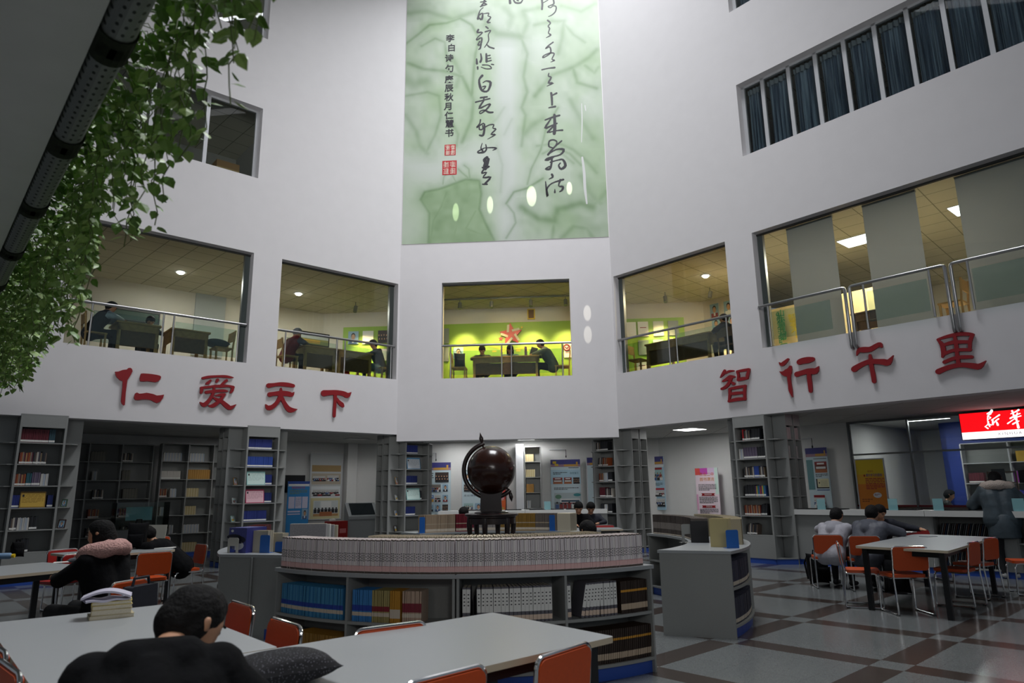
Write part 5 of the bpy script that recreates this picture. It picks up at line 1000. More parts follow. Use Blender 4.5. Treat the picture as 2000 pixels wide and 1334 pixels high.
# desks, chairs
FZ = 4.27
def desk(label, f, u0, u1, v0, v1, z, m=WOOD, rz=0):
    root = empty('desk', FM(f, (u0+u1)/2, (v0+v1)/2, FZ, rz), label, 'desk', 'wooden desks upstairs'); w, d, h = (u1-u0)/2, (v1-v0)/2, z-FZ
    g = G(); g.box(-w-.04, w+.04, -d-.03, d+.03, h-.04, h, m); g.build('desk_top', root, bevel=.006)
    g = G(); g.box(-w, w, -d, -d+.02, h-.18, h-.04, m); g.build('front_rail', root); g = G(); g.box(-w+.06, w-.06, -d+.06, -d+.08, .25, h-.18, WOODD); g.build('modesty_panel', root)
    for x in (-w+.03, w-.03):
        for y in (-d+.03, d-.03): g = G(); g.box(x-.03, x+.03, y-.03, y+.03, 0, h-.04, m); g.build('leg', root)
    for x in (-w, w-.02): g = G(); g.box(x, x+.02, -d, d, h-.3, h-.04, m); g.build('side_panel', root)
    return root
def dz(x, y, f, v): return atf(x, y, f, v)
u0, z = dz(921, 697, 'C', .7); u1, _ = dz(1053, 693, 'C', .7); desk('wooden desk in the centre opening under the red star', 'C', u0+.04, u1-.04, .7, 1.4, z)
u0, z = dz(232, 626, 'L', .6); u1, _ = dz(312, 637, 'L', .6); desk('wooden desk in the leftmost opening, left of two', 'L', u0, u1, .6, 1.3, z)
u0, z2 = dz(338, 640, 'L', .6); u1, _ = dz(408, 649, 'L', .6); desk('wooden desk in the leftmost opening, right of two', 'L', u0, u1, .6, 1.3, z2)
u0, z = dz(596, 673, 'L', .6); u1, _ = dz(656, 682, 'L', .6); desk('wooden desk beside the person in the red vest', 'L', u0, u1, .6, 1.3, z)
u0, z2 = dz(662, 682, 'L', .6); u1, _ = dz(726, 691, 'L', .6); desk('wooden desk beside the person in dark blue', 'L', u0, u1, .6, 1.3, z2)
u0, z = dz(1262, 673, 'R', .6); u1, _ = dz(1384, 650, 'R', .6); desk('large wooden desk in the opening right of the centre', 'R', u0, u1, .6, 1.7, z)
u0, z = dz(1665, 613, 'R', .8); u1, _ = dz(1735, 602, 'R', .8); desk('dark wooden desk between the grey roller blinds', 'R', u0, u1+.2, .8, 1.5, z, WOODD)
def wchair(label, M, m=WOOD):
    root = empty('wooden_chair', M, label, 'chair', 'wooden chairs upstairs')
    for x in (-.19, .19):
        g = G(); g.box(x-.018, x+.018, .15, .186, 0, .42, m); g.build('leg', root); g = G(); g.tube([(x, -.18, 0), (x, -.18, .42), (x, -.22, .85)], .02, m, 6); g.build('leg', root)
    g = G(); g.box(-.21, .21, -.19, .2, .42, .45, m); g.build('seat', root); g = G(); g.box(-.19, .19, -.2, -.18, .62, .84, m, Matrix.Translation((0, -.02, 0))); g.build('backrest', root); return root
def wch(label, x, y, f, v, rz, m=WOOD): u, _ = atf(x, y, f, v); return wchair(label, FM(f, u, v, FZ, rz), m)
wch('wooden chair with a dark backpack in the centre opening', 897, 720, 'C', .75, -math.pi/2)
wch('wooden chair behind the person in the grey coat', 1098, 710, 'C', .9, math.pi/2)
wch('wooden chair at the left end of the desk right of the centre', 1246, 705, 'R', .62, -math.pi/2+.2)
wch('wooden chair with a folded grey coat in the leftmost opening', 432, 690, 'L', .7, math.pi/2)
wch('wooden chair of the student in the pale sleeve', 183, 660, 'L', .75, -math.pi/2)
wch('wooden chair under the person in the red vest', 560, 705, 'L', .7, -math.pi/2)
wch('wooden chair under the person in dark blue upstairs', 750, 725, 'L', .75, math.pi/2)
wch('wooden chair between the roller blinds', 1862, 590, 'R', .9, math.pi/2, C_('light_wood', '#b08a4c'))
wch('dark stool at the right end of the desk right of the centre', 1428, 690, 'R', .9, 0, WOODD)
# track lights and ceiling lamps
YEL = (1, .72, .34)
tb = empty('light_track', FM('C', 2.7, 1.75, 6.93), 'grey lighting track across the ceiling of the centre room', 'track'); g = G(); g.box(-3.2, 3.4, -.02, .02, -.04, 0, ALUD); g.build('rail', tb)
def spotlamp(label, f, x, y, v, to, power, col=YEL, ang=52):
    u, z = atf(x, y, f, v); z = 6.72; root = empty('track_spotlight', FM(f, u, v, z), label, 'lamp', 'track spotlights'); g = G(); g.lathe([(0, -.1), (.055, -.1), (.055, .09), (.03, .11), (0, .11)], ALUD, 14, Matrix.Rotation(-.35, 4, 'X')); g.build('lamp_housing', root, smooth=True)
    g = G(); g.tube([(0, 0, .1), (0, 0, .21)], .012, ALUD, 6); g.build('stem', root)
    spot('spot_beam', FP(f, u, v+.06, z-.13), FM(f) @ Vector((u, to[0], to[1])), power, ang, col, .9, .04)
for k, (x, pw) in enumerate(((898, 330), (960, 200), (1037, 300), (1105, 300))): spotlamp(('leftmost track spotlight over the green wall', 'second track spotlight over the green wall', 'third track spotlight over the green wall', 'rightmost track spotlight over the green wall')[k], 'C', x, 602, 1.75, (2.95, 5.55), pw)
spotlamp('track spotlight over the notices right of the centre', 'C', 1300, 592, 1.75, (2.95, 5.6), 320)
spotlamp('track spotlight near the portraits right of the green panel', 'R', 1388, 588, 3.0, (4.15, 5.4), 320)
spotlamp('track spotlight over the portraits left of the centre', 'C', 694, 608, 1.75, (2.95, 5.5), 360)
def downlight(label, f, x, y, power, col, sq=.22):
    p = FM(f).inverted() @ atz(x, y, 6.94); root = empty('downlight', FM(f, p.x, p.y, 6.945), label, 'lamp', 'round downlights upstairs'); g = G(); g.lathe([(.11, -.02), (.14, -.015), (.14, 0), (.11, 0)], ALU, 20); g.build('rim', root); g = G(); g.ball((0, 0, -.02), (.085, .085, .05), LAMPW, 14); g.build('bulb', root)
    o = area('downlight_beam', (0, 0, -.09), (0, 0, 0), .3, .3, power, col); o.parent = root
downlight('glowing downlight in the leftmost opening', 'L', 353, 531, 34, (1, .97, .92)); downlight('glowing downlight in the opening left of the centre', 'L', 583, 573, 42, (1, .95, .85)); downlight('glowing downlight in the opening right of the centre', 'R', 1378, 538, 70, (1, .8, .5))
for pts, lb in (((1641, 475, 1706, 468), 'square ceiling panel lamp between the first two roller blinds'), ((1874, 408, 1915, 405), 'ceiling panel lamp half hidden by the third roller blind')):
    p = FM('R').inverted() @ atz((pts[0]+pts[2])/2, (pts[1]+pts[3])/2, 6.93); lamp_panel('ceiling_lamp', lb, 'R', p.x, p.y, 6.95, .62, .62, 110, (1, .88, .68))
lamp_panel('ceiling_lamp', 'added warm fill lamp of the centre room, unseen behind the wall edge', 'C', 2.8, .44, 6.95, .6, .2, 110, (1, .74, .34))  # fill added out of sight to brighten and yellow the room
# roller blinds
BL = mat('grey_blind', '#c6c8ca', .8); nt, b = nodes(BL); tl = nt.nodes.new('ShaderNodeBsdfTranslucent'); tl.inputs[0].default_value = lin('#c6c8ca'); ms = nt.nodes.new('ShaderNodeMixShader'); ms.inputs[0].default_value = .5; nt.links.new(b.outputs[0], ms.inputs[1]); nt.links.new(tl.outputs[0], ms.inputs[2]); nt.links.new(ms.outputs[0], nt.nodes['Material Output'].inputs[0])
for k, (xa, xb, y) in enumerate(((1543, 1639, 600), (1694, 1806, 560), (1880, 2030, 520))):
    ua = atf(xa+2, y-60, 'R', .32)[0]; ub = atf(xb, y-60, 'R', .32)[0]; root = empty('roller_blind', FM('R', ua, .32, 4.33), ('left grey roller blind pulled down in the right opening', 'middle grey roller blind pulled down in the right opening', 'right grey roller blind at the edge of the photo')[k], 'blind', 'grey roller blinds'); g = G(); g.box(0, ub-ua, -.002, .002, .02, 2.48, BL); g.build('fabric', root)
    g = G(); g.tube([(0, .02, 2.5), (ub-ua, .02, 2.5)], .03, ALUD, 10); g.build('roller', root); g = G(); g.box(0, ub-ua, -.01, .01, 0, .025, ALU); g.build('bottom_bar', root)
# lettering on the reading room wall
def wall_text(label, chars, f, v, x0, y0, x1, y1, size, m, rot=0):
    root = None
    for k, c in enumerate(chars):
        t = k/max(1, len(chars)-1); x, y = x0+(x1-x0)*t, y0+(y1-y0)*t; u, z = atf(x, y, f, v)
        if root is None: root = empty('wall_lettering', FM(f, u, v, z), label, 'lettering'); b0 = (u, z)
        obj('character', text_mesh(c, size, m, .012), root, Matrix.Translation((u-b0[0], -.01, z-b0[1])) @ RX90 @ Matrix.Rotation(rot, 4, 'Z'))
wall_text('green vertical school name on the cream room wall', '山东省青岛第二', 'R', 3.2, 1525.5, 613, 1531, 668, .2, C_('letter_green', '#2f8a55'))
wall_text('green roman letters running down beside the school name', 'QINGDAO NO.2 MIDDLE', 'R', 3.2, 1519, 613, 1525, 669, .11, C_('letter_green', '#2f8a55'), -math.pi/2)
wall_text('yellow characters on the cream room wall by the first blind', '智事天下', 'R', 3.2, 1548, 622, 1556, 653, .24, GOLD)
wall_line('wall_school_name', mat('warm_cream', '#d2bf8e', .7), [P2('R', 1.98, 3.28), P2('R', 6.0, 3.22)], FZ, 6.0, .1)
# ------------------------------------------------------------------ third and fourth floor windows
CURT = mat('blue_curtain', '#41566e', .85); nt, b = nodes(CURT); tc = nt.nodes.new('ShaderNodeTexCoord'); mp = nt.nodes.new('ShaderNodeMapping'); mp.inputs['Scale'].default_value = (9, 9, .35); n1 = nt.nodes.new('ShaderNodeTexNoise'); n1.inputs['Scale'].default_value = 1.6
nt.links.new(tc.outputs['Object'], mp.inputs['Vector']); nt.links.new(mp.outputs[0], n1.inputs['Vector']); r_ = nt.nodes.new('ShaderNodeMapRange'); r_.inputs[1].default_value = .4; r_.inputs[2].default_value = .65; nt.links.new(n1.outputs['Fac'], r_.inputs[0]); nt.links.new(mixc(nt, r_.outputs[0], lin('#465c74'), lin('#8fa4b6')), b.inputs['Base Color'])
wn = [20]
def strip_window(f, u0, u1, z0, z1, mull, v=.22, both=True, curtains=None):
    g = G(); t = .04
    for u in mull: g.box(u-t, u+t, v-.03, v+.03, z0, z1, ALU)
    g.box(u0, u1, v-.03, v+.03, z0, z0+.05, ALU); g.box(u0, u1, v-.03, v+.03, z1-.05, z1, ALU); tag(g.build('trim_%d' % wn[0], M=FM(f)), kind='structure')
    g = G(); g.box(u0, u1, v-.004, v+.004, z0, z1, GLASS); tag(g.build('window_%d' % wn[0], M=FM(f)), kind='structure'); wn[0] += 1
    if curtains:
        for k, (a, b2) in enumerate(zip(mull, mull[1:])):
            g = G(); nn = 44; vs = []; rr = random.Random(k+int(z0*10))
            ph = rr.uniform(0, 6); rows_ = [(z1-.06, .25), (z1-.2, .5), ((z0+z1)/2, 1), (z0+.06, 1.1)]
            for z, am in rows_:
                for i in range(nn+1): s = i/nn; vs.append((a+.05+(b2-a-.1)*s, v+.16+am*(.03*math.sin(s*34+ph)+.018*math.sin(s*71+2*ph)+.01*math.sin(z*2+s*19)), z))
            fs = [(j*(nn+1)+i, j*(nn+1)+i+1, (j+1)*(nn+1)+i+1, (j+1)*(nn+1)+i) for j in range(3) for i in range(nn)]; g.add(vs, fs, CURT); o = g.build('curtain', M=FM(f), smooth=True)
            tag(o, 'blue curtain behind the %s %s floor pane counted from the left' % (('first', 'second', 'third', 'fourth', 'fifth', 'sixth', 'seventh', 'eighth', 'ninth', 'tenth', 'eleventh')[k], curtains), 'curtain', 'blue curtains behind the upper right windows')
            vs = []
            for z, am in ((z1-.06, .3), (z1-.17, 1)):
                for i in range(nn+1): s = i/nn; vs.append((a+.05+(b2-a-.1)*s, v+.12+.02*math.sin(s*30), z-(am == 1)*.03*abs(math.sin(s*12))))
            g = G(); g.add(vs, [(i, i+1, nn+2+i, nn+1+i) for i in range(nn)], C_('valance_grey', '#7c8790')); g.build('valance', o)
ml = [3.98]+[atf(x, y, 'R', .22)[0] for x, y in ((1495, 220), (1546, 195), (1599, 172), (1655, 145), (1716, 118), (1780, 90), (1849, 60), (1926, 25))]; dlt = ml[-1]-ml[-2]; ml += [ml[-1]+dlt*i for i in (1, 2, 3)]
strip_window('R', 3.94, 11.5, 8.69, 10.46, ml, curtains='third'); strip_window('R', 3.94, 11.5, 12.36, 14.1, ml, curtains='fourth')
m3 = [-3.94]+[atf(x, y, 'L', .22)[0] for x, y in ((404, 245), (298, 205), (284, 200), (180, 180))]; strip_window('L', -8.6, -3.9, 8.70, 10.5, sorted(m3)); strip_window('L', -8.6, -3.9, 12.38, 14.2, sorted(m3))
u, z = atf(422, 318, 'L', .5); CARD = mat('cardboard', '#8a6a44', .8); root = empty('cardboard_box', FM('L', u, .45, 8.75), 'brown cardboard box on the sill of the third floor window at the left', 'box'); g = G(); g.box(0, .52, 0, .4, 0, .36, CARD); g.build('carton', root); g = G(); g.box(.0, .52, -.002, .0, .17, .2, C_('tape', '#b09868')); g.build('tape', root)
# ------------------------------------------------------------------ red wall characters
RED3 = mat('red_character', '#8a0c18', .5)
def character(label, f, org, sc, strokes=(), polys=()):
    cx_, cy_ = [], []
    for st in strokes: cx_ += [p[0] for p in st]; cy_ += [p[1] for p in st]
    for pl in polys: cx_ += [p[0] for p in pl]; cy_ += [p[1] for p in pl]
    ox, oy = sum(cx_)/len(cx_), sum(cy_)/len(cy_); v = -.05
    u0, z0 = atf(org[0]+ox/sc, org[1]+oy/sc, f, v); root = FM(f, u0, v, z0); g = G()
    def S(x, y): u, z = atf(org[0]+x/sc, org[1]+y/sc, f, v); return u-u0, z-z0
    k = abs(S(ox+100, oy)[0]-S(ox-100, oy)[0])/200; kz = abs(S(ox, oy+100)[1]-S(ox, oy-100)[1])/200; k = (k+kz)/2
    T = Matrix.Translation((0, .035, 0)) @ RX90
    for i, st in enumerate(strokes): brush(g, [(*S(p[0], p[1]), p[2]*k) for p in st], .04+.0004*i, RED3, T)
    for pl in polys:
        q = [S(*p) for p in pl]; g.prism(q, 0, .04, RED3, T)
    return tag(g.build('wall_character', M=root), label, 'character', 'red wall characters')
character('red character standing for benevolence, first of the left inscription', 'L', (210, 700), 11.114, polys=[
 [(165,290),(235,285),(330,250),(420,240),(450,210),(495,203),(530,225),(545,275),(510,350),(460,430),(430,470),(415,600),(395,750),(385,900),(375,1010),(355,1020),(315,990),(295,930),(310,780),(325,620),(330,490),(270,470),(205,410),(175,350)],
 [(730,330),(770,325),(860,330),(960,340),(1060,355),(1140,375),(1165,400),(1145,460),(1090,500),(1040,518),(960,505),(870,495),(780,500),(710,495),(700,440),(715,370)],
 [(600,760),(640,740),(690,765),(760,760),(850,745),(930,760),(1000,775),(1070,805),(1140,800),(1228,785),(1200,870),(1140,940),(1075,970),(1010,945),(940,905),(850,890),(760,890),(670,905),(600,900),(575,850)]])
character('red character standing for love, second of the left inscription', 'L', (370, 710), 12.125, [
 [(320,345,30),(450,318,32),(650,302,26),(850,305,32),(980,325,24),(1040,332,10)], [(500,400,22),(440,460,34),(400,480,20)], [(670,385,34),(645,430,26)], [(880,400,32),(830,440,28),(770,500,30),(740,540,26)], [(290,580,32),(290,640,34),(275,695,24)], [(280,575,28),(420,560,28),(600,535,30),(750,535,36),(900,530,28),(1040,560,34)], [(1030,560,36),(1010,640,36),(975,690,20)], [(400,680,36),(500,665,36),(650,650,34),(800,645,34),(895,655,20)], [(585,580,24),(570,680,30),(520,790,34),(430,910,40),(340,980,52),(255,920,12)], [(620,760,14),(740,740,34),(830,730,26)], [(830,730,30),(760,830,34),(670,920,40),(560,1000,46),(470,1005,24)], [(560,800,16),(640,850,34),(760,900,44),(880,1000,56),(970,1050,50),(1100,975,10)]])
character('red character standing for sky, third of the left inscription', 'L', (500, 720), 10, [
 [(250,330,46),(350,315,34),(480,302,38),(620,315,42),(730,335,34)], [(270,505,44),(350,490,38),(490,480,50),(620,490,48),(700,505,42),(745,460,6)], [(490,388,16),(490,440,28),(480,540,46)], [(480,540,40),(420,650,34),(330,740,40),(240,765,46),(192,700,8)], [(490,540,36),(550,660,36),(620,770,48),(690,810,50),(805,795,6)]])
character('red character standing for below, last of the left inscription', 'L', (500, 720), 10, [
 [(1330,480,58),(1420,470,48),(1560,465,46),(1700,485,46),(1790,520,50),(1860,462,5)], [(1550,480,34),(1545,650,28),(1535,800,30),(1530,925,28)], [(1580,580,18),(1620,650,34),(1680,705,42),(1700,730,28)]])
character('red character standing for wisdom, first of the right inscription', 'R', (1390, 710), 14.822, [
 [(370,200,30),(330,290,44),(245,405,12)], [(400,275,28),(500,225,32),(630,212,20)], [(320,515,24),(420,460,42),(540,390,56),(665,385,18)], [(560,400,46),(500,560,46),(400,680,42),(285,735,34)], [(580,545,22),(635,585,42)], [(740,240,38),(770,350,36),(757,480,32)], [(735,230,30),(900,200,38),(1075,170,36)], [(1075,190,34),(1035,330,42),(1020,425,32)], [(765,470,42),(900,440,48),(1025,425,32)], [(515,740,34),(525,900,42),(490,1105,20)], [(510,735,28),(740,690,42),(975,645,30)], [(960,650,38),(950,850,36),(960,1040,30)], [(545,880,36),(720,860,42),(930,840,34)], [(495,1090,36),(720,1040,48),(960,1020,40)]])
character('red character standing for walking, second of the right inscription', 'R', (1510, 680), 12.127, [
 [(350,262,26),(280,330,42),(200,385,46),(142,340,10)], [(405,445,34),(380,520,64),(300,590,84),(210,585,36),(152,552,5)], [(385,560,56),(370,680,42),(390,850,38),(410,1000,44),(455,1155,8)], [(620,330,66),(700,300,70),(830,280,72),(930,262,52)], [(560,620,62),(660,590,56),(830,545,62),(1000,540,70),(1078,428,6)], [(850,560,48),(850,700,48),(870,850,50),(885,1015,42)]])
character('red character standing for thousand, third of the right inscription', 'R', (1650, 650), 12.127, [
 [(278,538,8),(330,420,52),(450,400,70),(600,390,64),(740,310,56),(830,275,54),(865,325,30)], [(220,860,74),(330,790,64),(480,715,58),(620,680,62),(780,680,62),(920,690,74),(1030,700,70),(1145,535,6)], [(595,530,30),(615,680,50),(640,850,46),(670,1000,52),(690,1150,48)]])
character('red character standing for mile, last of the right inscription', 'R', (1810, 630), 11.115, [
 [(235,370,24),(330,480,48),(360,620,50),(340,745,26)], [(240,365,24),(450,300,38),(700,250,44),(900,250,42),(1000,260,32)], [(990,270,36),(940,400,38),(935,520,34),(930,600,30)], [(360,490,34),(560,430,44),(750,420,42),(930,420,38)], [(350,690,38),(550,610,38),(750,590,38),(940,590,38)], [(610,320,34),(640,500,42),(660,700,38),(690,900,42)], [(380,860,40),(550,790,42),(750,750,44),(975,745,38)], [(250,1065,64),(400,1000,58),(600,940,52),(800,920,54),(1000,940,66),(1140,950,64),(1285,830,6)]])
# ------------------------------------------------------------------ mural: painted landscape with calligraphy
def mural():
    f = 'C'; v = -.012; u0, u1 = .03, 5.53; z0 = 7.98; z1 = 15.6; nx, nz_ = 240, 330; w, h = u1-u0, z1-z0
    def S(x, y): return atf(760+x/2.667, y/2.667, f, v)
    LN = [([(165,1040),(185,1000),(260,985),(400,935),(470,940),(480,1010),(470,1090),(500,1160),(545,1250)],9,.55),([(165,1040),(210,1110),(205,1270)],8,.5),([(300,1000),(270,1080),(230,1150),(215,1270)],9,.45),([(420,1010),(380,1080),(350,1180),(330,1270)],10,.4),([(450,1100),(400,1190),(480,1220)],9,.4),
     ([(610,1060),(650,1000),(720,980),(800,930)],7,.55),([(610,1060),(650,1110),(660,1160),(610,1240)],6,.45),([(690,1080),(780,1140),(860,1150),(880,1090),(1000,1060),(1060,1080)],22,.55),([(860,1150),(850,1240)],10,.4),([(900,1240),(960,1180),(1030,1190),(1060,1240)],14,.4),([(1060,1080),(1130,1000)],16,.35),
     ([(85,230),(150,180),(210,130),(300,120),(370,95),(430,130),(470,200),(450,280),(440,380),(430,500)],9,.5),([(170,240),(240,200),(290,220),(300,300),(310,370)],8,.4),([(100,330),(180,360),(290,370),(380,400),(440,520),(430,620),(380,740)],12,.45),([(85,500),(200,480),(260,500),(270,600),(240,700),(190,800)],9,.35),([(85,600),(140,680),(160,760),(200,800)],14,.35),([(330,300),(370,380),(350,450)],16,.35),([(310,560),(330,640),(360,700),(350,760)],9,.35),
     ([(90,70),(200,60),(330,100),(450,60),(520,130),(540,170),(620,185),(690,200),(720,120),(700,60),(780,40)],18,.4),([(500,130),(560,175),(690,190)],26,.45),
     ([(690,200),(720,280),(700,400),(720,480),(690,560),(710,600),(690,760)],10,.4),([(760,130),(850,110),(910,110),(900,200),(880,280)],14,.4),([(760,500),(850,390),(960,350),(1040,300),(1080,260)],16,.45),([(960,360),(980,430),(1080,460)],12,.45),([(880,560),(820,660),(790,780),(740,880),(720,960)],6,.45),([(940,520),(1010,640),(1060,720)],16,.35),([(870,740),(960,780),(1030,840),(1080,900)],10,.35),([(770,760),(850,750),(900,800),(960,850)],8,.35),([(1020,340),(1070,380),(1090,350)],10,.35),([(900,110),(960,180),(1020,220)],10,.35),
     ([(800,800),(860,770),(940,800),(1000,860)],8,.4),([(700,700),(750,650),(800,620)],18,.35),([(85,410),(130,440),(190,420)],30,.35),([(360,880),(380,900),(410,925)],4,.5),([(420,925),(415,880),(390,860)],3,.5),([(280,960),(285,920),(310,900)],3,.45),([(350,950),(330,915)],3,.45),([(900,30),(1000,60),(1070,20)],14,.35),([(600,40),(640,90),(620,160)],20,.3),([(1000,920),(1040,1000),(1100,1060)],18,.35),([(480,690),(560,620),(600,560)],8,.2),([(560,760),(590,860),(580,1000)],8,.2),([(640,620),(600,700)],8,.18)]
    P = [([S(*p) for p in pl], wd/2.667*.0132, st) for pl, wd, st in LN]
    fill = [S(*p) for p in [(165,1040),(185,1000),(260,985),(400,935),(470,940),(480,1010),(470,1090),(500,1160),(545,1270),(205,1270),(210,1110)]]
    fill2 = [S(*p) for p in [(610,1060),(650,1000),(720,980),(800,960),(960,960),(1060,1030),(1130,1000),(1145,1235),(610,1250),(660,1160)]]
    def inside(pl, x, y):
        c = False
        for i in range(len(pl)):
            (xa, ya), (xb, yb) = pl[i], pl[i-1]
            if (ya > y) != (yb > y) and x < (xb-xa)*(y-ya)/(yb-ya)+xa: c = not c
        return c
    rr = random.Random(3); grid = [[rr.random() for _ in range(64)] for _ in range(64)]
    def vn(x, y):
        xi, yi = int(x//1), int(y//1); fx, fy = x-xi, y-yi; fx = fx*fx*(3-2*fx); fy = fy*fy*(3-2*fy); q = lambda a, b2: grid[a % 64][b2 % 64]
        return (q(xi, yi)*(1-fx)+q(xi+1, yi)*fx)*(1-fy)+(q(xi, yi+1)*(1-fx)+q(xi+1, yi+1)*fx)*fy
    wx0, wx1 = S(545, 700)[0], S(690, 700)[0]; ym = S(0, 850)[1]; ym2 = S(0, 700)[1]
    me_v, cols = [], []; ymist = S(0, 860)[1]; zw = S(0, 170)[1]
    pale, green, deep = lin('#c3c9c4')[:3], lin('#a3b899')[:3], lin('#5d7d51')[:3]
    for j in range(nz_+1):
        for i in range(nx+1):
            u, z = u0+w*i/nx, z0+h*j/nz_; me_v.append((u, v, z)); a = .25+.75*(vn(u*1.1+9, z*1.3)*.6+vn(u*3+vn(u*2, z*2)*2, z*2.4)*.4)
            s = max(0, 1-abs(u-(wx0+wx1)/2)/((wx1-wx0)*.62)); a *= 1-.85*min(1, s*1.3)*max(0, min(1, (zw-z)/.5))
            a *= 1-.7*max(0, min(1, 1-abs(z-ymist+.15*math.sin(u*2))/.62))*max(0, min(1, (wx1-u)/.8))
            d = 0
            for pl, wd, st in P:
                for (xa, ya), (xb, yb) in zip(pl, pl[1:]):
                    if not (min(xa, xb)-.3 < u < max(xa, xb)+.3 and min(ya, yb)-.3 < z < max(ya, yb)+.3): continue
                    L2 = (xb-xa)**2+(yb-ya)**2; t = max(0, min(1, ((u-xa)*(xb-xa)+(z-ya)*(yb-ya))/L2)); dd = math.hypot(u-xa-t*(xb-xa), z-ya-t*(yb-ya))
                    e = st*(.75*math.exp(-(dd/wd)**2)+.45*math.exp(-(dd/(wd*3.5+.04))**2)); d = max(d, e)
            if inside(fill, u, z): a = .9+.3*a; d = max(d, .28+.25*vn(u*4, z*7))
            elif inside(fill2, u, z): d = max(d, .08+.3*vn(u*3, z*4)**2)
            d += .16*(vn(u*7+z, z*5)-.5)*(a > .4); d = max(0, min(1, d)); c = [pale[k]*(1-min(1, a))+green[k]*min(1, a) for k in range(3)]; c = [c[k]*(1-d)+deep[k]*d for k in range(3)]; cols += c+[1]
    me = bpy.data.meshes.new('mural'); N = nx+1; me.from_pydata([(p[0]-u0, 0, p[2]-z0) for p in me_v], [], [(j*N+i, j*N+i+1, (j+1)*N+i+1, (j+1)*N+i) for j in range(nz_) for i in range(nx)])
    at = me.color_attributes.new('paint', 'FLOAT_COLOR', 'POINT'); at.data.foreach_set('color', cols)
    m = mat('mural_paint', '#ffffff', .35, spec=.3); nt, b = nodes(m); vc = nt.nodes.new('ShaderNodeVertexColor'); vc.layer_name = 'paint'; nt.links.new(vc.outputs[0], b.inputs['Base Color']); me.materials.append(m)
    root = empty('mural', FM(f, u0, v, z0), 'tall green landscape mural with a waterfall and brush calligraphy on the white wall', 'mural'); obj('painted_panel', me, root)
    g = G(); g.box(0, w, .001, .011, 0, h, WHITE); g.build('backing', root)
    CAL = mat('calligraphy_ink', '#23222a', .5)
    def col(name, sets):
        g = G(); kk = 0
        for org, sc, sts in sets:
            for st in sts:
                q = [(*(lambda a: (a[0]-u0, a[1]-z0))(atf(org[0]+x/sc, org[1]+y/sc, f, v)), wd/sc*.0135) for x, y, wd in st]; brush(g, q, .003+.00005*(kk % 30), CAL, RX90); kk += 1
        g.build(name, root)
    M1, M2, M3, M4 = ((1030, 0), 6.667), ((1040, 180), 6.065), ((910, 0), 7.41), ((910, 140), 5.8)
    col('calligraphy', [(*M1, [[(190,0,14),(195,60,14),(190,120,14)],[(200,40,6),(270,0,6)],[(340,0,12),(345,50,12),(300,70,8),(270,85,8),(300,100,8),(340,75,8),(375,90,10),(365,150,10),(320,195,8),(275,215,4)],
      [(265,265,12),(300,300,10),(270,340,8),(290,370,10),(275,430,8),(305,455,12),(245,492,4)],[(335,550,10),(280,590,10),(235,635,8),(290,610,10),(305,680,12),(250,730,8),(200,750,10),(220,720,8),(300,690,10),(350,700,10),(320,770,8),(355,785,10),(305,808,4)],[(190,908,10),(270,890,9),(355,880,14)],[(280,955,8),(275,990,10),(310,1010,12),(275,1080,14),(335,1080,14),(255,1122,4)]]),
      (*M2, [[(222,10,14),(230,80,14),(232,150,12)],[(230,40,8),(285,12,12)],[(195,185,8),(215,180,9),(270,170,13)],[(260,270,16),(265,400,20),(258,490,20)],[(150,330,8),(230,300,12),(320,275,12)],[(215,320,8),(150,425,14),(230,395,10),(290,370,10)],[(250,400,10),(180,475,12)],[(200,475,8),(290,455,8),(355,450,12)],
      [(345,578,10),(260,650,10),(185,740,14)],[(240,660,8),(195,640,10),(200,580,10),(250,565,10),(290,590,8),(270,640,8)],[(180,740,8),(280,680,9),(370,680,16),(330,740,10),(215,770,8)],[(150,805,8),(180,795,22),(250,765,12)],[(230,770,14),(225,850,12),(205,910,14),(155,910,10),(200,880,8)],[(210,830,8),(300,805,8),(360,800,12),(390,870,18),(340,910,14),(310,870,10),(330,840,8)],
      [(230,975,14),(240,1005,12),(195,1030,4)],[(155,1060,6),(165,1150,12),(180,1235,16),(170,1150,10),(230,1080,8),(365,1035,12)],[(330,1040,14),(310,1110,8),(360,1120,14),(350,1160,12),(320,1180,5)],[(265,1150,4),(265,1185,12)]])])
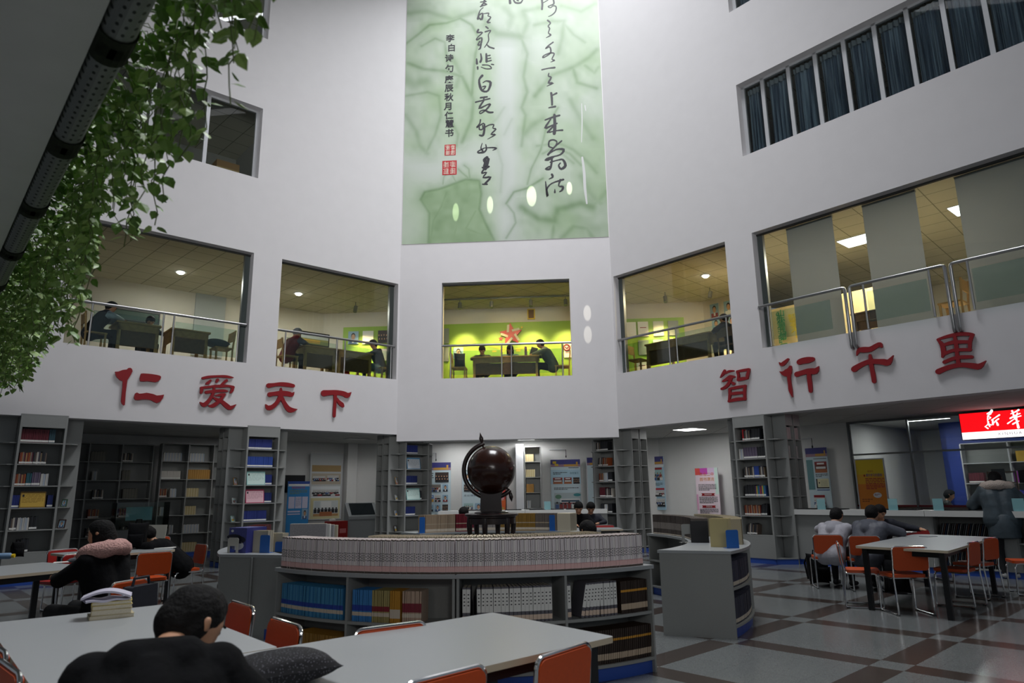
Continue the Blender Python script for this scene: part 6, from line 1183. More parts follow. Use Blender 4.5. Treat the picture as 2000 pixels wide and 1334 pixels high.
    col('calligraphy', [(*M3, [[(270,0,16),(260,40,12)],[(210,30,8),(290,20,12)],[(215,95,8),(255,50,14),(300,60,8)],[(210,95,10),(300,65,10)],[(250,110,6),(200,160,8),(175,270,20)],[(180,230,10),(240,190,12),(230,280,18),(190,260,10)],[(250,200,6),(330,190,10),(320,230,8),(360,250,10),(310,320,16),(350,325,10)],
      [(180,430,16),(165,470,14),(240,470,12),(170,540,8),(155,580,12),(230,545,12),(215,640,14),(175,650,12),(200,600,12)],[(230,560,10),(210,690,14),(185,715,8)],[(290,385,12),(320,410,12)],[(280,460,12),(360,440,10),(325,500,8),(330,580,10),(300,640,8),(270,685,6)],[(300,640,8),(340,680,12),(405,700,12)],
      [(215,780,10),(225,850,16),(210,895,18)],[(295,780,14),(300,890,20)],[(300,810,8),(350,800,10)],[(305,850,8),(360,840,9)],[(305,890,9),(365,875,11)],[(155,855,12),(160,920,18)],[(170,970,14),(172,1000,12)],[(240,940,10),(330,945,8),(370,990,10),(290,995,8),(220,970,5)],[(370,930,10),(400,935,10)],
      [(635,0,18),(640,45,20)],[(690,0,10),(720,40,14),(790,40,14),(820,0,10)],[(740,5,10),(760,10,10)]]),
      (*M4, [[(185,45,16),(150,95,12),(165,180,16),(195,220,12),(250,215,12),(280,125,16),(230,105,8),(195,125,6)],[(190,170,8),(225,165,8),(200,200,8)],[(165,295,10),(240,285,10)],[(215,285,9),(200,310,8)],[(110,345,9),(190,325,8),(270,305,9)],[(200,330,10),(150,415,12),(240,375,8),(275,370,12),(230,430,10),(165,475,7),(160,450,7),(210,435,8),(260,460,12),(305,460,10)],
      [(165,545,9),(155,590,8),(120,635,9),(200,585,9),(210,640,12),(195,720,14),(155,720,10)],[(150,620,8),(155,655,9),(190,650,8),(190,610,8)],[(200,640,8),(260,605,7),(315,600,9),(305,640,7),(340,650,9),(285,710,9),(335,712,9),(245,765,3)],[(185,810,4),(170,870,8),(195,905,10),(150,920,10),(135,905,8),(200,870,8)],[(225,825,6),(232,880,10),(200,915,10),(160,920,8)],[(210,865,6),(290,860,8),(345,868,12),(305,890,4)],
      [(240,970,16),(210,1000,20),(225,1030,22),(215,1085,24),(260,1075,12)],[(255,990,16),(235,1060,20)],[(185,1085,8),(220,1100,20)],[(200,1110,10),(180,1150,10),(235,1140,8),(195,1200,10),(280,1195,12),(220,1265,12)],[(190,1275,8),(240,1275,10)]])])
    for c, x, y in zip('李白诗句庚辰秋月仁慧书', (879.4, 882, 877.5, 878, 877, 877, 877, 875.8, 877, 878.2, 877.6), (75.8, 94.3, 114.6, 134.8, 156, 173, 191, 208.6, 226.6, 242.8, 260.8)):
        uu, zz = atf(x, y, f, v); obj('small_character', text_mesh(c, .25, CAL, .003, bold=.006), root, Matrix.Translation((uu-u0, -.002, zz-z0)) @ RX90)
    SEAL = C_('seal_red', '#b02028'); SLN = C_('seal_cream', '#d8d0c0')
    for x0, y0, x1, y1 in ((868.5, 283, 890, 303), (864, 314.5, 892, 341)):
        (ua, za), (ub, zb) = atf(x0, y0, f, v), atf(x1, y1, f, v); g = G(); g.box(ua-u0, ub-u0, -.004, -.001, zb-z0, za-z0, SEAL); sw, sh = ub-ua, za-zb; r2 = random.Random(int(x0)); W2 = .008
        for qx in (0, 1):
            for qy in (0, 1):
                bx, bz = ua-u0+sw*(.08+.46*qx), zb-z0+sh*(.08+.46*qy)
                for k in range(4): zz = bz+sh*.1*k+.01; brush(g, [(bx+r2.uniform(0, .03), zz, W2), (bx+sw*.2, zz+r2.uniform(-.01, .01), W2), (bx+sw*.36, zz, W2)], .0015, SLN, Matrix.Translation((0, -.0045, 0)) @ RX90)
                xx = bx+sw*r2.uniform(.1, .28); brush(g, [(xx, bz, W2), (xx+.01, bz+sh*.2, W2), (xx, bz+sh*.38, W2)], .0015, SLN, Matrix.Translation((0, -.0045, 0)) @ RX90)
        g.build('seal', root)
    # bare streaks where the paint has run
    g = G()
    for st in ([(1006, 820, 5), (1016, 900, 7), (1020, 980, 7), (1030, 1060, 4)], [(1003, 540, 2), (1005, 640, 3), (1002, 740, 2)], [(1020, 550, 3), (1024, 575, 3)]): brush(g, [(*(lambda a: (a[0]-u0, a[1]-z0))(S(x, y)), wd/2.667*.0135) for x, y, wd in st], .002, C_('bare_streak', '#c9cbca'), RX90)
    g.build('bare_streak', root)
mural()
# ------------------------------------------------------------------ hanging planters above the camera
LEAFM = [mat('vine_leaf_%d' % i, c, .45) for i, c in enumerate(('#769a48', '#62883a', '#90ae5c', '#527a34'))]
STEM = mat('vine_stem', '#5a6a34', .6); MOSS = mat('moss_mat', '#1c2414', .95, noise=.4, scale=50)
PERF = mat('perforated_metal', '#6f7472', .5, .4); nt, b = nodes(PERF); tc = nt.nodes.new('ShaderNodeTexCoord'); sx = nt.nodes.new('ShaderNodeSeparateXYZ'); nt.links.new(tc.outputs['Object'], sx.inputs[0])
hx = math_node(nt, 'SUBTRACT', math_node(nt, 'FRACT', math_node(nt, 'DIVIDE', math_node(nt, 'ADD', sx.outputs[0], 50), .05)), .5); hy = math_node(nt, 'SUBTRACT', math_node(nt, 'FRACT', math_node(nt, 'DIVIDE', math_node(nt, 'ADD', sx.outputs[1], 50), .028)), .5)
hole = math_node(nt, 'LESS_THAN', math_node(nt, 'ADD', math_node(nt, 'MULTIPLY', hx, hx), math_node(nt, 'MULTIPLY', hy, hy)), .04); nt.links.new(mixc(nt, hole, lin('#878c8a'), lin('#2c3030')), b.inputs['Base Color'])
def leaf(g, p, d, n, s, m):
    d = d.normalized(); n = (n-d*n.dot(d)).normalized(); x = d.cross(n); q = [p, p+d*.2*s+x*.42*s-n*.06*s, p+d*.55*s+x*.4*s-n*.1*s, p+d*1.05*s-n*.16*s, p+d*.55*s-x*.4*s-n*.1*s, p+d*.2*s-x*.42*s-n*.06*s, p+d*.5*s]
    g.add(q, [(0, 1, 2, 6), (6, 2, 3), (6, 3, 4), (0, 6, 4, 5)], m)
ang = math.atan2(ED.y, ED.x)
def planter(k, s0, ln):
    c = E0+ED*(s0+.45)+EN*.06; M = TR(c.x, c.y, 2.98, ang); root = empty('hanging_planter', M, '%s hanging planter with trailing vines along the gallery edge, counted from the camera' % ('first', 'second', 'third', 'fourth', 'fifth', 'sixth', 'seventh', 'eighth', 'ninth', 'tenth')[k], 'planter', 'hanging planters along the gallery edge')
    g = G(); pr = [(-.055, .12)]+[(.055*math.cos(math.radians(a)), .02+.045*math.sin(math.radians(a))) for a in range(180, 361, 20)]+[(.055, .12)]
    g.prism([(p[0], p[1]) for p in pr], -.4, .4, PERF, Matrix(((0, 0, 1, 0), (-1, 0, 0, 0), (0, 1, 0, 0), (0, 0, 0, 1)))); g.build('trough', root)
    g = G()
    for x in (-.425, .425): g.prism([(p[0]*1.15, p[1]*1.1-.004) for p in pr], x-.06, x+.06, MOSS, Matrix(((0, 0, 1, 0), (-1, 0, 0, 0), (0, 1, 0, 0), (0, 0, 0, 1))))
    g.box(-.45, .45, -.055, .055, .1, .15, MOSS); g.build('moss_mat', root)
    r = random.Random(100+k); g = G()
    for i in range(24):
        x = -.45+.9*(i+r.random())/24; side = -1; L = ln*r.uniform(.45, 1.12); out = r.uniform(.06, .2); pts = [Vector((x, -.05, .14)), Vector((x+r.uniform(-.03, .03), -.05-out*.6, .16))]
        z = .1; y = -.05-out
        while z > .14-L: pts.append(Vector((x+r.uniform(-.02, .02), y+r.uniform(-.02, .02), z))); z -= .06; x += r.uniform(-.012, .012)
        g.tube(pts, .0022, STEM, 4, cap=False)
        for a, b2 in zip(pts, pts[1:]):
            for q in range(3 if L > .5 else 2):
                if r.random() < .16: continue
                p = a.lerp(b2, r.random()); th = r.uniform(0, 2*math.pi); d = Vector((math.cos(th), math.sin(th), r.uniform(-1.3, -.1))); leaf(g, p+d.normalized()*.012, d, Vector((r.uniform(-.4, .4), r.uniform(-.4, .4), 1)), r.uniform(.032, .056), LEAFM[r.choice((0, 0, 0, 1, 2, 2))])
    for i in range(110): leaf(g, Vector((r.uniform(-.45, .45), r.uniform(-.2, .02), r.uniform(.02, .2))), Vector((r.uniform(-1, 1), r.uniform(-1, .3), r.uniform(-.8, .3))), Vector((r.uniform(-.4, .4), r.uniform(-.4, .4), 1)), r.uniform(.035, .06), LEAFM[r.choice((0, 1, 1, 2, 3))])
    g.build('vines', root)
for k, (s0, ln) in enumerate(((-.65, .5), (.25, .62), (1.15, .86), (2.05, .86), (2.95, .82), (3.85, .8), (4.75, .8))): planter(k, s0, ln)

# added narrow spots imitating glass reflections on the mural and the white wall
for k, (x, y, off, ang_) in enumerate(((890, 412, 2.7, 1.3), (957, 398, 2.7, 1.3), (1038, 381, 3.6, 2.0), (1112, 366, 3.2, 1.2), (1147, 608, 5.5, .95), (1148, 650, 5.5, .9))):
    u, z = atf(x, y, 'C', -.02); spot('reflection_spot', FP('C', u+(.0, .0, -.1, .1, .05, .05)[k], -off, 16.4), FP('C', u, -.02, z), 9000 if k < 4 else 5000, ang_, (1, .96, .8), .25, .01)
# ------------------------------------------------------------------ people
def segmesh(segs, voxel, smooth=5):
    """one continuous skin grown around tapered limbs, with the region of the nearest limb on every face"""
    g = G(); dm = INK
    for p0, p1, r0, r1, _ in segs:
        p0, p1 = Vector(p0), Vector(p1); n = 12 if max(r0, r1) > .03 else 8
        if (p1-p0).length > 1e-4: g.tube([p0, p1], [r0, r1], dm, n)
        g.ball(p0, r0, dm, n); g.ball(p1, r1, dm, n)
    me = g.mesh('body'); o = bpy.data.objects.new('body', me); COL.objects.link(o)
    rm = o.modifiers.new('r', 'REMESH'); rm.mode = 'VOXEL'; rm.voxel_size = voxel; rm.use_smooth_shade = True
    sm = o.modifiers.new('s', 'SMOOTH'); sm.factor = .5; sm.iterations = smooth
    dg = bpy.context.evaluated_depsgraph_get(); out = bpy.data.meshes.new_from_object(o.evaluated_get(dg)); bpy.data.objects.remove(o); out.materials.clear()
    S = [(Vector(a), Vector(b2)-Vector(a), max((Vector(b2)-Vector(a)).length_squared, 1e-9), r0, r1, m) for a, b2, r0, r1, m in segs]; ms = []
    for s in S:
        if s[5] not in ms: ms.append(s[5])
    for m in ms: out.materials.append(m)
    idx = []
    for p in out.polygons:
        c = p.center; best = 9; bi = 0
        for a, d, l2, r0, r1, m in S:
            t = max(0, min(1, (c-a).dot(d)/l2)); q = (c-a-d*t).length-(r0+(r1-r0)*t)
            if q < best: best = q; bi = m
        idx.append(ms.index(bi))
    out.polygons.foreach_set('material_index', idx); out.polygons.foreach_set('use_smooth', [True]*len(idx)); return out
def hand_segs(w, h, side, m, sc=1, curl=.5):
    w, h = Vector(w), Vector(h); d = (h-w).normalized(); up = Vector((0, 0, 1)); x = d.cross(up)
    x = x.normalized() if x.length > .1 else Vector((1, 0, 0)); n = x.cross(d); L = .085*sc; out = [(h-d*.01, h+d*L*.55, .03*sc, .026*sc, m), (h+x*.018*sc, h+d*L*.6+x*.025*sc, .018*sc, .016*sc, m), (h-x*.018*sc, h+d*L*.6-x*.025*sc, .018*sc, .016*sc, m)]
    for i, (o, ln) in enumerate(((-.03, .058), (-.01, .07), (.011, .066), (.031, .05))):
        b0 = h+d*L*.75+x*o*sc; b1 = b0+d*ln*.5*sc-n*.006; b2 = b1+(d*(1-curl)-n*curl).normalized()*ln*.55*sc; out += [(b0, b1, .0095*sc, .009*sc, m), (b1, b2, .009*sc, .0075*sc, m)]
    tb = h+x*side*-.03*sc; t1 = tb+(d*.6-x*side*.8).normalized()*.035*sc; out += [(tb, t1, .012*sc, .0105*sc, m), (t1, t1+(d*.9-n*.3).normalized()*.028*sc, .0105*sc, .008*sc, m)]; return out
def person(label, M, coat, legs=None, lean=.35, side=0, face=(0, 1, -.25), el=None, er=None, hl=None, hr=None, puff=0, stand=False, voxel=.02, shoes=None, hair=None, longhair=False, fur=None, hood=None, twist=0, hz=.47, sleeve=None, head_off=None, knees=True, hairm=None, sw=.175):
    legs = legs or mat('dark_trousers', '#15161a', .8); shoes = shoes or C_('dark_shoe', '#222226'); sleeve = sleeve or coat; hairm = hairm or HAIR
    root = empty('person', M, label, 'person'); P = puff; V = Vector
    pz = .9 if stand else hz; pel = V((0, 0, pz)); sl, cl = math.sin(lean), math.cos(lean); ax = V((math.sin(side), sl, cl)).normalized(); rt = V((math.cos(twist), math.sin(twist), 0)); rt = (rt-ax*rt.dot(ax)).normalized()
    wa = pel+ax*.2+V((0, -.02, 0)); ch_ = pel+ax*.38; nk = pel+ax*.53; shl, shr = pel+ax*.46-rt*sw, pel+ax*.46+rt*sw
    f = V(face).normalized(); hd = nk+ax*.07+V((0, .02, .075))+f*.02
    if head_off: hd = hd+V(head_off)
    up = V((0, 0, 1)); up = (up-f*up.dot(f)).normalized() if abs(f.z) < .95 else ax; ex = f.cross(up).normalized()
    S = [(pel-rt*.075, wa-rt*.065, .13+P, .115+P, coat), (pel+rt*.075, wa+rt*.065, .13+P, .115+P, coat), (wa-rt*.065, ch_-rt*.09, .118+P, .122+P, coat), (wa+rt*.065, ch_+rt*.09, .118+P, .122+P, coat), (ch_-rt*.08, shl, .115+P, .078+P*.7, coat), (ch_+rt*.08, shr, .115+P, .078+P*.7, coat), (shl, shr, .075+P*.6, .075+P*.6, coat), (ch_, nk-ax*.03, .11, .07, coat), (nk-ax*.02, hd-up*.05-f*.02, .056, .054, SKIN)]
    S += [(hd-f*.012+up*.02, hd+f*.012+up*.02, .092, .086, SKIN), (hd+f*.03-up*.02, hd+f*.045-up*.075, .068, .042, SKIN), (hd+f*.085+up*.005, hd+f*.104-up*.022, .011, .014, SKIN), (hd+ex*.088-f*.012, hd+ex*.094-f*.02+up*.022, .014, .016, SKIN), (hd-ex*.088-f*.012, hd-ex*.094-f*.02+up*.022, .014, .016, SKIN)]
    tz = .80
    el = V(el) if el else V((-.29, .18+sl*.3, tz+.02)); er = V(er) if er else V((.29, .18+sl*.3, tz+.02)); hl = V(hl) if hl else V((-.1, .42+sl*.3, tz)); hr = V(hr) if hr else V((.1, .42+sl*.3, tz))
    for a, e, h, sd in ((shl, el, hl, -1), (shr, er, hr, 1)):
        S += [(a, e, .062+P*.8, .052+P*.6, sleeve), (e, e+(h-e)*.85, .052+P*.6, .036+P*.3, sleeve), (e+(h-e)*.8, h, .028, .027, SKIN)]+hand_segs(e, h, sd, SKIN)
    if stand:
        for sx in (-1, 1): S += [((sx*.085, 0, .88), (sx*.09, .02, .48), .095, .062, legs), ((sx*.09, .02, .48), (sx*.09, -.01, .09), .06, .042, legs), ((sx*.09, -.02, .05), (sx*.1, .15, .035), .045, .035, shoes)]
    else:
        for sx in (-1, 1):
            k = V((sx*.12, .43, pz+.04)); a = V((sx*.12, .40, .1)); S += [(pel+V((sx*.08, .04, -.02)), k, .1, .072, legs), (k, a, .066, .045, legs), (V((sx*.12, .38, .045)), V((sx*.13, .54, .035)), .045, .035, shoes)]
    if hood: S += [(nk-ax*.03-V((0, .05, 0))-rt*.07, nk-ax*.03-V((0, .05, 0))+rt*.07, .085, .085, hood), (nk-ax*.1-V((0, .11, 0)), nk-ax*.06-V((0, .09, 0)), .09, .085, hood)]
    b = obj('body', segmesh(S, voxel), root)
    HS = [(hd-f*.022+up*.035, hd-f*.012+up*.04, .099, .098, hairm), (hd-f*.05+up*.0, hd-f*.035-up*.035, .082, .07, hairm), (hd+f*.04+up*.075, hd+f*.02+up*.08, .055, .06, hairm), (hd+ex*.06-f*.02+up*.02, hd+ex*.062-f*.03-up*.02, .04, .036, hairm), (hd-ex*.06-f*.02+up*.02, hd-ex*.062-f*.03-up*.02, .04, .036, hairm)]
    if longhair: q = hd-f*.06-up*.02; HS += [(q, q-up*.13-f*.02, .08, .075, hairm), (q-up*.13-f*.02, q-up*.22-f*.03, .072, .05, hairm), (hd+ex*.07-up*.02, hd+ex*.075-up*.15, .035, .03, hairm), (hd-ex*.07-up*.02, hd-ex*.075-up*.15, .035, .03, hairm)]
    obj('hair', segmesh(HS, min(.016, voxel), 3), root)
    for sx in (-1, 1):
        g = G(); g.ball(hd+f*.078+ex*.034*sx+up*.012, .0115, INK, 8); g.build('eye', root)
        g = G(); g.tube([hd+f*.09+ex*(.034*sx-.018)+up*.034, hd+f*.092+ex*.034*sx+up*.038, hd+f*.086+ex*(.034*sx+.018)+up*.033], .0045, HAIR, 5); g.build('eyebrow', root)
    g = G(); g.tube([hd+f*.083-ex*.022-up*.05, hd+f*.092-up*.051, hd+f*.083+ex*.022-up*.05], .0055, C_('lip', '#8f5a4c'), 6); g.build('mouth', root)
    if fur:
        rr = random.Random(5); g = G(); cen = nk-ax*.02; pts = []
        for k in range(22):
            a = 2*math.pi*k/22; pts.append(cen+rt*math.cos(a)*.17+V((0, 1, 0))*math.sin(a)*.13+V((0, 0, 1))*(.03-.035*math.sin(a))+V((rr.uniform(-.008, .008), rr.uniform(-.008, .008), rr.uniform(-.008, .008))))
        g.tube(pts, [.062+puff*.25+rr.uniform(-.006, .008) for _ in pts], fur, 10, closed=True); o = g.build('fur_collar', root, smooth=True)
    return root
def face_dir(x, y): return math.atan2(y, x)-math.pi/2
def loc(v, M): return tuple(M.inverted() @ Vector(v))
BLK = mat('black_jacket', '#090a0d', .95, noise=.25, scale=18, bump=.4, spec=.2); NAV = mat('navy_jacket', '#161a26', .8, noise=.2, scale=18); PALEJ = mat('pale_grey_hoodie', '#a3a2aa', .8, noise=.08, scale=20, bump=.2); GRYJ = mat('grey_padded_jacket', '#4b4e58', .6, noise=.15, scale=14, bump=.3)
TEALC = mat('grey_blue_coat', '#36434b', .55, noise=.2, scale=10, bump=.3); FURP = mat('pink_fur', '#d0a39c', .95, noise=.2, scale=70, bump=1); FURB = mat('beige_fur', '#c4b6ac', .95, noise=.2, scale=70, bump=1); WSH = C_('white_shoe', '#b5b5b5')
# the boy in the foreground
M = TR(-1.0, 2.0, 0, face_dir(-.35, .94)); iv = M.inverted()
def wl(*p): return tuple(iv @ Vector(p))
fd = tuple(iv.to_3x3() @ Vector((.5, .78, -.5)))
boy = person('person in a black jacket bent over the foreground table, writing beside the pillow', M, BLK, lean=.52, face=fd, el=wl(-1.3, 2.25, .83), hl=wl(-1.24, 2.6, .79), er=wl(-.8, 2.3, .83), hr=wl(-1.0, 2.56, .80), puff=.016, voxel=.009, hz=.525, head_off=(.06, .11, -.085), hood=BLK, sw=.168)
g = G(); h = Vector((-1.0, 2.57, .785)); g.tube([h+Vector((-.01, .02, -.018)), h+Vector((.03, -.02, .12))], .0055, INK, 8); g.build('pen', M=Matrix.Identity(4)); tag(bpy.data.objects['pen'], 'dark pen in the hand of the bent boy', 'pen')
PIL = mat('dark_speckled_cloth', '#1d1d22', .9); nt, b = nodes(PIL); tc = nt.nodes.new('ShaderNodeTexCoord'); vo = nt.nodes.new('ShaderNodeTexVoronoi'); vo.inputs['Scale'].default_value = 110; nt.links.new(tc.outputs['Object'], vo.inputs['Vector']); nt.links.new(mixc(nt, math_node(nt, 'LESS_THAN', vo.outputs['Distance'], .28), lin('#17171b'), lin('#54545c')), b.inputs['Base Color'])
def pillow(name, label, cat, M, w, d, h, m, n=22):
    vs, fs = [], []
    for s in (1, -1):
        for j in range(n+1):
            for i in range(n+1):
                a, c = 2*i/n-1, 2*j/n-1; k = (1-abs(a)**2.6)*(1-abs(c)**2.6); px = 1-.1*(1-abs(c))*abs(a)**3; vs.append((a*w/2*(1-.08*(1-c*c)*(abs(a) > .9)), c*d/2*(1-.08*(1-a*a)*(abs(c) > .9)), h/2+s*h/2*max(k, 0)**.55))
    N = n+1
    for q in (0, 1):
        for j in range(n):
            for i in range(n): b0 = q*N*N+j*N+i; f = (b0, b0+1, b0+N+1, b0+N); fs.append(f if q == 0 else f[::-1])
    g = G(); g.add(vs, fs, m); return tag(g.build(name, M=M, smooth=80), label, cat)
pillow('pillow', 'dark speckled pillow lying on the foreground table beside the writing boy', 'pillow', TR(-.9, 2.83, TH, .68), .38, .28, .12, PIL)
# left side
Mg = TR(-3.5, 6.2, 0, face_dir(-.93, .2))
person('person with long black hair and pink fur hood, seated at the left table', Mg, BLK, lean=.16, face=(-.3, .95, -.12), el=(-.22, .3, .78), hl=(-.06, .5, .79), er=(.22, .3, .78), hr=(.1, .5, .79), puff=.02, longhair=True, fur=FURP, voxel=.015)
chair('orange chair under the person with the pink fur hood, a dark bag on its back', (-3.26, 6.08), (-.93, .2))
g = G(); g.prism([(-.15, 0), (.15, 0), (.16, .1), (.14, .32), (-.14, .32), (-.16, .1)], -.05, .05, NAV, RX90); o = g.build('shoulder_bag', M=TR(-3.13, 6.02, .42, face_dir(-.93, .2)), bevel=.03); tag(o, 'dark navy bag on the chair back of the pink hooded person', 'bag')
g = G(); g.tube([(-.1, 0, .3), (-.08, .0, .38), (.08, 0, .38), (.1, 0, .3)], .012, NAV, 6); g.build('strap', o)
person('person in a black jacket bent forward at the table end behind, beside the orange chairs', TR(-4.82, 10.35, 0, face_dir(-.95, -.3)), BLK, lean=.85, face=(.1, .75, -.6), puff=.035, voxel=.018, el=(-.28, .4, .78), er=(.28, .4, .78), hl=(-.08, .6, .79), hr=(.08, .6, .79))
# right table
person('person in a pale grey hooded jacket seen from behind at the right table', TR(4.72, 10.72, 0, face_dir(.72, .69)), PALEJ, lean=.62, face=(.1, .8, -.55), puff=.02, hood=mat('grey_hood', '#8f8f97', .8), voxel=.016)
person('person in a grey padded jacket seen from behind, leaning over the right table', TR(5.1, 10.4, 0, face_dir(.8, .6)), GRYJ, lean=.5, face=(0, .9, -.4), puff=.035, hood=mat('dark_grey_hood', '#454852', .8), voxel=.016, el=(.0, .0, 0) and (-.32, .4, .80), er=(.34, .42, .80), hr=(.2, .66, .79))
person('person in dark navy across the right table, mostly hidden behind the grey jacket', TR(6.1, 12.0, 0, face_dir(-.2, -1)), NAV, lean=.55, face=(.2, .8, -.5), puff=.02, el=(-.42, .3, .8), hl=(-.5, .62, .79))
person('standing person in a grey blue padded coat with beige fur hood at the right counter', TR(7.92, 11.5, 0, face_dir(.45, .9)), TEALC, lean=.22, stand=True, face=(.25, .9, -.35), puff=.07, longhair=True, fur=FURB, shoes=WSH, el=(-.36, .22, 1.14), hl=(-.16, .42, 1.1), er=(.4, .12, 1.12), hr=(.2, .4, 1.1), voxel=.016)
g = G(); g.lathe([(.17, .62), (.225, .64), (.225, .8), (.2, .98), (.18, 1.0)], TEALC, 28); o = [p for p in COL.objects if p.name.startswith('person') and p.get('label', '').startswith('standing')][0]; g.build('coat_skirt', o, smooth=True)
# inside and behind the ring
pm = person('person asleep with head down behind the front bookcase, white jacket with dark stripes', TR(1.3, 8.45, 0, face_dir(-.95, .15)), mat('white_jacket', '#c4c6cc', .7), lean=.72, face=(.5, .6, -.6), voxel=.016, el=(-.3, .4, .76), er=(.3, .4, .76), hl=(.0, .6, .76), hr=(.0, .55, .76))
g = G(); g.box(-.32, .32, -.22, .22, .68, .7, LAMT); g.box(-.02, .02, -.02, .02, 0, .68, BLACKM); g.box(-.2, .2, -.2, .2, 0, .02, BLACKM); tag(g.build('side_table', M=TR(.72, 8.55, 0, .2)), 'small grey table under the arms of the sleeping person behind the front bookcase', 'table')
person('person behind the bookcase left of the globe, only black hair in view', TR(-.98, 13.9, 0, math.pi), BLK, lean=.4, face=(0, .8, -.6), hz=.45)
person('left one of two dark haired people behind the bookcase right of the globe', TR(1.32, 14.75, 0, math.pi), BLK, lean=.35, face=(0, .8, -.6), hz=.5)
person('right one of two dark haired people behind the bookcase right of the globe', TR(1.62, 15.2, 0, math.pi), NAV, lean=.35, face=(0, .8, -.6), hz=.48)
u, _ = atf(1832, 960, 'R', 5.0); person('person in a dark jacket behind the glass front of the bookshop', FM('R', u, 5.1, 0, -math.pi/2+.3), mat('shop_jacket', '#1d2326', .7), lean=.25, face=(0, .9, -.3), puff=.03, hz=.6)
# upstairs
def up(label, f, x, y, v, rz, *a, **k): u, _ = atf(x, y, f, v); return person(label, FM(f, u, v, FZ, rz), *a, **k)
up('person in a dark vest with pale sleeves leaning on the desk in the leftmost opening', 'L', 176, 650, .85, -math.pi/2, NAV, lean=.5, face=(.1, .8, -.5), sleeve=C_('pale_sleeve', '#a9b4c2'), puff=.03)
up('person behind the desk in the leftmost opening, only dark hair in view', 'L', 288, 630, 2.0, math.pi, BLK, lean=.4, face=(0, .7, -.6))
up('person in a red vest with grey blue sleeves in the opening left of the centre', 'L', 560, 690, .85, -math.pi/2, mat('red_vest', '#7c1528', .6), lean=.35, face=(0, .8, -.5), sleeve=C_('grey_blue_sleeve', '#4b5468'), puff=.03, hairm=C_('grey_cap', '#8a8c92'))
up('person in navy jacket and jeans at the desk left of the centre', 'L', 744, 700, .9, math.pi/2, NAV, C_('jeans', '#56707c'), lean=.35, face=(0, .85, -.45))
up('left one of two people behind the desk under the red star', 'C', 944, 700, 1.75, math.pi, mat('olive_jacket', '#4a4632', .8), lean=.5, face=(0, .7, -.7)); up('right one of two people behind the desk under the red star', 'C', 998, 700, 1.75, math.pi, C_('teal_jacket', '#3f6468'), lean=.5, face=(0, .7, -.7), longhair=True)
up('person in a grey coat leaning on the desk under the red star', 'C', 1080, 710, 1.0, math.pi/2, mat('grey_coat', '#5c655f', .7), lean=.45, face=(0, .85, -.4), puff=.035, head_off=(0, .03, .02))
up('person in black at the right end of the desk right of the centre', 'R', 1432, 650, .95, math.pi/2, BLK, lean=.3, face=(0, .85, -.4), puff=.03)
# ------------------------------------------------------------------ things lying about
def backpack(label, M, s=1, m=BLK):
    root = empty('backpack', M, label, 'backpack'); o = pillow('bag_body', None, None, Matrix.Identity(4), .34*s, .46*s, .24*s, m); o.parent = root; o.matrix_local = Matrix.Translation((0, .0, .23*s)) @ Matrix.Rotation(math.pi/2-.12, 4, 'X') @ Matrix.Translation((0, 0, -.12*s))
    o = pillow('front_pocket', None, None, Matrix.Identity(4), .26*s, .22*s, .1*s, m); o.parent = root; o.matrix_local = Matrix.Translation((0, -.1*s, .15*s)) @ Matrix.Rotation(math.pi/2, 4, 'X') @ Matrix.Translation((0, 0, -.02))
    g = G(); g.tube([(-.05*s, .02, .43*s), (-.04*s, .02, .5*s), (.04*s, .02, .5*s), (.05*s, .02, .43*s)], .01, m, 6); g.build('handle', root, smooth=True)
    for sx in (-1, 1): g = G(); g.tube([(sx*.09*s, .1*s, .42*s), (sx*.1*s, .18*s, .3*s), (sx*.1*s, .12*s, .06*s)], .014, m, 6); g.build('strap', root, smooth=True)
    return root
p = atz(1600, 1140, 0); backpack('black backpack on the floor beside the chair of the pale hooded person', TR(p.x, p.y, 0, .2))
p = atz(1770, 1162, 0); backpack('black backpack on the floor under the right table', TR(p.x, p.y+.2, 0, -.4))
p = atz(1688, 1150, 0); backpack('navy backpack on the floor left of the table leg at the right', TR(p.x+.6, p.y+.3, 0, .5), .9, NAV)
p = atz(266, 1072, TH); backpack('black backpack standing on the table in front of the boy in black', TR(p.x, p.y, TH, .3), .8)
p = atz(22, 1090, TH); backpack('small black bag on the left table near the photo edge', TR(p.x, p.y+.1, TH, 1.0), .42)
u, _ = atf(896, 715, 'C', .72); backpack('dark backpack on the wooden chair at the left of the centre opening', FM('C', u+.02, .75, FZ+.45, .3), .9, NAV)
u, _ = atf(422, 680, 'L', .7); pillow('folded_coat', 'folded grey coat on the wooden chair in the leftmost opening', 'coat', FM('L', u, .7, FZ+.45, .2), .5, .34, .2, C_('grey_coat_cloth', '#4d555c'))
# stack on the left foreground table: each book its own thing
p = atz(216, 1205, TH); z = TH
for k, (t, c, a, nm) in enumerate(((.022, '#b3a888', .06, 'lowest, slightly wider book of the small stack on the left foreground table'), (.03, '#c2b48e', .0, 'thick cream book second from the bottom of the small stack'), (.024, '#bfae7c', .03, 'tan edged book in the middle of the small stack'), (.02, '#c9b553', -.04, 'yellow covered book near the top of the small stack'))):
    g = G(); w = .235 if k == 0 else .21; cm = C_('stack_cover_%d' % k, c); g.box(-w/2, w/2, -.08, .08, 0, .002, cm); g.box(-w/2, w/2, -.08, .08, t-.002, t, cm); g.box(-w/2, -w/2+.003, -.08, .08, 0, t, cm); o = g.build('book', M=TR(p.x, p.y, z, .55+a)); tag(o, nm, 'book'); q = G(); q.box(-w/2+.003, w/2-.003, -.077, .077, .002, t-.002, PAPER); q.build('page_block', o); z += t+.0008
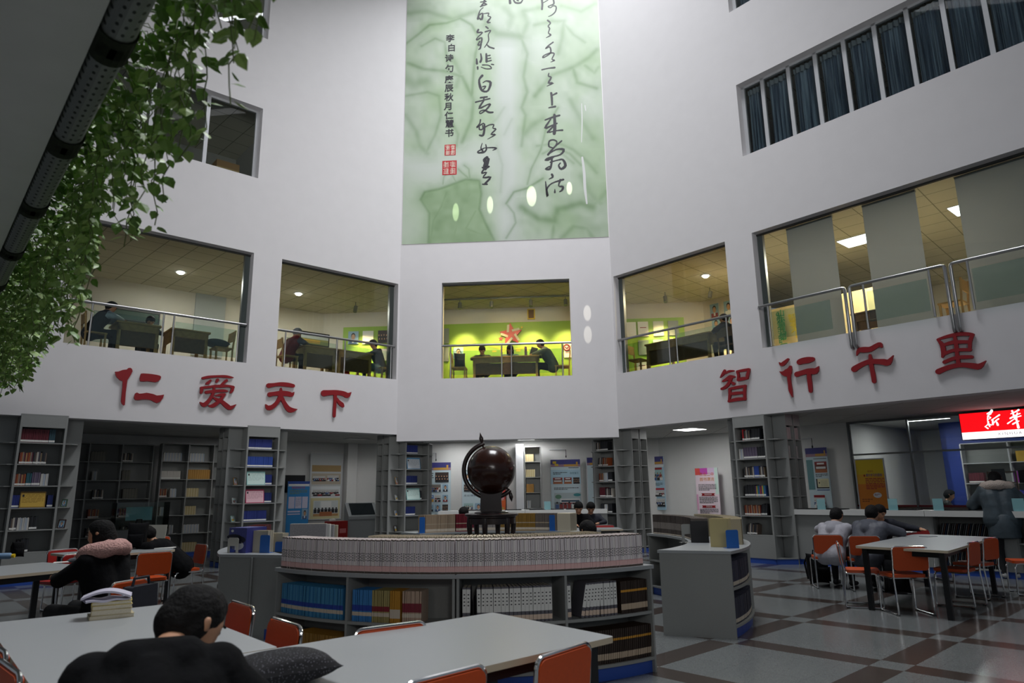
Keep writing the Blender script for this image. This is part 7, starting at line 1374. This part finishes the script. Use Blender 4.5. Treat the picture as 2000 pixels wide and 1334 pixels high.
for k, (a, nm, w) in enumerate(((.12, 'loose sheaf of white papers on top of the small book stack', .24), (-.1, 'curled lilac white papers topping the small book stack', .26))):
    g = G(); vs = []
    for i in range(13):
        for j in (0, 1): x = -w/2+w*i/12; vs.append((x-.03, -.08+.16*j, .012+(.035*math.sin(i/12*math.pi)**1 if k else .004*math.sin(i))))
    th = .012; n2 = len(vs); vs += [(x, y, zz-th) for x, y, zz in vs]; fs = [(2*i, 2*i+1, 2*i+3, 2*i+2) for i in range(12)]+[(n2+2*i, n2+2*i+2, n2+2*i+3, n2+2*i+1) for i in range(12)]+[(2*i, 2*i+2, n2+2*i+2, n2+2*i) for i in range(12)]+[(2*i+1, n2+2*i+1, n2+2*i+3, 2*i+3) for i in range(12)]
    g.add(vs, fs, C_('lilac_white', '#c3bfd0')); tag(g.build('paper_sheaf', M=TR(p.x, p.y, z, .55+a), smooth=60), nm, 'papers'); z += .014+.02*k
p = atz(155, 1099, TH); pillow('pencil_case', 'grey pencil case on the left table by the person with the pink hood', 'pencil case', TR(p.x, p.y, TH, .3), .24, .09, .06, C_('case_grey', '#5a5e64'))
p = atz(125, 1098, TH); g = G(); g.box(-.1, .1, -.07, .07, 0, .003, WHITE); tag(g.build('paper', M=TR(p.x, p.y, TH, .5)), 'white paper beside the grey pencil case on the left table', 'papers')
p = atz(8, 1092, TH); g = G(); T = Matrix.Translation((0, 0, .036)) @ Matrix.Rotation(math.pi/2, 4, 'Y'); g.lathe([(0, -.1), (.035, -.1), (.036, .06), (.02, .08)], C_('bottle_blue', '#6f8fb0'), 16, T); o = g.build('bottle', M=TR(p.x, p.y, TH, .2), smooth=True); tag(o, 'pale blue bottle with a yellow cap lying on the left table', 'bottle'); g = G(); g.lathe([(.022, .08), (.024, .11), (0, .11)], GOLD, 14, T); g.build('cap', o)
p = atz(318, 1071, TH); g = G(); g.box(-.15, .15, -.1, .1, 0, .012, WHITE); tag(g.build('paper', M=TR(p.x, p.y, TH, .2)), 'white papers in front of the boy in black at the back left table', 'papers')
p = atz(285, 1068, TH); g = G(); g.box(-.17, .17, -.005, .005, .0, .3, C_('pale_folder', '#b9b8ac'), Matrix.Rotation(-.15, 4, 'X')); o = g.build('folder', M=TR(p.x-.05, p.y+.3, TH, -.1)); tag(o, 'pale folder standing behind the black backpack on the back left table', 'folder')
p = atz(1765, 1040, TH); root = empty('open_book', TR(p.x, p.y, TH, .6), 'open book with white pages on the right table', 'book')
for sx in (-1, 1):
    g = G(); vs = []
    for i in range(7): x = sx*.17*i/6; zz = .004+.018*math.sin(min(1, i/3.2)*math.pi*.55)*(1-.5*i/6); vs += [(x, -.12, zz), (x, .12, zz), (x, -.12, 0), (x, .12, 0)]
    g.add(vs, [(4*i, 4*i+4, 4*i+5, 4*i+1) for i in range(6)]+[(4*i, 4*i+2, 4*i+6, 4*i+4) for i in range(6)]+[(4*i+1, 4*i+5, 4*i+7, 4*i+3) for i in range(6)], WHITE); lines(g, .02 if sx > 0 else -.155, .155 if sx > 0 else -.02, 0, 0, .02, .004, INK, 0); g.build('page_half', root)
p = atz(1715, 1046, TH); g = G(); g.box(-.1, .1, -.07, .07, 0, .008, C_('notebook_grey', '#8a8d92')); tag(g.build('notebook', M=TR(5.95, 10.25, TH, .4)), 'closed grey notebook on the right table by the padded jacket', 'notebook')
# bottle on the inner row, boxes upstairs
a = math.radians(-75); g = G(); PKB = mat('pink_bottle', '#b98aa6', .3); g.lathe([(0, 0), (.03, 0), (.032, .01), (.032, .13), (.02, .17), (.018, .19), (0, .19)], PKB, 18); o = g.build('bottle', M=TR(.13, 9.0, .0) if False else TR(-.35+1.70*math.cos(a)+.0, 7.96+1.70*math.sin(a), LH)); tag(o, 'pink bottle behind the inner row on the front bookcase', 'bottle')
g = G(); g.lathe([(.02, .17), (.022, .2), (0, .2)], WHITE, 14); g.build('cap', o)
for k, (x, w, h, m, lb) in enumerate(((641, .25, .2, C_('pale_box', '#b9ab8c'), 'small pale box under the desks left of the centre'), (660, .45, .34, C_('cream_box', '#c9b68c'), 'large cream box under the desks left of the centre'), (680, .14, .3, C_('red_pack', '#c23a20'), 'red packet beside the cream box under the desks'))):
    u, _ = atf(x, 722, 'L', .8); g = G(); g.box(-w/2, w/2, 0, .2, 0, h, m); tag(g.build('box', M=FM('L', u, .85, FZ), bevel=.004), lb, 'box')
u, z = atf(1027, 694, 'C', .9); g = G(); g.lathe([(0, 0), (.035, 0), (.035, .2), (.03, .24), (0, .24)], C_('flask_violet', '#6a5a70'), 16); tag(g.build('flask', M=FM('C', u, .9, z-.005), smooth=True), 'dark violet flask on the desk under the red star', 'flask')
u, z = atf(1040, 693, 'C', .9); g = G(); g.box(-.09, .09, 0, .012, 0, .22, BLACKM, Matrix.Rotation(-.3, 4, 'X') @ Matrix.Rotation(.3, 4, 'Y')); tag(g.build('tablet', M=FM('C', u, .95, z+.02)), 'black tablet held up on the desk under the red star', 'tablet')
